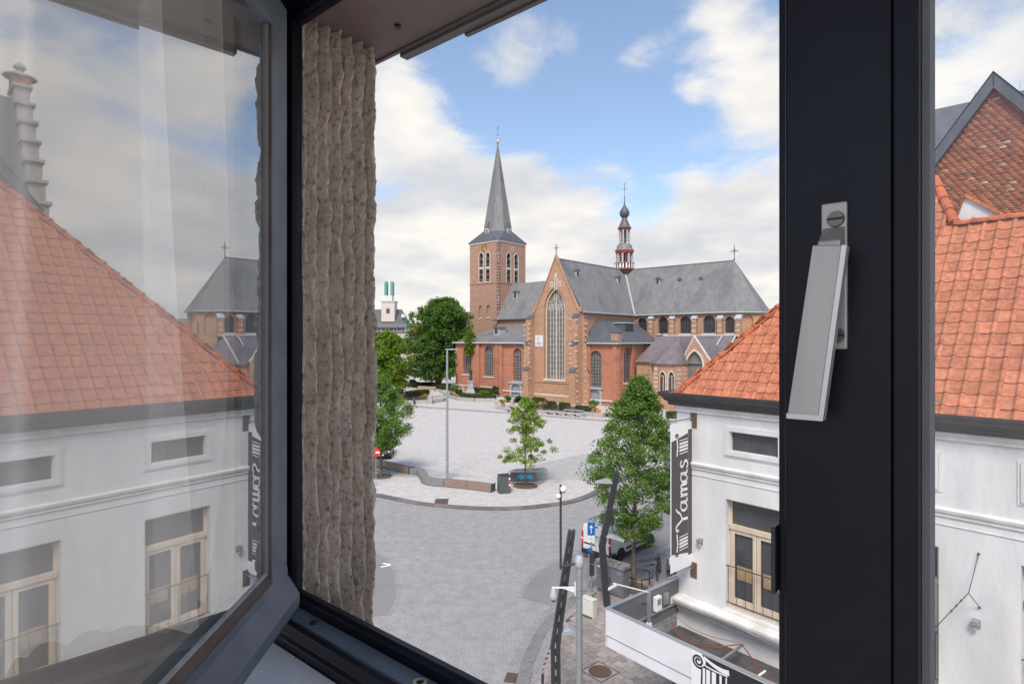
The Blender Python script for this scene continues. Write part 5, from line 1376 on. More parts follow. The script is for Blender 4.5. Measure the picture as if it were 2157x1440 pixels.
caps(RP(-.02, -.02), RP(5, 5), 22, roofo); caps(RP(5.75, 3.75), RP(5, 5), 4, roofo, .12); caps(RP(5.8, 3.67), RP(ML, 3.67), 22, roofo, .12, lift=.07)
caps(RL(0, 10), RL(5, 5), 20, roofo)
# small white party gablet with red cappings behind the ridge
gb = thing('party_gablet', 'small white gablet wall with red capping tiles behind the tiled ridge', 'wall', WB(6.6, 4.0, 13.0))
GK = 4.1
A_, B_, C2 = bp(2013, 470, GK), bp(2033, 415, GK), bp(2125, 462, GK)
MB().prism([(A_[0], A_[1] - 1.2), (C2[0], C2[1] - 1.2), C2, B_, A_], GK, GK + .3, WB).build('gablet_wall', 'plaster_white', gb)
def cap_row(p, q, n, par, off):
    A, B = WB(p[0], GK + .15, p[1]), WB(q[0], GK + .15, q[1]); d = (B - A) / n; u = Vector((0, 0, 1))
    for i in range(n):
        a = A + d * (i + .02); b = A + d * (i + .97); mb = MB()
        mb.add([a - BK * .22, a + BK * .22, b + BK * .22, b - BK * .22] + [a - BK * .2 + u * .09, a + BK * .2 + u * .09, b + BK * .2 + u * .09, b - BK * .2 + u * .09], [(0, 1, 2, 3), (4, 5, 6, 7), (0, 1, 5, 4), (1, 2, 6, 5), (2, 3, 7, 6), (3, 0, 4, 7)])
        mb.build('cap_tile', 'terracotta_cap', par)
cap_row(A_, B_, 2, gb, 0); cap_row(B_, C2, 5, gb, 0)

# ---- brick gable house behind, with dark verge boards; every brick a block in one mesh
GB0 = Vector((16.57, 20.0, 0))
def GBf(x, y, z): return GB0 + BU * x + BK * y + Vector((0, 0, z))
def gbp(px, py): return onplane(px, py, GB0, BU)
ax, az = gbp(2095, 160)
SL_ = 1.36; HW = 4.6
gh = thing('brick_gable_house', 'red brick gable wall with dark slate verges behind the tiled roof', 'house', GBf(0, 2, 0))
MB().prism([(ax - HW, 0), (ax + HW, 0), (ax + HW, az - HW * SL_), (ax, az), (ax - HW, az - HW * SL_)], .03, 7, GBf).build('gable_wall', 'mortar', gh)
def bricks():
    V = []; Fq = []; tone = []
    bl, bh, jt = .205, .062, .012; z = 12.0; row = 0
    while z < az - .05:
        half = (az - z) / SL_ - .12
        x = ax - half + (0 if row % 2 else -.11)
        while x < ax + half:
            x0, x1 = max(x, ax - half), min(x + bl, ax + half)
            if x1 - x0 > .03 and ax - 3.4 < x0 < ax + 3.2:
                pr = random.uniform(-.004, .006); o = len(V); h = bh + random.uniform(-.003, .003)
                for y in (.03, .018 - pr):
                    for (a, b) in ((x0, z), (x1, z), (x1, z + h), (x0, z + h)): V.append(GBf(a, y, b))
                for f in ((4, 5, 6, 7), (0, 1, 5, 4), (1, 2, 6, 5), (2, 3, 7, 6), (3, 0, 4, 7)): Fq.append([i + o for i in f]); 
                t = random.betavariate(2.2, 2.0) * .9 if random.random() > .03 else random.uniform(.92, 1)
                tone += [t] * 5
            x += bl + jt
        z += bh + jt; row += 1
    o = mesh_np('bricks', np.array([tuple(v) for v in V]), np.array(Fq), 'brick_tone', parent=gh, tone=np.array(tone)); o['kind'] = 'stuff'
bricks()
for sg in (-1, 1):
    mb = MB(); mb.prism([(ax + sg * (-.02), az + .10), (ax + sg * HW, az + .10 - HW * SL_), (ax + sg * HW, az - .42 - HW * SL_), (ax + sg * (-.02), az - .42)], -.16, -.02, GBf); mb.build('verge_board', 'slate_dark', gh)
mb = MB()
for sg in (-1, 1): mb.add([GBf(ax, -.2, az + .12), GBf(ax + sg * HW, -.2, az + .12 - HW * SL_), GBf(ax + sg * HW, 7, az + .12 - HW * SL_), GBf(ax, 7, az + .12)], [(0, 1, 2, 3)])
mb.build('roof', 'slate_dark', gh, recalc=False)

# ---- stepped-gable house further back (seen in the glass and past the post)
SGd = Vector((-.67, -.742, 0)); SGr = Vector((.742, -.67, 0)); SGp = Vector((18.8, 27.7, 0))
def SG(x, y, z): return SGp + SGd * x + SGr * y + Vector((0, 0, z))    # x down the gable towards us, y along the ridge
sg_h = thing('stepped_gable_house', 'old house with stone stepped gable, slate roof and roof window', 'house', SG(0, 3, 0))
RIDGE = 22.1; HS = 5.8; PS = 1.33
MB().prism([(-HS, 0), (HS, 0), (HS, RIDGE - HS * PS), (0, RIDGE), (-HS, RIDGE - HS * PS)], .3, 9.0, lambda x, y, z: SG(x, y, z)).build('gable_body', 'brick_tower', sg_h)
mb = MB(); mb.add([SG(0, .2, RIDGE + .12), SG(HS + .3, .2, RIDGE - HS * PS - .28), SG(HS + .3, 9.2, RIDGE - HS * PS - .28), SG(0, 9.2, RIDGE + .12)], [(0, 1, 2, 3)])
mb.add([SG(0, .2, RIDGE + .12), SG(-HS - .3, .2, RIDGE - HS * PS - .28), SG(-HS - .3, 9.2, RIDGE - HS * PS - .28), SG(0, 9.2, RIDGE + .12)], [(0, 1, 2, 3)])
rf = mb.build('roof', 'slate_dark', sg_h, recalc=False)
ns = 8
for sgn in (-1, 1):
    for i in range(ns):
        xa, xb = HS * i / ns, HS * (i + 1) / ns; zt = RIDGE - xa * PS + .45
        MB().box(sgn * xa if sgn > 0 else -xb, xb if sgn > 0 else -xa, -.25, .28, zt - 2.2, zt, lambda x, y, z: SG(x, y, z)).build('gable_step', 'weather_stone', sg_h)
        MB().box((xa - .05) if sgn > 0 else -xb - .12, (xb + .12) if sgn > 0 else -xa + .05, -.33, .36, zt, zt + .12, lambda x, y, z: SG(x, y, z)).build('step_cap', 'weather_stone', sg_h)
MB().box(-.45, .45, -.3, .34, RIDGE + .4, RIDGE + 1.05, lambda x, y, z: SG(x, y, z)).build('gable_pinnacle', 'brick_gable', sg_h)
mb = MB(); mb.lathe([(.62, 0), (.62, .08), (.2, .2), (.12, .32), (.24, .46), (.18, .6), (.02, .72)], SG(0, .02, RIDGE + 1.05), 10); mb.build('pinnacle_cap', 'weather_stone', sg_h)
mb = MB(); d_ = lambda x, y, dz: SG(x, y, RIDGE + .12 - x * (PS + .002) + dz)
mb.add([d_(2.0, 1.0, .06), d_(3.2, 1.0, .06), d_(3.2, 2.0, .06), d_(2.0, 2.0, .06)], [(0, 1, 2, 3)]); mb.build('roof_window', 'car_glass', rf, recalc=False)
for y in (2.5, 4, 5.5, 7): mb = MB(); mb.box(-.03, .03, y, y + .06, RIDGE + .1, RIDGE + .5, lambda x, y_, z: SG(x, y_, z)); mb.build('ridge_hook', 'lead', rf)

# ================================================================== SHOP CANOPY BOX WITH BILLBOARD
cn = thing('shop_canopy', 'white boxed shop canopy with flat dark roof and black column sign', 'canopy', WB(4, -1.6, 3.6))
KD = -3.12; Z0c, Z1c = 3.62, 4.61; CM = 9.5
MB().box(0, CM, KD, KD + .07, 3.93, Z1c, WB).build('front_panel', 'panel_white', cn, bevel=.006)
MB().box(.02, CM, KD + .03, KD + .09, Z0c, 3.90, WB).build('front_fascia', 'panel_white', cn, bevel=.004)
MB().box(.03, CM, KD + .05, KD + .085, 3.895, 3.935, WB).build('shadow_gap', 'pole_dark', cn)
MB().box(0, .07, KD + .072, -.02, 3.62, Z1c, WB).build('side_panel', ['panel_grey'], cn)
MB().box(-.006, -.001, KD + .001, -.02, 3.62, Z1c - .001, WB).build('side_skin', 'panel_white', cn)
MB().box(-.012, .085, KD - .012, -.03, Z1c + .001, Z1c + .025, WB).build('coping_strip', 'alu', cn)
MB().box(.087, CM, KD - .012, KD + .085, Z1c + .001, Z1c + .024, WB).build('coping_strip', 'alu', cn)
MB().box(.0715, .12, KD + .1, -.2, 3.92, 3.96, WB).build('inner_rail', 'alu', cn)
MB().box(.0755, CM, KD + .75, -.002, 3.18, 3.23, WB).build('flat_roof', 'bitumen', cn)
MB().box(.9, CM, KD + 1.6, KD + 1.66, .12, 3.179, WB).build('shop_front', 'pane_dark', cn)
MB().box(.9, .96, KD + 1.661, -.01, .12, 3.179, WB).build('shop_side', 'pane_dark', cn)
def wp(px, py, k): m, z = bp(px, py, k); return WB(m, k, z)
mb = MB(); mb.tube([wp(1565, 1357, -.3), wp(1515, 1392, -2.7)], .032, 8); mb.build('brace', 'galv', cn)
mb = MB(); mb.tube([wp(1612, 1412, -2.2), wp(1570, 1442, -3.0)], .022, 8); mb.build('brace', 'plastic_white', cn)
# billboard: white ground with black field and Ionic column drawn in raised white shapes
BS = KD - .004
sgn_ = thing('column_sign', 'black billboard with white Ionic column drawing on the canopy front', 'sign', WB(5, KD, 3.7))
def FB(m, k, z): return WB(m, BS + k, z)
def q_(px, py): return onplane(px, py, WB(0, BS - .015, 0), BU)
MB().box(q_(1456, 1400)[0], 9.4, -.012, 0, 3.30, Z1c - .03, FB).build('panel', 'banner_white', sgn_)
mb = MB(); mb.prism([q_(1479, 1377), (9.3, Z1c - .05), (9.3, 3.31), (q_(1500, 1430)[0], 3.31), q_(1476, 1440), q_(1477, 1404), q_(1486, 1400), q_(1487, 1392)], -.0155, -.0125, FB); mb.build('black_field', 'sign_black', sgn_)
def ribbon(mb, pts, w, fr, k0, k1):
    """flat stroke of varying width along points in (m,z)"""
    P = [Vector(p) for p in pts]; n_ = len(P); ww = w if isinstance(w, (list, tuple)) else [w] * n_
    Lp = []; Rp = []
    for i in range(n_):
        t = (P[min(i + 1, n_ - 1)] - P[max(i - 1, 0)]); t = t.normalized() if t.length > 1e-9 else Vector((1, 0)); nn_ = Vector((-t.y, t.x)) * ww[i] / 2
        Lp.append(P[i] + nn_); Rp.append(P[i] - nn_)
    vs_ = [fr(p.x, k0, p.y) for p in Lp] + [fr(p.x, k0, p.y) for p in Rp] + [fr(p.x, k1, p.y) for p in Lp] + [fr(p.x, k1, p.y) for p in Rp]
    fs = []
    for i in range(n_ - 1):
        fs += [(i, i + 1, i + 1 + n_, i + n_), (i + 2 * n_, i + 1 + 2 * n_, i + 1 + 3 * n_, i + 3 * n_), (i, i + 1, i + 1 + 2 * n_, i + 2 * n_), (i + n_, i + 1 + n_, i + 1 + 3 * n_, i + 3 * n_)]
    mb.add(vs_, fs)
def spiral(c, r0, r1, turns, q0, n_=28): return [(c[0] + (r0 + (r1 - r0) * i / n_) * math.cos(q0 + turns * 2 * math.pi * i / n_), c[1] + (r0 + (r1 - r0) * i / n_) * math.sin(q0 + turns * 2 * math.pi * i / n_)) for i in range(n_ + 1)]
vc = q_(1471, 1391)
mb = MB(); ribbon(mb, spiral(vc, .03, .15, 1.8, .3), .045, FB, -.0165, -.0128); mb.build('volute_outline', 'sign_black', sgn_)
mb = MB(); ribbon(mb, smooth_path([q_(1483, 1383), q_(1500, 1398), q_(1520, 1411), q_(1536, 1417)], 6), [.05 + .0035 * i for i in range(19)], FB, -.021, -.0168); mb.build('volute_band', 'banner_white', sgn_)
mb = MB(); ribbon(mb, smooth_path([q_(1486, 1401), q_(1505, 1412), q_(1533, 1424)], 6), .03, FB, -.021, -.0168); mb.build('capital_line', 'banner_white', sgn_)
for px_, w in ((1483, .06), (1492, .09), (1504, .10), (1518, .05), (1530, .03)):
    a_ = q_(px_, 1406 + (px_ - 1483) * .45); mb = MB(); ribbon(mb, [a_, (a_[0], 3.33)], w, FB, -.021, -.0168); mb.build('flute', 'banner_white', sgn_)
# things on the canopy roof
fl = thing('flood_light', 'small white flood light on a bent arm above the canopy roof', 'lamp', WB(.55, -2.05, 3.15))
p0 = WB(.55, -2.05, 3.15); ptop = p0 + Vector((0, 0, 1.80))
MB().box(-.035, .035, -.035, .035, 0, 1.80, lambda x, y, z: p0 + BU * x + BK * y + Vector((0, 0, z))).build('post', 'galv', fl)
pe = at(1292, 1228, 14.6); 
mb = MB(); mb.tube([ptop - Vector((0, 0, .04)), pe], .018, 8); mb.build('arm', 'plastic_white', fl)
MB().box(-.13, .05, -.09, .09, -.12, -.04, lambda x, y, z: pe + BU * x * .8 - BK * y + Vector((0, 0, z + x * .6))).build('lamp_head', 'plastic_white', fl, bevel=.01)
MB().box(-.05, .05, -.06, .06, .83, .97, lambda x, y, z: p0 + BU * x + BK * y + Vector((0, 0, z))).build('junction_box', 'plastic_white', fl)
sb = thing('switch_box', 'white electrical box fixed inside the canopy parapet', 'electrical box', WB(.14, -1.1, 4.0))
MB().box(.085, .20, -1.25, -1.0, 4.02, 4.42, WB).build('casing', 'plastic_white', sb, bevel=.01)
MB().box(.201, .206, -1.21, -1.04, 4.2, 4.36, WB).build('cover', 'galv', sb)
sb2 = thing('small_socket_box', 'grey socket box beside the white electrical box on the parapet', 'electrical box', WB(.14, -.7, 4.0))
MB().box(.085, .16, -.82, -.62, 4.08, 4.40, WB).build('casing', 'galv', sb2, bevel=.01)
def cable(name, pts, r, mat, label, n=8):
    P = smooth_path(pts, n); o = MB().tube(P, r, 6).build(name, mat, loc=P[0], smooth=True); return tag(o, label, 'cable')
cable('red_hose', [wp(1414, 1286, -.40), wp(1416, 1312, -.5), wp(1431, 1338, -.9), wp(1462, 1356, -1.3), wp(1505, 1362, -1.3), wp(1550, 1357, -1.0), wp(1566, 1361, -.9), wp(1600, 1408, -1.8), wp(1628, 1436, -2.2), wp(1700, 1480, -2.4)], .015, 'hose_red', 'red hose trailing across the canopy roof')
cable('grey_cable', [WB(-.2, -.37, 4.12), WB(.8, -.36, 4.02), WB(1.8, -.37, 4.07), WB(3.2, -.37, 3.97), WB(6, -.37, 4.05), WB(9, -.36, 4.0)], .012, 'cable_grey', 'grey cable running along the ledge above the shop')
cable('sagging_cable', [wp(1418, 1290, -.36), wp(1450, 1318, -.3), wp(1500, 1340, -.3), wp(1555, 1352, -.3), wp(1566, 1356, -.3)], .010, 'cable_grey', 'thin grey cable sagging below the shop ledge')
cable('cream_cable', [p0 + Vector((.03, 0, .85)), wp(1350, 1306, -1.7), wp(1362, 1304, -1.4), wp(1366, 1285, -1.2), wp(1366, 1262, -1.1), wp(1372, 1295, -1.0), wp(1385, 1282, -.8), wp(1402, 1275, -.5)], .011, 'cable_cream', 'cream cable looped on the canopy roof by the flood light')
mb = MB(); mb.tube([WB(.10, -1.75, 4.38), WB(-.05, -.40, 4.10)], .018, 6); tag(mb.build('rusty_rod', 'rust_iron', loc=WB(.1, -1.75, 4.38)), 'rusty rod from the parapet to the shop ledge', 'rod')

# ---- hanging banner on two wall brackets
bn = thing('hanging_banner', 'tall brown and white vertical banner lettered Yamas on the house corner', 'banner', WB(.49, -.55, 5.2))
def bpn(px, py):      # point on the banner plane (perpendicular to the facade at m=.49)
    return onplane(px, py, WB(.49, 0, 0), BK)
BM = .49
def BN(k, w, z): return WB(BM + w, k, z)
k0, ztop = bpn(1413, 893); k1, _ = bpn(1457, 893); zbot = bpn(1413, 1203)[1]
ztop, zbot = 9.22, 5.12
MB().box(k0, k1 + .0, -.012, .012, zbot, ztop, BN).build('cloth', 'banner_white', bn)
FRONT = .0135                # lettering stands on the side that looks at us (towards +m)
mb = MB(); mb.prism([(k0 + .01, 8.72), (k1 - .20, 8.90), (k1 - .20, 9.0), (k1 - .01, 9.0), (k1 - .01, 5.45), (k1 - .20, 5.45), (k1 - .20, 5.52), (k0 + .01, 5.62)], FRONT - .001, FRONT + .002, BN); mb.build('brown_field', 'banner_brown', bn)
MB().box(k1 - .205, k1 - .19, FRONT + .0025, FRONT + .004, 5.5, 8.95, BN).build('grey_line', 'cable_grey', bn)  # upright grey strip on the brown field
for z in (9.30, 5.04):
    br_ = MB().box(BM - .10 + .07, BM + .10 + .07, -.02, -.001, z - .27, z + .17, WB).build('wall_plate', 'rust_iron', bn)
    mb = MB(); mb.tube([WB(BM + .03, -.02, z), WB(BM, k0 - .12, z - .02)], .020, 8); mb.build('arm', 'galv', bn)
    mb = MB(); mb.tube([WB(BM, k0 - .11, z - .02), WB(BM, k0 - .11, z + (.0 if z > 7 else .12) - .10)], .012, 6); mb.build('hook', 'galv', bn)
# column emblems at both ends (drawn lying on their side) and the word up the banner, strokes as raised ribbons
def BL(u, v):          # drawing coordinates: u across the banner (0 outer edge .. 1 wall), v up in metres
    return (k0 + (k1 - k0) * u, v)
def stroke(name, pts, w, mat='banner_white', dz=0.0):
    mb = MB(); ribbon(mb, [BL(u, v) for u, v in pts], w, BN, FRONT + .003 + dz, FRONT + .006 + dz); return mb.build(name, mat, bn, recalc=False)
for vb, fl_ in ((8.33, 1), (5.64, -1)):
    for i, w in enumerate((.022, .055, .06, .055, .022)):
        v = vb + .04 + i * .092
        stroke('column_flute', [(.38, v - .02), (.78, v + .015)], w)
    c_ = (.27, vb + (.53 if fl_ > 0 else -.07))
    stroke('capital_line', [(.26, vb + (-.03 if fl_ > 0 else .50)), (.30, vb + .22), (.26, vb + (.46 if fl_ > 0 else -.02))], .045)
    sp_ = [(c_[0] + (.02 + .06 * i / 20) * math.cos(i * .5), c_[1] + (.015 + .055 * i / 20) * math.sin(i * .5)) for i in range(21)]
    stroke('volute', sp_, .026, 'sign_black', .001)
# letters: written bottom to top, so the text x-axis is +v and the text y-axis is -u
def letter(name, pts, w, v0, sc=.8):
    P = smooth_path([(x, y) for x, y in pts], 6); P = [Vector((p.x, p.y)) for p in P]
    n_ = len(P); ws = []
    for i in range(n_):
        t = (P[min(i + 1, n_ - 1)] - P[max(i - 1, 0)]); a = abs(t.normalized().x) if t.length > 0 else 1; ws.append(w * (.55 + .6 * (1 - a)))
    stroke(name, [(.76 - p.y * sc, v0 + p.x * sc) for p in P], ws)
LW = .068
letter('letter_y', [(-.02, .52), (-.06, .60), (.04, .68), (.14, .60), (.22, .44), (.30, .30)], LW, 6.27)
letter('letter_y', [(.72, .68), (.62, .60), (.50, .42), (.32, .30), (.30, .10), (.30, -.02)], LW, 6.27)
def la(v0):
    letter('letter_a', [(.30, .36), (.18, .40), (.05, .32), (.03, .14), (.12, .02), (.24, .08), (.32, .30)], LW * .9, v0)
    letter('letter_a', [(.33, .40), (.32, .16), (.36, .02), (.46, .04)], LW, v0)
la(6.73)
letter('letter_m', [(.0, .38), (.05, .36), (.06, .2), (.06, .0)], LW, 7.13); letter('letter_m', [(.06, .2), (.15, .38), (.24, .34), (.25, .0)], LW, 7.13); letter('letter_m', [(.25, .2), (.34, .38), (.43, .34), (.44, .08), (.52, .02)], LW, 7.13)
la(7.53)
letter('letter_s', [(.28, .36), (.16, .42), (.06, .34), (.12, .24), (.24, .16), (.24, .04), (.10, -.02), (.0, .06)], LW, 7.93)
# ---- small fittings on the facade
for nm, (px, py), lb, in (('wall_spotlight', (1477, 1138), 'small grey wall light beside the hanging banner'), ('wall_sensor', (2058, 1310), 'small grey box lamp on the white wall below the stay wires')):
    m, z = bp(px, py); t = thing(nm, lb, 'wall lamp', WB(m, 0, z))
    MB().box(m - .06, m + .06, -.03, -.001, z - .09, z + .07, WB).build('back_plate', 'galv', t)
    MB().box(m - .07, m + .05, -.14, -.031, z - .04, z + .06, WB).build('housing', 'galv', t, bevel=.008)
    MB().box(m - .04, m + .03, -.11, -.05, z - .12, z - .041, WB).build('lens', 'cam_grey', t)
(ma, za), (mbb, zb2), (mc, zc2) = bp(2062, 1165), bp(2050, 1238), bp(2064, 1278)
md, zd = bp(1985, 1330)
wi = thing('stay_wires', 'steel stay wires with turnbuckles anchored to the white wall', 'cable', WB(ma, 0, zb2))
k_ = WB(mbb, -.35, zb2)
for nm, a, b in (('wire', WB(ma, -.01, za), k_), ('wire', WB(mc, -.01, zc2), k_), ('wire', k_, WB(md - .3, -1.1, zd - .25))):
    MB().tube([a, b], .008, 5).build(nm, 'pole_dark', wi)
for a in (WB(ma, -.01, za), WB(mc, -.01, zc2)): mb = MB(); mb.lathe([(.001, -.03), (.03, 0), (.001, .03)], a - BK * .01, 8); mb.build('anchor', 'pole_dark', wi)
for f_ in (.12, .2, .28): mb = MB(); q = k_.lerp(WB(md - .3, -1.1, zd - .25), f_); mb.lathe([(.001, -.03), (.022, 0), (.001, .03)], q, 8); mb.build('turnbuckle', 'iron', wi)

# ================================================================== STREET FURNITURE AND VEHICLES
Zv = Vector((0, 0, 1))
def oriented(base, fwd):
    f = Vector((fwd[0], fwd[1], 0)).normalized(); s = Vector((f.y, -f.x, 0)); b = Vector(base)
    return lambda x, y, z: b + s * x + f * y + Vector((0, 0, z))         # x right, y forward
# tall slim lamp on the square
p = g(942, 1011, KZ)
lp_ = thing('square_lamp', 'tall slim grey lamp post with flat head standing behind the curved bench', 'street lamp', p)
MB().tube([p, p + Zv * 5, p + Zv * 10.75], [.115, .10, .075], 12).build('pole', 'lamp_grey', lp_, smooth=True)
MB().lathe([(.2, 0), (.2, .05), (.13, .06)], p, 12).build('base_plate', 'lamp_grey', lp_)
f = oriented(p + Zv * 10.7, (1, .15)); MB().box(-.11, .11, -.14, .86, -.04, .06, f).build('lamp_head', 'lamp_grey', lp_, bevel=.02)
MB().box(-.08, .08, .2, .8, -.05, -.041, f).build('lens', 'plastic_white', lp_)

# bent design lamp posts: two flat blades with slots, folded at 2.4 m
def bent_lamp(base, label, heads, topoff, height=5.8, fold=2.45, lean=0.0, w=.058, sp=.082):
    t = thing('bent_lamp_post', label, 'street lamp', base, 'bent blade lamp posts')
    b = Vector(base); kp = b + Vector((lean, 0, fold)); tp = b + Vector((topoff[0], topoff[1], height))
    for sg in (-1, 1):
        mb = MB(); pts = [b, kp, tp]; d = .10
        vs_ = []
        for i, q in enumerate(pts):
            sp_ = sp if i < 2 else sp * .72; c = q + Vector((sg * sp_, 0, 0))
            wv = w if i < 2 else w * .75
            for (x, y) in ((-wv, -d), (wv, -d), (wv, d), (-wv, d)): vs_.append(c + Vector((x, y, 0)))
        mb.add(vs_, [(0, 1, 5, 4), (1, 2, 6, 5), (2, 3, 7, 6), (3, 0, 4, 7), (4, 5, 9, 8), (5, 6, 10, 9), (6, 7, 11, 10), (7, 4, 8, 11), (8, 9, 10, 11), (0, 3, 2, 1)])
        mb.build('blade', 'pole_dark', t, bevel=.008)
    n = 13
    for i in range(n):
        f_ = (i + .5) / n; z = .3 + f_ * (height - .5); q = b.lerp(kp, z / fold) if z < fold else kp.lerp(tp, (z - fold) / (height - fold))
        MB().box(q.x - .04, q.x + .04, q.y - .06, q.y + .06, q.z - .08, q.z + .08).build('cross_piece', 'pole_dark', t)
    for (zh, dx, dy, tilt) in heads:
        q = kp.lerp(tp, (zh - fold) / (height - fold))
        fr = oriented(q, (dx, dy))
        mb = MB(); mb.prism([(.10, -.06), (.16, .06), (.34, .09 + tilt), (.85, -.06 + tilt * 2), (.86, -.10 + tilt * 2), (.35, -.06)], -.16, .16, lambda u, w, z: fr(w, u, z)); mb.build('lamp_head', 'cam_grey', t, bevel=.012)
        MB().box(-.03, .03, .02, .13, -.03, .03, fr).build('bracket', 'pole_dark', t)
    return t
b2_ = g(1279, 1276, .12)
bent_lamp(b2_, 'dark bent blade lamp post beside the grey cabinet, two wedge lamps', [(5.35, -1, .1, .02), (3.05, 1, -.35, -.04)], (.42, 0.0), 5.75, 2.6, -.22, .075, .068)
yb = 17.36; bx = (1172 - CX) / F * yb
bent_lamp((bx, yb, .12), 'dark slotted bent blade lamp post beside the round camera pole', [(2.75, 1, .1, .0)], (.46, 0.0), 5.75, 2.35, -.03)
# round grey camera pole
py_ = 16.5; pxx = (1220 - CX) / F * py_
cp_ = thing('camera_pole', 'thick round grey green pole carrying security cameras', 'pole', (pxx, py_, .12))
zt = H - (1172 - CY) / F * py_
MB().tube([(pxx, py_, .12), (pxx, py_, zt)], .095, 20).build('pole', 'pole_green', cp_, smooth=True)
MB().lathe([(.118, -.26), (.122, -.25), (.122, -.06), (.11, -.045), (.11, 0), (.09, .03), (.001, .035)], (pxx, py_, zt), 20).build('cap', 'cam_grey', cp_, smooth=True)
for dz in (-.92, -1.12): MB().lathe([(.098, 0), (.104, 0), (.104, .05), (.098, .05)], (pxx, py_, zt + dz), 20).build('strap', 'galv', cp_)
za = H - (1236 - CY) / F * py_; xa = at(1166, 1238, py_).x
MB().box(xa - .05, pxx - .10, py_ - .02, py_ + .02, za - .03, za + .01).build('camera_arm', 'plastic_white', cp_, bevel=.004)
mb = MB(); mb.prism([(xa + .25, za - .032), (pxx - .10, za - .032), (pxx - .10, za - .15), (xa + .55, za - .13)], py_ - .008, py_ + .008, lambda u, w, z: Vector((u, w, z))); mb.build('arm_web', 'plastic_white', cp_)
MB().box(pxx - .14, pxx - .095, py_ - .06, py_ + .06, za - .22, za + .13).build('arm_clamp', 'box_cream', cp_)
MB().lathe([(.03, 0), (.05, -.04), (.085, -.12), (.12, -.24), (.12, -.30), (.10, -.34), (.06, -.36)], (xa, py_, za), 18).build('dome_camera', 'cam_grey', cp_, smooth=True)
MB().lathe([(.07, -.355), (.06, -.39), (.03, -.405), (.001, -.41)], (xa, py_, za), 14).build('camera_lens', 'plastic_black', cp_, smooth=True)
zr = H - (1186 - CY) / F * py_; x2 = at(1181, 1192, py_).x; ztt = H - (1020 - CY) / F * py_
MB().tube([(pxx - .1, py_, zr), (x2 + .12, py_, zr - .07), (x2, py_, zr - .08)], .035, 10).build('side_arm', 'pole_dark', cp_)
MB().tube([(x2, py_, zr - .16), (x2, py_, ztt)], .034, 10).build('mast', 'pole_dark', cp_)
for (dx, yy, rr) in ((.075, 1029, .095), (-.07, 1044, .075)):
    c = Vector((x2 + dx, py_ - .02, H - (yy - CY) / F * py_)); MB().lathe([(rr * math.sin(math.pi * i / 10) + .0005, -rr * math.cos(math.pi * i / 10)) for i in range(11)], c, 14).build('dome_antenna', 'plastic_white', cp_, smooth=True)
    MB().lathe([(rr * .5, -rr * 1.25), (rr * .6, -rr * .8)], c, 10).build('antenna_foot', 'galv', cp_)
# bollard
bb_ = Vector(((1143 - CX) / F * 18.2, 18.2, .12)); bo = thing('bollard', 'slim dark steel bollard at the kerb', 'bollard', bb_)
MB().tube([bb_, bb_ + Zv * 1.02], .04, 12).build('post', 'pole_dark', bo, smooth=True)
MB().lathe([(.043, 1.02), (.043, 1.06), (.03, 1.085), (.001, 1.09)], bb_, 12).build('cap', 'galv', bo, smooth=True)
# utility cabinets
def box_thing(name, label, cat, base, fwd, w, d, h, body, top, topm, over=.05, seams=1):
    t = thing(name, label, cat, base); fr = oriented(base, fwd)
    MB().box(-w / 2, w / 2, -d / 2, d / 2, .0, h, fr).build('body', body, t, bevel=.012)
    MB().box(-w / 2 - over, w / 2 + over, -d / 2 - over, d / 2 + over, h + .001, h + top, fr).build('lid', topm, t, bevel=.015)
    MB().box(-w / 2 + .03, w / 2 - .03, -d / 2 - .012, -d / 2 + .02, -.02, .09, fr).build('plinth', 'joint', t)
    return t, fr
cbase = Vector((4.565, 26.36, .12)); CF = Vector((.70, .714, 0))
cab, fr = box_thing('utility_cabinet', 'large grey street cabinet with weathered stone lid beside the tree', 'cabinet', cbase, CF, 1.43, .46, 1.26, 'cabinet_grey', .15, 'cabinet_top')
for x in (-.36, .36):
    MB().box(x - .335, x + .335, -.248, -.232, .10, 1.20, fr).build('door', 'cabinet_grey', cab, bevel=.004)
MB().box(.0, .04, -.28, -.249, .55, .75, fr).build('handle', 'plastic_black', cab)
MB().box(-.66, -.54, -.253, -.2485, 1.08, 1.16, fr).build('label_plate', 'plastic_white', cab)
MB().box(.40, .58, -.253, -.2485, 1.0, 1.12, fr).build('label_plate', 'galv', cab)
wbase = Vector((3.185, 24.11, .12))
wbx, fr2 = box_thing('cream_cabinet', 'low cream electrical cabinet on the pavement', 'cabinet', wbase, CF, .62, .28, .72, 'box_cream', .06, 'box_cream', .01)
# one-way sign post with small ticket boxes
sp0 = g(1246, 1247, .12)
sg = thing('traffic_sign', 'blue square one way sign on a slim pole before the white van', 'traffic sign', sp0)
ztp = H - (1100 - CY) / F * sp0.y
MB().tube([sp0, (sp0.x, sp0.y, ztp)], .035, 10).build('pole', 'pole_green', sg)
fr = lambda x, y, z: Vector((sp0.x + x, sp0.y + y, z))
zs0 = H - (1126 - CY) / F * sp0.y
MB().box(-.19, .15, -.055, -.038, zs0, ztp + .02, fr).build('sign_panel', 'sign_blue', sg, bevel=.004)
mb = MB(); zc = (zs0 + ztp) / 2; mb.prism([(-.035, zc - .20), (-.005, zc - .20), (-.005, zc + .10), (.055, zc + .03), (.055, zc + .08), (-.02, zc + .19), (-.095, zc + .08), (-.095, zc + .03), (-.035, zc + .10)], -.062, -.057, lambda u, w, z: fr(u, w, z)); mb.build('arrow', 'white_paint', sg)
MB().box(-.17, .13, -.052, -.04, zs0 - .30, zs0 - .02, fr).build('supplementary_plate', 'plastic_white', sg)
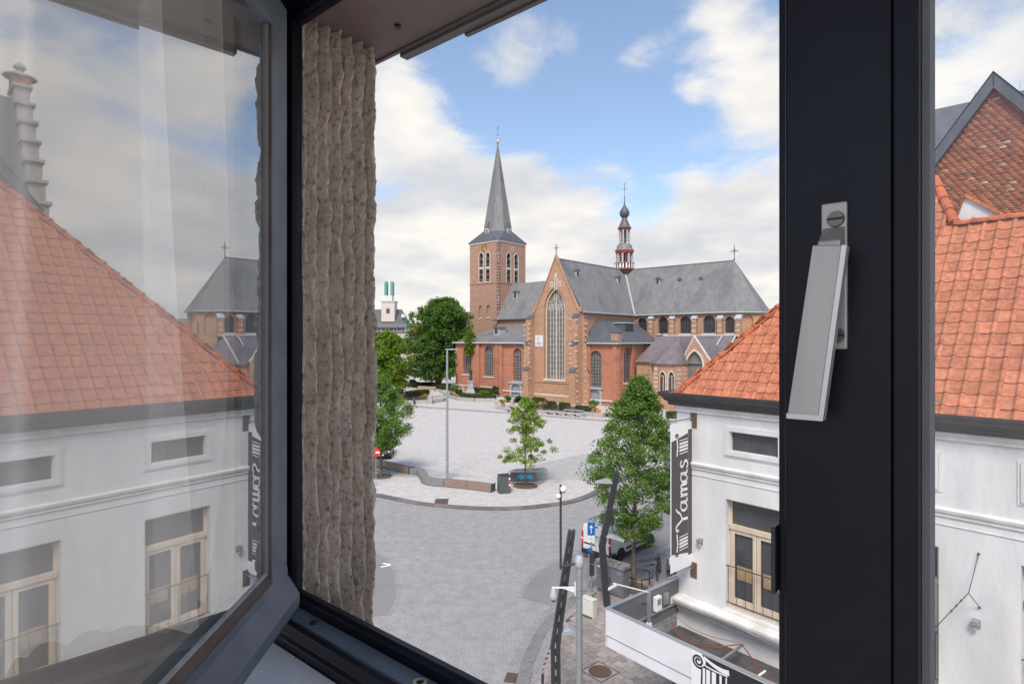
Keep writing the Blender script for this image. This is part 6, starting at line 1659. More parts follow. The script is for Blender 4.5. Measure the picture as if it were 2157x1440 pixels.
for i in range(2): MB().box(-.12, .06 + i * .03, -.056, -.053, zs0 - .12 - i * .08, zs0 - .10 - i * .08, fr).build('plate_text', 'cable_grey', sg)
for i, (z, c) in enumerate(((1.72, 'pole_dark'), (1.18, 'pole_dark'))):
    MB().box(-.12, .10, -.16, -.04, z - .24, z + .22, fr).build('signal_box', c, sg, bevel=.01)
    MB().box(-.16, -.122, -.20, -.04, z - .2, z + .16, fr).build('signal_hood', 'galv', sg)
MB().box(-.16, -.01, -.13, -.04, 1.99, 2.16, fr).build('blue_tag', 'sign_blue', sg)

# ---- vehicles
def loft(sections, n=20):
    """sections: (y, zb, zt, half width bottom, half width top, corner)"""
    mb = MB(); rings = []
    for (y, zb, zt, wb, wt, cr) in sections:
        ring = []
        for i in range(n):
            a = 2 * math.pi * (i + .5) / n; c, s_ = math.cos(a), math.sin(a); e = cr
            xx = math.copysign(abs(c) ** e, c); zz = math.copysign(abs(s_) ** e, s_)
            zf = (zz + 1) / 2; w = wb + (wt - wb) * max(0, (zf - .45) / .55) ** 1.4
            ring.append((xx * w, y, zb + (zt - zb) * zf))
        rings.append(ring)
    return rings
def loft_build(rings, fr, name, mat, parent, smooth=True):
    mb = MB(); n = len(rings[0]); V = [fr(*p) for r_ in rings for p in r_]
    Fc = [(i * n + j, i * n + (j + 1) % n, (i + 1) * n + (j + 1) % n, (i + 1) * n + j) for i in range(len(rings) - 1) for j in range(n)]
    Fc += [tuple(range(n)), tuple((len(rings) - 1) * n + j for j in range(n))]
    mb.add(V, Fc); return mb.build(name, mat, parent, smooth=smooth)
def wheel(fr, x, y, r, w, parent, hub='hubcap'):
    s = 1 if x > 0 else -1
    mb = MB(); nq = 24; prof = [(r * .62, 0), (r * .95, .0), (r, .03), (r, w - .03), (r * .95, w), (r * .62, w)]
    V = []; 
    for (rr, ww) in prof:
        for q in range(nq): a = 2 * math.pi * q / nq; V.append(fr(x - s * ww, y + rr * math.cos(a), r + rr * math.sin(a)))
    Fc = [(i * nq + j, i * nq + (j + 1) % nq, (i + 1) * nq + (j + 1) % nq, (i + 1) * nq + j) for i in range(5) for j in range(nq)]
    mb.add(V, Fc); o = mb.build('wheel', 'rubber', parent, smooth=True)
    mb = MB(); V = [fr(x - s * .02, y, r)] + [fr(x - s * .012, y + r * .63 * math.cos(2 * math.pi * q / nq), r + r * .63 * math.sin(2 * math.pi * q / nq)) for q in range(nq)]
    mb.add(V, [(0, 1 + q, 1 + (q + 1) % nq) for q in range(nq)]); rim = mb.build('rim', 'hubcap', o, recalc=False)
    for q in range(8):
        a = 2 * math.pi * q / 8; mb = MB(); pts = []
        for rr, da in ((.2, -.2), (.2, .2), (.52, .12), (.52, -.12)): pts.append(fr(x + s * .002, y + r * rr * math.cos(a + da), r + r * rr * math.sin(a + da)))
        mb.add(pts, [(0, 1, 2, 3)]); mb.build('spoke_gap', 'plastic_black', rim if False else o, recalc=False)
    return o
rw = g(1307, 1182); fw = g(1373, 1152); vd = Vector((fw.x - rw.x, fw.y - rw.y, 0)).normalized(); vd = Vector((.70, .714, 0))
# van local: x right, y forward; rear axle at y=0 ; right side visible
VS = .96; sdv = Vector((vd.y, -vd.x, 0))
vo = rw - sdv * (.93 * VS); vo.z = .008
frv = lambda x, y, z: vo + sdv * (x * VS) + vd * (y * VS) + Vector((0, 0, z * VS))
van = thing('delivery_van', 'white panel van with roof ladder rack parked beside the kerb tree', 'van', vo)
secs = [(-.98, .42, 1.88, .90, .80, .22), (-.95, .38, 1.94, .945, .84, .20), (-.80, .34, 1.965, .955, .855, .18), (.6, .30, 1.975, .96, .86, .18), (2.0, .28, 1.97, .96, .85, .18), (2.45, .28, 1.95, .96, .82, .20), (2.75, .28, 1.80, .96, .80, .22), (3.05, .28, 1.55, .95, .82, .26), (3.35, .28, 1.28, .94, .84, .3), (3.62, .28, 1.16, .92, .84, .34), (3.88, .30, 1.02, .86, .78, .36), (3.98, .36, .80, .74, .68, .4)]
loft_build(loft(secs, 28), frv, 'body', 'van_white', van)
MB().box(-.93, .93, -1.06, -.90, .30, .56, frv).build('rear_bumper', 'plastic_black', van, bevel=.03)
for sg_ in (-1, 1):
    MB().box(sg_ * .90 - .06, sg_ * .90 + .06, -1.0, -.93, .74, 1.50, frv).build('tail_light', 'tail_red', van, bevel=.015)
    MB().box(sg_ * .90 - .055, sg_ * .90 + .055, -1.006, -.94, 1.06, 1.16, frv).build('reversing_lamp', 'plastic_white', van)
    MB().box(sg_ * .915 - .05, sg_ * .915 + .05, -.985, -.90, .56, .735, frv).build('corner_guard', 'plastic_black', van)
    dr = MB().box(*(sorted((sg_ * .008, sg_ * .82))), -.997, -.975, .58, 1.84, frv).build('rear_door', 'van_white', van, bevel=.02)
    MB().box(sg_ * .80 - .03, sg_ * .80 + .03, -1.015, -.998, .95, 1.02, frv).build('hinge', 'van_white', dr)
    MB().box(sg_ * .80 - .03, sg_ * .80 + .03, -1.015, -.998, 1.55, 1.62, frv).build('hinge', 'van_white', dr)
MB().box(-.006, .006, -.9985, -.99, .58, 1.84, frv).build('door_gap', 'cable_grey', van)
MB().box(-.16, .16, -1.012, -.985, 1.86, 1.92, frv).build('brake_light', 'tail_red', van)
MB().box(-.62, -.16, -1.012, -.998, .70, .83, frv).build('number_plate', 'plastic_white', van)
MB().box(-.78, -.05, -1.01, -.9972, .84, .92, frv).build('plate_recess', 'plastic_black', van)
def text_obj(name, body, size, origin, right, up, mat, parent, extrude=.002):
    cu = bpy.data.curves.new(name, 'FONT'); cu.body = body; cu.size = size; cu.extrude = extrude
    o = bpy.data.objects.new(name + '_tmp', cu); COL.objects.link(o)
    dg = bpy.context.evaluated_depsgraph_get(); me = bpy.data.meshes.new_from_object(o.evaluated_get(dg)); bpy.data.objects.remove(o)
    me.materials.clear(); me.materials.append(MAT[mat])
    n_ = Vector(right).cross(Vector(up)); M = Matrix((Vector(right), Vector(up), n_)).transposed().to_4x4(); M.translation = Vector(origin) - OFF[parent.name]
    me.transform(M); ob = bpy.data.objects.new(name, me); COL.objects.link(ob); ob.parent = parent; OFF[ob.name] = OFF[parent.name]; return ob
text_obj('lettering', 'omTIS', .27, frv(-.10, -1.003, 1.28), sdv, Zv, 'text_navy', van)
MB().box(-.08, .22, -1.002, -.998, 1.15, 1.19, frv).build('small_print', 'text_cyan', van)
for x, y in ((.93, 0), (-.93, 0), (.93, 3.05), (-.93, 3.05)):
    wheel(frv, x, y, .335, .22, van)
for y in (0, 3.05):
    mb = MB(); arch_p = [(y + .43 * math.cos(math.pi * i / 12), .33 + .43 * math.sin(math.pi * i / 12)) for i in range(13)] + [(y - .43, .29), (y + .43, .29)]
    mb.prism(arch_p, .89, .9625, lambda u, w, z: frv(w, u, z)); mb.build('wheel_arch', 'plastic_black', van)
MB().box(.945, .972, .5, 2.55, .55, .66, frv).build('side_strip', 'plastic_black', van)
MB().box(.935, .962, -.86, -.5, .28, .60, frv).build('side_strip', 'plastic_black', van)
mb = MB(); mb.prism([(2.05, 1.18), (3.18, 1.18), (2.72, 1.66), (2.08, 1.70)], .90, .925, lambda u, w, z: frv(w + (-.035 if z > 1.4 else .03), u, z)); mb.build('door_window', 'car_glass', van)
mb = MB(); V = [frv(-.78, 3.18, 1.40), frv(.78, 3.18, 1.40), frv(.74, 2.66, 1.86), frv(-.74, 2.66, 1.86)]; mb.add([v + Vector((0, 0, .02)) + vd * .03 for v in V], [(0, 1, 2, 3)]); mb.build('windscreen', 'car_glass', van, recalc=False)
MB().box(.97, 1.18, 2.85, 2.98, 1.15, 1.42, frv).build('mirror', 'plastic_black', van, bevel=.03)
# roof rack with ladder
rk = thing('roof_rack', 'aluminium ladder rack with ladders strapped to the white van roof', 'ladder', frv(0, .3, 1.97))
for x in (-.62, .62): MB().tube([frv(x, -.85, 2.08), frv(x, 2.2, 2.08)], .022, 6).build('rail', 'plastic_black', rk)
for y in (-.82, .2, 1.2, 2.1): MB().tube([frv(-.74, y, 2.10), frv(.74, y, 2.10)], .020, 6).build('cross_bar', 'alu', rk)
for x in (-.62, .62):
    for y in (-.7, 2.0): MB().box(x - .02, x + .02, y - .02, y + .02, 1.90, 2.08, frv).build('foot', 'plastic_black', rk)
for x in (-.58, -.22): MB().box(x - .02, x + .02, -1.05, 2.3, 2.14, 2.20, frv).build('ladder_side', 'alu', rk)
for i in range(10): MB().tube([frv(-.58, -.95 + i * .32, 2.17), frv(-.22, -.95 + i * .32, 2.17)], .016, 6).build('rung', 'alu', rk)
MB().tube([frv(-1.05, -.98, 2.13), frv(.85, -.98, 2.13)], .024, 8).build('rear_roller', 'alu', rk)

def car(name, label, cat, base, fwd, secs, body, wheels, r, parts=True, wl=.8):
    fr = oriented(base, fwd); t = thing(name, label, cat, base)
    loft_build(loft(secs, 20), fr, 'body', body, t)
    for x, y in wheels: wheel(fr, x, y, r, .2, t)
    return t, fr
# dark car half hidden behind the near-left tree
cb = g(806, 968, KZ)
ct, fr = car('parked_car', 'dark people carrier parked on the square behind the bench', 'car', cb + Vector((-.35, 1.9, 0)), (.12, -1), [(-2.2, .35, 1.3, .8, .7, .3), (-1.9, .28, 1.75, .88, .72, .25), (-.6, .25, 1.85, .92, .72, .22), (.5, .25, 1.82, .92, .70, .24), (.95, .25, 1.45, .92, .76, .28), (1.35, .25, 1.08, .92, .84, .32), (1.9, .27, .98, .88, .8, .34), (2.12, .34, .78, .74, .7, .4)], 'car_dark', ((.9, 1.35), (-.9, 1.35), (.9, -1.4), (-.9, -1.4)), .33)
mb = MB(); V = [fr(-.68, 1.30, 1.16), fr(.68, 1.30, 1.16), fr(.62, .62, 1.76), fr(-.62, .62, 1.76)]; mb.add([v + Vector((0, 0, .03)) for v in V], [(0, 1, 2, 3)]); mb.build('windscreen', 'car_glass', ct, recalc=False)
for i in range(4): MB().box(-.60, .60, 2.06 - i * .006, 2.13, .60 + i * .075, .63 + i * .075, fr).build('grille_bar', 'galv', ct)
for x in (-.68, .68): MB().box(x - .13, x + .13, 1.92, 2.09, .68, .84, fr).build('headlight', 'plastic_white', ct, bevel=.03)
MB().box(-.26, .26, 2.11, 2.15, .44, .55, fr).build('number_plate', 'plastic_white', ct)
# no-entry sign beside the left-hand tree
ne = at(792, 952, 46); nb_ = Vector((ne.x, ne.y, KZ))
ns_ = thing('no_entry_sign', 'round red no entry sign with white bar beside the tree', 'traffic sign', nb_)
MB().tube([nb_, (nb_.x, nb_.y, ne.z + .45)], .03, 8).build('pole', 'galv', ns_)
mb = MB(); nq = 28; mb.prism([(.36 * math.cos(2 * math.pi * i / nq), ne.z + .36 * math.sin(2 * math.pi * i / nq)) for i in range(nq)], -.06, -.04, lambda u, w, z: Vector((nb_.x + u, nb_.y + w, z))); mb.build('disc', 'sign_red', ns_)
MB().box(-.29, .29, -.066, -.061, ne.z - .065, ne.z + .065, lambda x, y, z: Vector((nb_.x + x, nb_.y + y, z))).build('bar', 'white_paint', ns_)

# ---- curved bench on the square: timber beams joined by a curved stone link
bn_ = thing('curved_bench', 'long low bench of timber beams and curved grey stone on the square', 'bench', g(942, 1010, KZ))
def beam(a, b, w, h, name, mat, par, gap=0.0):
    d = (b - a).normalized(); s = Vector((d.y, -d.x, 0))
    fr = lambda x, y, z: Vector((a.x, a.y, KZ)) + s * x + d * y + Vector((0, 0, z)); L_ = (b - a).length
    return MB().box(-w / 2, w / 2, gap, L_ - gap, .03, h, fr).build(name, mat, par, bevel=.03)
Bp = [g(730, 972), g(800, 984), g(866, 1000)]; Bq = [g(938, 1026), g(986, 1031), g(1038, 1038)]
for a, b in zip(Bp, Bp[1:]): beam(a, b, .62, .56, 'timber_beam', 'bench_wood', bn_, .02)
for a, b in zip(Bq, Bq[1:]): beam(a, b, .62, .56, 'timber_beam', 'bench_wood', bn_, .02)
path = smooth_path([g(867, 1000), g(884, 1003), g(892, 1012), g(897, 1020), g(912, 1024), g(937, 1026)], 8); Lh = offset_path(path, .31); Rh = offset_path(path, -.31); n = len(path)
mb = MB(); V = []
for z in (.03 + KZ, .54 + KZ):
    V += [(q.x, q.y, z) for q in Lh] + [(q.x, q.y, z) for q in Rh]
mb.add(V, [(i, i + 1, i + 1 + n, i + n) for i in range(n - 1)] + [(i + 2 * n, i + 3 * n, i + 1 + 3 * n, i + 1 + 2 * n) for i in range(n - 1)] + [(i, i + 2 * n, i + 1 + 2 * n, i + 1) for i in range(n - 1)] + [(i + n, i + 1 + n, i + 1 + 3 * n, i + 3 * n) for i in range(n - 1)] + [(0, n, 3 * n, 2 * n), (n - 1, 3 * n - 1, 4 * n - 1, 2 * n - 1)])
mb.build('stone_link', 'bench_stone', bn_, bevel=.02)
for q, d in ((Bp[-1], (Bp[-1] - Bp[-2])), (Bq[-1], (Bq[-1] - Bq[-2]))):
    d = d.normalized(); s = Vector((d.y, -d.x, 0)); fr = lambda x, y, z, q=q, d=d, s=s: Vector((q.x, q.y, KZ)) + s * x + d * y + Vector((0, 0, z))
    MB().box(-.34, .34, .0, .05, .0, .62, fr).build('end_plate', 'bin_dark', bn_)
# litter bin
lb_ = g(1061, 1037, KZ); fr = oriented(lb_, (-.3, 1)); t = thing('litter_bin', 'dark grey square litter bin with stickers beside the bench end', 'bin', lb_)
mb = MB(); mb.prism([(-.42, 0), (.42, 0), (.44, 1.30), (-.40, 1.30)], -.36, .36, fr); mb.build('body', 'bin_dark', t, bevel=.02)
MB().box(-.40, .46, -.38, .38, 1.301, 1.36, fr).build('lid', 'pole_dark', t, bevel=.02)
for i, (z, c) in enumerate(((1.1, 'banner_white'), (.86, 'sign_red'), (.64, 'banner_white'), (.45, 'tail_red'))): MB().box(.36 - .07, .36 + .05, -.37, -.361, z - .08, z + .08, fr).build('sticker', c, t)
# crowd barriers leaning in a stack behind the small tree
def barrier(base, fwd, label, banner):
    fr = oriented(base, fwd); t = thing('crowd_barrier', label, 'barrier', base, 'stack of crowd barriers')
    L_, h = 2.5, 1.1; r = .12
    pts = [(-L_ / 2, .18), (-L_ / 2, h - r)] + [(-L_ / 2 + r - r * math.cos(q), h - r + r * math.sin(q)) for q in (.5, 1.0)] + [(-L_ / 2 + r, h), (L_ / 2 - r, h)] + [(L_ / 2 - r + r * math.sin(q), h - r + r * math.cos(q)) for q in (.5, 1.0)] + [(L_ / 2, h - r), (L_ / 2, .18)]
    MB().tube([fr(x, 0, z) for x, z in pts], .024, 6, closed=True).build('frame', 'barrier_steel', t)
    for i in range(1, 16): x = -L_ / 2 + L_ * i / 16; MB().tube([fr(x, 0, .18), fr(x, 0, h)], .009, 4).build('bar', 'barrier_steel', t)
    for x in (-L_ * .36, L_ * .36): MB().tube([fr(x, -.3, .02), fr(x, -.15, .16), fr(x, .15, .16), fr(x, .3, .02)], .018, 5).build('foot', 'barrier_steel', t)
    if banner:
        MB().box(-1.12, .98, .03, .034, .26, .98, fr).build('backing_sheet', 'bin_dark', t)
        mb = MB(); mb.prism([(-.55, .62), (-.18, .92), (-.18, .76), (.62, .80), (.62, .46), (-.18, .48), (-.18, .33)], .024, .029, fr); mb.build('arrow_print', 'text_cyan', t)
    return t
b0 = g(1106, 1021, KZ)
barrier(b0 + Vector((-.05, .10, 0)), (.06, 1), 'front crowd barrier with a blue arrow sheet behind the small tree', True)
for i in range(4): barrier(b0 + Vector((.14 + .13 * i, .38 + .20 * i, 0)), (.06 - .06 * i, 1), ('galvanised barrier directly behind the blue arrow one', 'middle barrier of the plain stack behind the arrow sheet', 'plain barrier with two others before it in the stack', 'rearmost plain barrier of the stack behind the small tree')[i], False)
# covers in the paving
def cover(base, d, w, h, z, label, rnd=False):
    d = Vector((d[0], d[1], 0)).normalized(); s = Vector((d.y, -d.x, 0)); fr = lambda x, y, q: Vector((base.x, base.y, 0)) + s * x + d * y + Vector((0, 0, q))
    t = thing('manhole_cover', label, 'manhole cover', (base.x, base.y, z))
    MB().box(-w / 2, w / 2, -h / 2, h / 2, z - .02, z + .006, fr).build('frame', 'slab' if rnd else 'rust_iron', t)
    if rnd:
        nq_ = 28; mb = MB(); mb.prism([(.42 * w * math.cos(2 * math.pi * q / nq_), .42 * w * math.sin(2 * math.pi * q / nq_)) for q in range(nq_)], z + .0061, z + .009, lambda u, ww, v: fr(u, v, ww)); mb.build('disc', 'rust_iron', t)
        MB().ring([(.455 * w * (1 if q in (0, 1) else -1), .455 * w * (1 if q in (1, 2) else -1)) for q in range(4)], [(.5 * w * (1 if q in (0, 1) else -1), .5 * w * (1 if q in (1, 2) else -1)) for q in range(4)], z + .0062, z + .012, lambda u, ww, v: fr(u, v, ww)).build('rim', 'rust_iron', t)
    for i in (range(-5, 6) if w > .6 else range(-4, 5)):
        y = i * h * .075; half = math.sqrt(max(.0, (.40 * h) ** 2 - y * y)) if rnd else w * .44
        if half > .03: MB().box(-half, half, y - h * .02, y + h * .02, z + (.0091 if rnd else .0061), z + .015, fr).build('rib', 'rust_iron', t)
cover(g(930, 1059), (1, .05), 1.5, .95, KZ + .006, 'rusty iron cover in the setts near the curved kerb')
cover(g(1264, 1421), (.769, .639), .95, .95, .122, 'round ribbed rusty manhole cover in the slab pavement', True)
cover(g(1078, 1427), (.2, 1), .45, .6, .01, 'small iron drain grate beside the kerb stones')
# tree guards, earth discs
def tree_guard(c, r, h, label):
    t = thing('tree_guard', label, 'tree guard', c, 'ring guards round the street trees'); n = 28
    MB().tube([c + Vector((r * math.cos(2 * math.pi * i / n), r * math.sin(2 * math.pi * i / n), h)) for i in range(n)], .035, 6, closed=True).build('ring', 'pole_dark', t, smooth=True)
    for i in range(3): a = 2 * math.pi * i / 3 + .5; q = c + Vector((r * math.cos(a), r * math.sin(a), 0)); MB().tube([q, q + Zv * h], .028, 6).build('leg', 'pole_dark', t)
def earth_disc(c, r, z):
    mb = MB(); n = 24; mb.add([(c.x, c.y, z)] + [(c.x + r * math.cos(2 * math.pi * i / n) * (1 + .06 * math.sin(i * 2.1)), c.y + r * math.sin(2 * math.pi * i / n), z) for i in range(n)], [(0, 1 + i, 1 + (i + 1) % n) for i in range(n)])
    struct(mb.build('earth_bed', 'earth', recalc=False))
TREE_R = g(1334, 1238, .12); TREE_C = g(1107, 1023, KZ); TREE_L = g(802, 1003, KZ)
tree_guard(Vector((TREE_R.x + .28, TREE_R.y + .05, .12)), .62, .62, 'dark ring guard round the trunk beside the grey cabinet')
tree_guard(Vector((TREE_L.x, TREE_L.y, KZ)), .75, .62, 'dark ring guard round the trunk beside the timber bench')
earth_disc(TREE_C, 1.0, KZ + .012); earth_disc(TREE_L, 1.0, KZ + .012); earth_disc(TREE_R, .7, .123)
# bicycles against a rack
def bicycle(base, fwd, label, frame_m='iron', lean=.12, basket=False, seatm='plastic_black'):
    f = Vector((fwd[0], fwd[1], 0)).normalized(); s = Vector((f.y, -f.x, 0)); b = Vector(base)
    fr = lambda y, z, x=0.0: b + f * y + s * (x + lean * z) + Vector((0, 0, z))
    t = thing('bicycle', label, 'bicycle', base, 'bicycles locked on the pavement')
    for y in (-.52, .54):
        n = 24; o = MB().tube([fr(y + .33 * math.cos(2 * math.pi * i / n), .34 + .33 * math.sin(2 * math.pi * i / n)) for i in range(n)], .02, 5, closed=True).build('wheel', 'rubber', t, smooth=True)
        for i in range(8): a = math.pi * i / 8; MB().tube([fr(y + .32 * math.cos(a), .34 + .32 * math.sin(a)), fr(y - .32 * math.cos(a), .34 - .32 * math.sin(a))], .003, 3).build('spoke', 'galv', o)
    for a, c in (((-.52, .34), (-.05, .32)), ((-.05, .32), (-.20, .85)), ((-.05, .32), (.36, .80)), ((-.18, .78), (.34, .86)), ((-.52, .34), (-.18, .76)), ((.54, .34), (.38, .72))): MB().tube([fr(*a), fr(*c)], .018, 6).build('frame_tube', frame_m, t)
    MB().tube([fr(.38, .72), fr(.33, 1.02)], .016, 6).build('head_tube', frame_m, t)
    MB().tube([fr(.28, 1.03, -.29), fr(.36, 1.05, -.22), fr(.36, 1.04, 0), fr(.36, 1.05, .22), fr(.28, 1.03, .29)], .014, 6).build('handlebar', 'galv', t)
    mb = MB(); mb.prism([(-.36, -.09), (-.30, -.10), (-.06, -.025), (-.04, 0), (-.06, .025), (-.30, .10), (-.36, .09)], .88, .94, lambda y, z, x: fr(y, z, x)); mb.build('saddle', seatm, t, bevel=.015)
    MB().tube([fr(-.20, .85), fr(-.215, .90)], .014, 5).build('seat_post', 'galv', t)
    for y in (-.52, .54): MB().tube([fr(y + .37 * math.cos(q), .34 + .37 * math.sin(q)) for q in (.5, .9, 1.3, 1.7, 2.1, 2.5)], .016, 4).build('mudguard', frame_m, t)
    MB().tube([fr(-.05, .32, -.10), fr(-.05, .32, .10)], .05, 8).build('crank', 'iron', t)
    if basket: MB().box(-.15, .15, -.2, .2, .86, 1.1, lambda x, y, z: fr(-.5 + y, z, x)).build('pannier', seatm, t, bevel=.05)
    return t
bb0 = g(1392, 1215, .12)
bicycle(bb0 + Vector((-.05, .1, 0)), (.35, .94), 'black bicycle leaning beside the tree guard', 'iron', -.10)
bicycle(bb0 + Vector((.35, -.05, 0)), (.15, .98), 'silver framed bicycle with a white pannier beside the hanging banner', 'galv', .12, True, 'banner_white')
bicycle(bb0 + Vector((.75, .35, 0)), (.2, .95), 'dark bicycle with a purple saddle behind the hanging banner', 'iron', .05, False, 'text_navy')
mb = MB(); q = g(1350, 1210, .12); q.z = .12; rp = thing('slim_post', 'slim grey post standing behind the kerb tree trunk', 'post', (q.x - .12, q.y + 1.4, .12))
MB().tube([(q.x - .12, q.y + 1.4, .12), (q.x - .12, q.y + 1.4, 2.3)], .035, 8).build('pole', 'pole_dark', rp); MB().lathe([(.04, 2.3), (.02, 2.34), (.001, 2.35)], (q.x - .12, q.y + 1.4, 0), 8).build('cap', 'pole_dark', rp)

# ================================================================== TREES AND PLANTING
def leaves_mesh(name, centres, radii, per, size, mat, parent, seed, droop=.25, flat=.75):
    """leaf kites scattered in soft clumps; tone varies per clump and per leaf"""
    rg = np.random.default_rng(seed); C = np.repeat(np.array(centres), per, axis=0); Rr = np.repeat(np.array(radii), per)
    n = len(C); d = rg.normal(size=(n, 3)); d /= np.linalg.norm(d, axis=1)[:, None]
    rad = Rr * rg.random(n) ** .45
    P = C + d * rad[:, None] * np.array([1, 1, flat])
    P[:, 2] -= droop * (np.hypot(d[:, 0], d[:, 1]) * rad) ** 2 / np.maximum(Rr, .05)
    nrm = rg.normal(size=(n, 3)) * .75 + np.array([0, 0, .9]) + d * .5; nrm /= np.linalg.norm(nrm, axis=1)[:, None]
    t = rg.normal(size=(n, 3)); t -= (t * nrm).sum(1)[:, None] * nrm; t /= np.linalg.norm(t, axis=1)[:, None]
    b = np.cross(nrm, t); s = size * rg.uniform(.65, 1.3, n)[:, None]
    V = np.stack([P - t * s * .5, P + b * s * .33 + nrm * s * .06 - t * s * .05, P + t * s * .55 - nrm * s * .08, P - b * s * .33 + nrm * s * .06 - t * s * .05], 1).reshape(-1, 3)
    Fq = np.arange(n * 4).reshape(-1, 4)
    ct = np.repeat(rg.random(len(centres)), per)
    tone = np.clip(.5 * ct + .5 * rg.random(n), 0, 1)
    return mesh_np(name, V, Fq, mat, parent=parent, tone=tone)
def tree(name, label, base, height, trunk_h, crown_r, leafm, seed, nclump=140, per=70, size=.13, trunk_r=.11, shape='oval', clump=.55, group=None, lean=(0, 0), open_=0.0, crown_squash=1.0):
    rg = random.Random(seed); b = Vector(base); t = thing(name, label, 'tree', b, group)
    top = b + Vector((lean[0], lean[1], height * .93)); tp = []
    for i in range(9):
        f = i / 8; tp.append(b.lerp(top, f) + Vector((math.sin(f * 5 + seed) * .05 * height * .1, math.cos(f * 4 + seed) * .04 * height * .1, 0)))
    MB().tube(tp, [trunk_r * (1.25 if i == 0 else 1.0) * (1 - .88 * (i / 8) ** 1.1) for i in range(9)], 10).build('trunk', 'bark', t, smooth=True)
    def at_h(z):
        f = max(0, min(.999, (z - b.z) / (height * .93))) * 8; i = int(f); return tp[i].lerp(tp[i + 1], f - i)
    cen = []; rad = []; br = MB()
    z0, z1 = trunk_h, height
    for i in range(nclump):
        f = rg.random() ** .85
        z = z0 + (z1 - z0) * f
        if shape == 'cone': env = crown_r * (1 - f) ** .62 * (.62 + .38 * min(1, f / .10)) + .05
        elif shape == 'oval': env = crown_r * math.sqrt(max(0, 1 - ((f - .40) / .62) ** 2))
        elif shape == 'street': env = crown_r * min(1, .34 + f * 1.9) * min(1.0, ((1 - f) / .52) ** .9 * .96 + .03)
        elif shape == 'broad': env = crown_r * (.70 + .42 * min(1, f / .3) if f < .3 else 1.02 * math.sqrt(max(0, 1 - ((f - .25) / .76) ** 2))) * (1 + .12 * math.sin(f * 17))
        elif shape == 'dome': env = crown_r * (math.sqrt(max(0, 1 - ((f - .45) / .56) ** 2)) ** .8)
        else: env = crown_r * (1 - abs(f - .3) * .9)
        q = rg.random() * 2 * math.pi
        lump = 1 + .16 * math.sin(q * 3 + seed) * math.cos(f * 9 + seed) + .10 * math.sin(q * 5 + f * 14)
        rr = env * lump * (rg.random() ** (.42 if open_ < .5 else .6))
        c = at_h(b.z + z); c = Vector((c.x + rr * math.cos(q), c.y + rr * math.sin(q) * crown_squash, b.z + z))
        cen.append(tuple(c)); rad.append(clump * rg.uniform(.55, 1.25) * (.55 + .45 * min(1, env / crown_r + .2)))
        if i % (2 if nclump < 220 else 5) == 0:
            st_ = at_h(b.z + max(trunk_h * .9, z - rr * .75)); mid_ = st_.lerp(c, .5) + Vector((0, 0, .12 * rr))
            br.tube([st_, mid_, c], [trunk_r * .28 * (1 - .6 * f), trunk_r * .17, trunk_r * .05], 5)
    br.build('branches', 'bark', t, recalc=False)
    leaves_mesh('crown', cen, rad, per, size, leafm, t, seed)
    return t
tree('street_tree', 'full green hornbeam like street tree behind the grey utility cabinet', TREE_R, 9.75, 2.2, 2.35, 'leaf_mid', 3, 310, 118, .112, .105, 'street', .48, 'young street trees', lean=(.25, 0))
tree('street_tree', 'small sparse yellow green tree in front of the crowd barriers', TREE_C, 7.0, 1.9, 2.45, 'leaf_young', 9, 115, 78, .15, .07, 'cone', .40, 'young street trees', open_=1)
tree('street_tree', 'dense green tree with ring guard beside the timber bench', TREE_L, 8.3, 2.1, 2.75, 'leaf_mid', 14, 200, 125, .15, .11, 'street', .60, 'young street trees')
bt0 = g(922, 812, KZ); bt0 = Vector((at(922, 812, 140).x, 140, KZ))
tree('big_tree', 'huge dark green broad tree growing beside the church aisle', bt0, 21.5, 2.4, 8.4, 'leaf_deep', 21, 440, 70, .60, .75, 'broad', 1.7, lean=(1.2, 0), crown_squash=.85)
tb = at(826, 800, 108); tree('pale_tree', 'light lime green tree in front of the orange lorry', Vector((tb.x - .8, 108, KZ)), 12.9, 2.8, 3.9, 'leaf_lime', 33, 190, 70, .45, .28, 'oval', 1.05)
for i, (px, Yd, h_, r_) in enumerate(((800, 175, 12, 5), (770, 150, 14, 5.5), (1700, 150, 12, 6))):
    q = at(px, 800, Yd); tree('background_tree', ('round tree far across the square before the town hall', 'round tree standing past the lime green tree', 'broad tree growing beyond the apse of the church')[i], Vector((q.x, Yd, 0)), h_, 2.5, r_, 'leaf_deep', 40 + i, 90, 60, .7, .3, 'oval', 1.6)
sm = at(992, 712, 133); tree('young_tree', 'thin light green sapling against the church aisle roof', Vector((sm.x, 131, KZ)), 13.5, 8.5, 1.1, 'leaf_lime', 51, 40, 50, .42, .1, 'oval', .8)

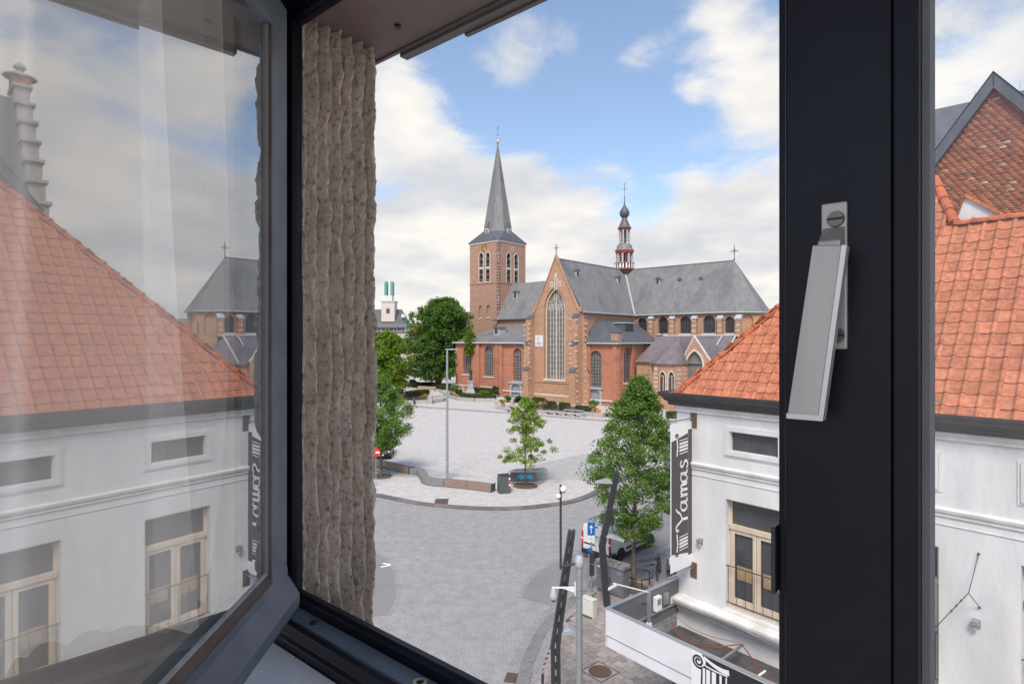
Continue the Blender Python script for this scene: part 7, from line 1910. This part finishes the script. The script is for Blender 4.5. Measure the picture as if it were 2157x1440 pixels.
def shrub(name, label, base, w, h, leafm, seed, size=.22, group=None, d=None):
    t = thing(name, label, 'shrub', base, group); rg = random.Random(seed); b = Vector(base); cen = []; rad = []
    for i in range(26): a = rg.random() * 6.283; rr = w / 2 * rg.random() ** .5 * .8; z = h * (.2 + .62 * rg.random()); cen.append((b.x + rr * math.cos(a), b.y + rr * math.sin(a) * (d or 1), b.z + z * (1 - .35 * (rr / (w / 2)) ** 2))); rad.append(w * .17)
    leaves_mesh('foliage', cen, rad, 55, size, leafm, t, seed)
    mb = MB()
    for i in range(5): mb.tube([b, Vector(cen[i * 3])], .03, 4)
    mb.build('stems', 'bark', t, recalc=False); return t
def hedge(label, a, b, w, h, seed, group='clipped hedges in the church garden', leafm='leaf_hedge'):
    """clipped box hedge: leafy box from a to b"""
    a, b = Vector(a), Vector(b); d = (b - a); L_ = d.length; d.normalize(); s = Vector((d.y, -d.x, 0)); m = (a + b) / 2
    t = thing('hedge', label, 'hedge', m, group)
    MB().box(-w / 2 + .1, w / 2 - .1, .1, L_ - .1, 0, h - .1, lambda x, y, z: a + s * x + d * y + Vector((0, 0, z))).build('branches', 'bark', t)
    rg = np.random.default_rng(seed); n = int(min(5200, 90 * (L_ * (w + 2 * h) + w * h)))
    f = rg.random(n); X = np.where(f < .4, rg.uniform(-w / 2, w / 2, n), np.where(f < .7, -w / 2, w / 2)); Zz = np.where(f < .4, h, rg.uniform(.05, h, n)); Yy = rg.uniform(0, L_, n)
    e = f > .93; Yy = np.where(e, np.where(rg.random(n) < .5, 0, L_), Yy); X = np.where(e, rg.uniform(-w / 2, w / 2, n), X)
    P = np.array(a)[None] + X[:, None] * np.array(s) + Yy[:, None] * np.array(d) + np.stack([0 * X, 0 * X, Zz], 1) + rg.normal(size=(n, 3)) * .05
    leaves_mesh('foliage', P, np.full(n, .05), 1, .22, leafm, t, seed, 0); return t
def G2(px, py): return g(px, py, KZ)
HEDGES = [((1124, 850), (1146, 853), 1.0, 1.15, 'clipped hedge under the sundial side of the transept window'), ((1113, 857), (1135, 858), 1.0, .95, 'clipped hedge behind the stone benches'), ((1146, 858), (1169, 861), 1.0, 1.1, 'clipped hedge beside the crouching gardener'),
          ((1181, 862), (1197, 865), .9, 1.15, 'short block hedge before the transept buttress'), ((1216, 865), (1246, 869), .9, .9, 'low hedge leading to the chapel door'),
          ((967, 839), (1042, 843), 1.4, .95, 'long low hedge round the statue bed'), ((816, 831), (848, 829), 1.4, 1.0, 'hedge on the near left of the round flower bed'), ((857, 836), (900, 831), 1.4, 1.1, 'hedge beside the yellow flowers and the white pillar'),
          ((856, 818), (913, 815), 1.6, 1.2, 'hedge behind the timber park bench'), ((914, 818), (945, 821), 1.6, 1.3, 'dark hedge at the foot of the huge tree'), ((1002, 826), (1030, 829), 1.2, 1.0, 'hedge along the aisle wall behind the statue'), ((1406, 882), (1424, 884), 1.2, 1.1, 'hedge below the polygonal chapel')]
for i, (a, b, w, h, lb) in enumerate(HEDGES): hedge(lb, G2(*a), G2(*b), w, h, 100 + i)
for i, (px, py, w, h, lm, lb) in enumerate(((956, 829, 2.6, 2.3, 'leaf_mid', 'round bush at the left of the statue'), (968, 832, 1.9, 1.6, 'leaf_hedge', 'small blue green bush beside the statue pedestal'), (1043, 835, 2.4, 2.6, 'leaf_hedge', 'tall dark bush beside the portal bay'), (1020, 836, 2.2, 1.7, 'leaf_lime', 'light green bush in the statue bed'),
        (1250, 862, 1.6, 1.9, 'leaf_mid', 'tall grass bush in front of the chapel door'), (1094, 848, 1.5, 1.5, 'leaf_hedge', 'round topiary beside the blue portal'), (1070, 847, 1.4, 1.6, 'leaf_mid', 'flowering shrub left of the blue portal'), (975, 838, 2.4, 1.1, 'leaf_young', 'yellow green shrub in the hedge by the stone bench'))):
    shrub('bush', lb, G2(px, py), w, h, lm, 200 + i)
def tub(px, py, label, seed, w=1.3):
    b = G2(px, py); t = thing('flower_tub', label, 'flower tub', b, 'flower tubs on the square')
    MB().lathe([(.30, 0), (.34, .05), (.42, .55), (.46, .60), (.40, .60)], b, 14).build('pot', 'galv', t)
    rg = random.Random(seed); cen = [(b.x + rg.gauss(0, w * .22), b.y + rg.gauss(0, w * .22), b.z + .75 + rg.random() * .45) for _ in range(18)]
    leaves_mesh('foliage', cen, [.22] * 18, 26, .16, 'leaf_young', t, seed); leaves_mesh('flowers', cen, [.30] * 18, 22, .15, 'flower_mix', t, seed + 1)['kind'] = 'stuff'
for i, (px, py, lb) in enumerate(((1059, 856, 'flower tub beside the grey stone bollard pillar'), (1140, 862, 'flower tub between the clipped hedges'), (1249, 870, 'flower tub beside the orange crate'), (830, 839, 'pink flower tub at the left end of the low wall'), (897, 844, 'yellow flower tub beside the white pillar'))): tub(px, py, lb, 300 + 3 * i)
# low stone walls, benches, pillars
def low_wall(name, pts, w, h, label, mat='granite', cat='wall'):
    P = [G2(*p) for p in pts]; t = thing(name, label, cat, P[0])
    for a, b in zip(P, P[1:]):
        d = (b - a); L_ = d.length; n = max(1, round(L_ / 2.0)); d.normalize(); s = Vector((d.y, -d.x, 0))
        for i in range(n): MB().box(-w / 2, w / 2, L_ * i / n + .02, L_ * (i + 1) / n - .02, 0, h, lambda x, y, z: a + s * x + d * y + Vector((0, 0, z))).build('coping_stone', mat, t, bevel=.03)
    return t
low_wall('low_wall', [(965, 843), (1000, 846), (1044, 846)], .6, .65, 'low grey granite wall in front of the statue bed')
low_wall('low_wall', [(822, 848), (860, 850), (903, 849), (930, 846), (940, 842)], .6, .6, 'low granite wall curving round the flower bed by the walker')
low_wall('low_wall', [(848, 818), (880, 822), (925, 824), (950, 838), (965, 843)], .5, .5, 'low granite kerb wall behind the path to the church')
low_wall('low_wall', [(1046, 861), (1066, 864)], .5, .45, 'short granite wall beside the stone bollard pillar')
low_wall('low_wall', [(1125, 868), (1149, 871)], .5, .5, 'short granite wall between the stone benches')
low_wall('low_wall', [(1230, 875), (1272, 879)], .7, .6, 'granite wall in front of the chapel door')
low_wall('low_wall', [(1400, 893), (1425, 895)], .7, .8, 'pale stone wall at the edge of the polygonal chapel garden')
def stone_bench(a, b, label, mat='granite', w=.9, h=.5):
    A, B = G2(*a), G2(*b); t = thing('stone_bench', label, 'bench', (A + B) / 2, 'stone benches before the church'); d = (B - A); L_ = d.length; d.normalize(); s = Vector((d.y, -d.x, 0)); fr = lambda x, y, z: A + s * x + d * y + Vector((0, 0, z))
    MB().box(-w / 2, w / 2, 0, L_, h - .16, h, fr).build('seat', mat, t, bevel=.03)
    n = max(3, int(L_ / 1.2))
    for i in range(n): y = .25 + (L_ - .5) * i / (n - 1); MB().box(-w / 2 + .08, w / 2 - .08, y - .22, y + .22, 0, h - .161, fr).build('leg', mat, t)
stone_bench((1066, 866), (1125, 870), 'long pale stone bench beside the small yellow green tree top'); stone_bench((1071, 859), (1103, 861), 'pale stone bench nearer the rounded ramp wall'); stone_bench((1149, 871), (1231, 878), 'longest pale stone bench before the clipped hedges', 'granite'); stone_bench((1189, 868), (1229, 871), 'pale bench backing onto the garden fence')
stone_bench((1274, 877), (1300, 880), 'brown timber topped bench by the chapel corner', 'bench_wood', .9, .6)
def park_bench(a, b, label):
    A, B = G2(*a), G2(*b); t = thing('park_bench', label, 'bench', (A + B) / 2, 'timber benches round the garden'); d = (B - A); L_ = d.length; d.normalize(); s = Vector((d.y, -d.x, 0)); fr = lambda x, y, z: A + s * x + d * y + Vector((0, 0, z))
    for i in range(3): MB().box(-.05 + i * .2, .12 + i * .2, 0, L_, .46, .52, fr).build('seat_slat', 'bench_wood_light', t)
    for i in range(3): MB().box(-.16, -.11, 0, L_, .58 + i * .17, .72 + i * .17, fr).build('back_slat', 'bench_wood_light', t)
    for y in (.3, L_ - .3): MB().box(-.15, .5, y - .05, y + .05, 0, .459, fr).build('leg', 'bin_dark', t)
park_bench((919, 824), (881, 822), 'timber park bench behind the white pillar'); park_bench((966, 842), (948, 832), 'timber park bench along the path to the statue')
def pillar(px, py, h, label):
    b = G2(px, py); t = thing('stone_pillar', label, 'pillar', b, 'stone pillars at the garden corners'); MB().box(-.30, .30, -.30, .30, 0, h, lambda x, y, z: b + Vector((x, y, z))).build('shaft', 'granite', t, bevel=.04)
    MB().box(-.38, .38, -.38, .38, h + .001, h + .16, lambda x, y, z: b + Vector((x, y, z))).build('cap', 'granite', t, bevel=.04); MB().lathe([(.30, h + .16), (.26, h + .34), (.12, h + .46), (.001, h + .5)], b, 12).build('finial', 'granite', t, smooth=True)
pillar(907, 850, 1.35, 'white stone pillar beside the yellow flower tub'); pillar(1046, 861, 1.1, 'grey stone bollard pillar at the start of the stone benches')
def fence(pts, label, h=.8):
    P = [G2(*p) for p in pts]; t = thing('garden_fence', label, 'fence', P[0], 'low iron fences round the garden beds')
    for a, b in zip(P, P[1:]):
        MB().tube([a + Zv * h, b + Zv * h], .03, 4).build('rail', 'iron', t); MB().tube([a + Zv * .15, b + Zv * .15], .025, 4).build('rail', 'iron', t)
        n = int((b - a).length / .22); mb = MB()
        for i in range(n + 1): q = a.lerp(b, i / n); mb.tube([q, q + Zv * (h + .1)], .018, 3)
        o = mb.build('pickets', 'iron', t, recalc=False); o['kind'] = 'stuff'
fence([(1128, 864), (1180, 869), (1245, 873)], 'low dark iron fence behind the stone benches'); fence([(838, 842), (892, 845)], 'low dark iron fence by the pink flowers', .9); fence([(908, 846), (938, 842)], 'low dark iron fence beside the white pillar', .9); fence([(880, 815), (920, 816)], 'iron fence before the parked pickup', 1.1)
# rounded ramp wall by the portal
path = [G2(1078, 853), G2(1082, 848), G2(1092, 846), G2(1103, 850)]; path = smooth_path(path, 6); t = thing('ramp_wall', 'rounded brownish stone ramp wall before the portal', 'wall', path[0])
for a, b in zip(path, path[1:]):
    d = (b - a); L_ = d.length; d.normalize(); s = Vector((d.y, -d.x, 0)); MB().box(-.25, .25, 0, L_ - .02, 0, .8, lambda x, y, z: a + s * x + d * y + Vector((0, 0, z))).build('stone', 'weather_stone', t)
cr0 = G2(1260, 871); t = thing('orange_crate', 'small orange crate beside the flower tub', 'crate', cr0)
for i in range(3): MB().box(-.4, .4, -.3, .3, .05 + i * .22, .2 + i * .22, lambda x, y, z: cr0 + Vector((x, y, z))).build('slat', 'truck_orange', t)
for x in (-.36, .36): MB().box(x - .04, x + .04, -.26, .26, .0, .68, lambda x_, y, z: cr0 + Vector((x_, y, z))).build('corner_post', 'bench_wood', t)
# lawn under the garden beds
for nm, pts in (('garden_bed', [(965, 842), (1044, 845), (1040, 830), (1000, 824), (960, 826)]), ('garden_bed', [(1112, 866), (1150, 869), (1248, 874), (1240, 858), (1120, 846)]), ('garden_bed', [(822, 846), (900, 848), (898, 832), (850, 826), (815, 830)])):
    sheet(nm, [(G2(*p).x, G2(*p).y) for p in pts], KZ + .012, 'earth')

# ================================================================== PEOPLE, STATUE
def figure(name, edges, joints, radii, mat, parent, loc):
    """continuous skinned figure"""
    me = bpy.data.meshes.new(name); off = OFF[parent.name] if parent else Vector(loc)
    me.from_pydata([tuple(Vector(j) - off) for j in joints], edges, []); me.materials.append(MAT[mat])
    o = bpy.data.objects.new(name, me); COL.objects.link(o); o.parent = parent; OFF[o.name] = off
    o.modifiers.new('skin', 'SKIN'); sv = me.skin_vertices[0].data
    for i, r_ in enumerate(radii): sv[i].radius = (r_, r_) if not isinstance(r_, tuple) else r_
    sv[0].use_root = True
    ss = o.modifiers.new('sub', 'SUBSURF'); ss.levels = 1; ss.render_levels = 2; return o
HB = ['pelvis', 'waist', 'chest', 'neck', 'head', 'crown', 'sl', 'el', 'hl', 'sr', 'er', 'hr', 'kl', 'al', 'tl', 'kr', 'ar', 'tr', 'll', 'lr']
HE = [(0, 1), (1, 2), (2, 3), (3, 4), (4, 5), (2, 6), (6, 7), (7, 8), (2, 9), (9, 10), (10, 11), (0, 18), (18, 12), (12, 13), (13, 14), (0, 19), (19, 15), (15, 16), (16, 17)]
def person(name, label, base, fwd, pose, scale=1.0, cat='person', mats=('skin', 'cloth_dark', 'cloth_jeans', 'hair'), whole=None):
    f = Vector((fwd[0], fwd[1], 0)).normalized(); s = Vector((f.y, -f.x, 0)); b = Vector(base); t = thing(name, label, cat, b) if not isinstance(whole, tuple) else whole[0]
    J = [b + (s * pose[k][0] + f * pose[k][1] + Zv * pose[k][2]) * scale for k in HB]
    Rr = [.13, .12, .15, .055, .085, .07, .06, .045, .032, .06, .045, .032, .065, .042, .035, .065, .042, .035, .09, .09]; Rr = [r_ * scale for r_ in Rr]
    if isinstance(whole, tuple):
        figure('figure', HE, J, [r_ * 1.15 for r_ in Rr], whole[1], t, b)
        return t
    figure('body', HE, J, Rr, mats[0], t, b)
    ji = [0, 1, 2, 6, 7, 8, 9, 10, 11]; mp = {k: i for i, k in enumerate(ji)}
    je = [(0, 1), (1, 2), (2, 3), (3, 4), (4, 5), (2, 6), (6, 7), (7, 8)]
    hands = [J[k] if k not in (8, 11) else J[k].lerp(J[k - 1], .22) for k in ji]
    figure('jacket', je, hands, [r_ * scale for r_ in (.15, .15, .175, .08, .065, .05, .08, .065, .05)], mats[1], t, b)
    ti = [0, 18, 12, 13, 19, 15, 16]; figure('trousers', [(0, 1), (1, 2), (2, 3), (0, 4), (4, 5), (5, 6)], [J[k] + (Zv * -.02 if k == 0 else Zv * 0) for k in ti], [r_ * scale for r_ in (.15, .11, .08, .058, .11, .08, .058)], mats[2], t, b)
    c = J[4] + Zv * .07 * scale - f * .015 * scale; MB().lathe([(.10 * scale * math.sin(math.pi * i / 9) + .0005, (-.03 - .09 * math.cos(math.pi * i / 9)) * scale) for i in range(3, 10)], c, 12).build('hair', mats[3], t, smooth=True)
    for k in (14, 17): MB().box(-.045 * scale, .045 * scale, -.06 * scale, .17 * scale, -.005, .07 * scale, lambda x, y, z, q=J[k]: Vector((q.x, q.y, b.z)) - f * .12 * scale + s * x + f * y + Zv * z).build('shoe', 'plastic_black', t, bevel=.02)
    return t
walk = dict(pelvis=(0, 0, .93), waist=(0, .03, 1.10), chest=(0, .06, 1.34), neck=(0, .08, 1.50), head=(0, .11, 1.62), crown=(0, .11, 1.70), sl=(-.19, .06, 1.40), el=(-.24, -.10, 1.13), hl=(-.22, .02, .90), sr=(.19, .06, 1.40), er=(.24, .18, 1.14), hr=(.20, .36, .98),
            ll=(-.10, 0, .88), lr=(.10, 0, .88), kl=(-.10, .22, .50), al=(-.10, .36, .09), tl=(-.10, .48, .04), kr=(.10, -.10, .50), ar=(.10, -.42, .13), tr=(.10, -.34, .04))
pb = G2(873, 859)
wk = person('person', 'person in dark clothes and jeans striding across the square', pb, (-.95, -.1), walk, 1.03)
bgp = pb + Vector((.18, -.2, .85)); bag = thing('shoulder_bag', 'black shoulder bag carried by the walking person', 'bag', bgp)
MB().box(-.16, .16, -.06, .06, 0, .26, lambda x, y, z: bgp + Vector((x, y, z))).build('bag_body', 'cloth_dark', bag, bevel=.03); MB().tube([bgp + Vector((.12, 0, .26)), bgp + Vector((-.05, .12, .62)), bgp + Vector((-.14, .02, .26))], .015, 5).build('strap', 'cloth_dark', bag)
crouch = dict(pelvis=(0, -.10, .38), waist=(0, .05, .55), chest=(0, .28, .72), neck=(0, .42, .80), head=(0, .52, .86), crown=(0, .56, .93), sl=(-.18, .30, .74), el=(-.24, .45, .48), hl=(-.14, .62, .26), sr=(.18, .30, .74), er=(.24, .46, .48), hr=(.14, .64, .24),
              ll=(-.11, -.08, .36), lr=(.11, -.08, .36), kl=(-.16, .28, .46), al=(-.14, .06, .10), tl=(-.14, .18, .04), kr=(.16, .20, .36), ar=(.14, -.10, .10), tr=(.14, .04, .04))
person('person', 'crouching gardener in an orange shirt among the hedges', G2(1159, 854), (-.9, .3), crouch, 1.15, mats=('skin', 'cloth_orange', 'cloth_dark', 'hair'))
# statue on a tall tapered pedestal
sb_ = G2(991.5, 828); st_ = thing('statue', 'dark bronze standing figure on a tall grey stone pedestal', 'statue', sb_)
MB().box(-1.0, 1.0, -1.0, 1.0, 0, .35, lambda x, y, z: sb_ + Vector((x, y, z))).build('plinth', 'bluestone', st_, bevel=.05)
mb = MB(); V = []
for z, w in ((.351, .92), (.7, .78), (1.1, .66), (2.35, .56), (2.5, .70), (2.75, .72), (2.8, .60)): V += [sb_ + Vector((x * w, y * w, z)) for x, y in ((-1, -1), (1, -1), (1, 1), (-1, 1))]
mb.add(V, [(i * 4 + j, i * 4 + (j + 1) % 4, (i + 1) * 4 + (j + 1) % 4, (i + 1) * 4 + j) for i in range(6) for j in range(4)] + [(24, 25, 26, 27)]); mb.build('pedestal', 'bluestone', st_)
standp = dict(walk); standp.update(kl=(-.10, .04, .5), al=(-.11, .0, .09), tl=(-.12, .14, .04), kr=(.11, .05, .5), ar=(.13, .05, .09), tr=(.15, .2, .04), el=(-.30, .06, 1.16), hl=(-.20, .26, 1.22), er=(.27, .0, 1.12), hr=(.24, .14, .92))
person('statue', '', sb_ + Zv * 2.8, (-.5, -.85), standp, 1.72, whole=(st_, 'bronze'))
mb = MB(); c = sb_ + Zv * 2.8; mb.lathe([(.42, 0), (.36, .5), (.30, 1.1), (.36, 1.7), (.33, 2.2), (.22, 2.5)], c, 12, sx=1.0, sy=.75); mb.build('robe', 'bronze', st_, smooth=True)
mb0 = G2(981, 825) + Vector((0, 2.5, 0)); mn = thing('stone_monument', 'tiered pale stone monument against the aisle wall', 'monument', mb0)
for i, (w, z0_, z1_) in enumerate(((.95, 0, 1.2), (.80, 1.201, 1.5), (.70, 1.501, 2.3), (.85, 2.301, 2.55), (.5, 2.551, 3.2), (.28, 3.201, 3.7))): MB().box(-w, w, -w * .6, w * .6, z0_, z1_, lambda x, y, z: mb0 + Vector((x, y, z))).build('tier', 'weather_stone', mn, bevel=.04)

# ================================================================== FAR SIDE OF THE SQUARE
# orange lorry and pickup
tb_ = at(832, 816, 152); tb_.z = KZ; lo = thing('orange_lorry', 'orange lorry parked beyond the lime green tree', 'lorry', tb_); fr = oriented(tb_, (-.93, -.35))
MB().box(-1.2, 1.2, -2.6, 1.3, .9, 3.3, fr).build('cargo_box', 'truck_orange', lo, bevel=.08)
mb = MB(); mb.prism([(1.4, .6), (3.1, .6), (3.15, 1.6), (2.7, 2.6), (1.4, 2.7)], -1.1, 1.1, lambda y, x, z: fr(x, y, z)); mb.build('cab', 'truck_orange', lo, bevel=.08)
mb = MB(); mb.prism([(2.75, 1.7), (3.16, 1.65), (2.76, 2.5)], -1.0, 1.0, lambda y, x, z: fr(x, y + .03, z)); mb.build('windscreen', 'car_glass', lo)
for sx_ in (-1, 1): MB().box(sx_ * 1.1 - .02, sx_ * 1.1 + .02, 1.7, 2.5, 1.6, 2.4, fr).build('cab_window', 'car_glass', lo)
MB().box(-1.1, 1.1, -2.7, 3.1, .5, .85, fr).build('chassis', 'plastic_black', lo)
for x in (-1.12, 1.12):
    for y in (-1.6, 2.2): wheel(fr, x, y, .5, .3, lo)
cb_ = at(867, 814, 147); cb_.z = KZ
ct2, fr = car('dark_pickup', 'dark pickup parked beside the orange lorry', 'car', cb_, (.95, .2), [(-2.3, .5, 1.0, .8, .75, .3), (-2.1, .35, 1.15, .9, .85, .25), (-.6, .3, 1.15, .92, .85, .25), (-.5, .3, 1.75, .92, .72, .25), (.7, .3, 1.8, .92, .72, .25), (1.2, .3, 1.2, .92, .82, .3), (2.2, .3, 1.05, .9, .8, .35), (2.5, .4, .8, .8, .7, .4)], 'car_dark', ((.9, 1.6), (-.9, 1.6), (.9, -1.4), (-.9, -1.4)), .38)
for sx_ in (-1, 1): MB().box(sx_ * .80 - .03, sx_ * .80 + .03, -.4, .8, 1.2, 1.62, fr).build('side_window', 'car_glass', ct2)
# beige town building with a square turret and green pinnacles
YB = 235
def fb(px, py): q = at(px, py, YB); return q.x, q.z
def FBu(x, y, z): return Vector((x, YB + y, z))
tb2 = thing('beige_town_hall', 'pale beige civic building with slate roof and green tipped square turret', 'building', (fb(800, 700)[0], YB, 0))
x0, x1 = fb(640, 0)[0], fb(866, 0)[0]; ze = fb(0, 690)[1]; zr2 = fb(0, 652)[1]; zw = fb(0, 700)[1]
MB().box(x0, x1, 0, 14, 0, zw, FBu).build('wall', 'beige_render', tb2)
MB().box(x0, x1 - 2.5, 1.2, 13, zw, ze + 1.0, FBu).build('attic_storey', 'plaster_white', tb2)
MB().box(x0, x1, -.5, 1.3, zw - .05, zw + .45, FBu).build('lower_eave', 'slate_dark', tb2)
for i in range(14):
    x = x1 - 5 - i * 3.2
    w_ = MB().box(x - .9, x + .9, 1.15, 1.199, zw + .7, ze + .6, FBu).build('attic_window', 'pane_dark', tb2); MB().box(x + 1.15, x + 1.95, 1.1, 1.19, zw + .46, ze + .8, FBu).build('shutter', 'bead_brown', tb2)
    MB().box(x - .75, x + .75, -.03, -.002, zw - 5.2, zw - 2.4, FBu).build('window', 'pane_dark', tb2); MB().box(x - .75, x + .75, -.03, -.002, zw - 10, zw - 6.8, FBu).build('window', 'pane_dark', tb2)
mb = MB(); mb.add([FBu(x0, .4, ze), FBu(x1 - 1.6, .4, ze), FBu(x1 - 5.0, 7, zr2 + .5), FBu(x0, 7, zr2 + .5)], [(0, 1, 2, 3)]); mb.add([FBu(x1 - 1.6, .4, ze), FBu(x1 - 1.6, 13.5, ze), FBu(x1 - 5.0, 7, zr2 + .5)], [(0, 1, 2)]); rf2 = mb.build('roof', 'slate_dark', tb2, recalc=False)
for px in (847, 863): xx, zz = fb(px, 664); MB().box(xx - .7, xx + .7, 2.0, 4.0, zz - .8, zz + .6, FBu).build('dormer', 'plaster_white', rf2)
xa_, xb_ = fb(801, 0)[0], fb(829, 0)[0]; zt1 = fb(0, 635)[1]; zt0 = fb(0, 661)[1]
tw2 = MB().box(xa_, xb_, 2, 7.5, zt0 - 3, zt1, FBu).build('turret', 'beige_render', tb2); MB().box(xa_ - .3, xb_ + .3, 1.7, 7.8, zt1 + .001, zt1 + .5, FBu).build('turret_cornice', 'beige_render', tw2)
MB().box(xa_ + 1.2, xb_ - 1.2, 2.8, 6.5, zt1 + .5, fb(0, 621)[1], FBu).build('upper_stage', 'plaster_white', tw2); MB().box(xa_ + 2.0, xa_ + 3.4, 1.95, 1.99, zt0 + .3, zt0 + 2.3, FBu).build('turret_window', 'pane_dark', tw2)
for dx in (-1.25, 1.25):
    for dy in (3.6, 5.6): MB().lathe([(.62, fb(0, 620)[1]), (.62, fb(0, 594)[1]), (.5, fb(0, 591)[1]), (.1, fb(0, 590)[1])], FBu((xa_ + xb_) / 2 + dx, dy, 0), 8).build('pinnacle', 'copper_green', tw2)
# row of brick houses beyond the tree, and houses that close the square
def terrace(px0, px1, pyE, pyR, Yd, label, wallm, roofm, depth=10, nwin=5):
    q0, q1 = at(px0, pyE, Yd), at(px1, pyE, Yd); zr_ = at(px0, pyR, Yd).z; t = thing('terraced_house', label, 'house', ((q0.x + q1.x) / 2, Yd, 0)); fr = lambda x, y, z: Vector((x, Yd + y, z))
    MB().box(q0.x, q1.x, 0, depth, 0, q0.z, fr).build('wall', wallm, t)
    mb = MB(); mb.add([fr(q0.x - .3, -.4, q0.z), fr(q1.x + .3, -.4, q0.z), fr(q1.x + .3, depth / 2, zr_), fr(q0.x - .3, depth / 2, zr_)], [(0, 1, 2, 3)]); mb.add([fr(q0.x - .3, depth + .4, q0.z), fr(q1.x + .3, depth + .4, q0.z), fr(q1.x + .3, depth / 2, zr_), fr(q0.x - .3, depth / 2, zr_)], [(0, 1, 2, 3)])
    for xx in (q0.x, q1.x): mb.add([fr(xx, 0, q0.z), fr(xx, depth, q0.z), fr(xx, depth / 2, zr_)], [(0, 1, 2)])
    r_ = mb.build('roof', roofm, t, recalc=False); MB().box(q1.x - 2.2, q1.x - 1.0, depth * .3, depth * .3 + 1, zr_ - 1.5, zr_ + 1.4, fr).build('chimney', 'brick_tower', r_)
    for i in range(nwin):
        x = q0.x + (q1.x - q0.x) * (i + .5) / nwin
        for z in (q0.z - 2.4, q0.z - 5.6, 1.0):
            if z > .4: w_ = MB().box(x - .55, x + .55, -.04, -.002, z, z + 1.7, fr).build('window', 'pane_dark', t); MB().box(x - .65, x + .65, -.10, -.041, z - .12, z - .001, fr).build('sill', 'limestone', w_)
terrace(955, 1008, 680, 655, 215, 'brick house with chimney glimpsed between the tree and the tower', 'brick_buff', 'slate_dark', nwin=4)
terrace(868, 954, 705, 680, 225, 'beige house hidden behind the huge tree', 'beige_render', 'terracotta_cap', nwin=6)
terrace(1606, 1760, 700, 672, 210, 'brick house beyond the apse of the church', 'brick_red', 'slate', nwin=7)
terrace(420, 636, 690, 660, 230, 'pale house beyond the left end of the square', 'plaster_white', 'terracotta_cap', nwin=9)
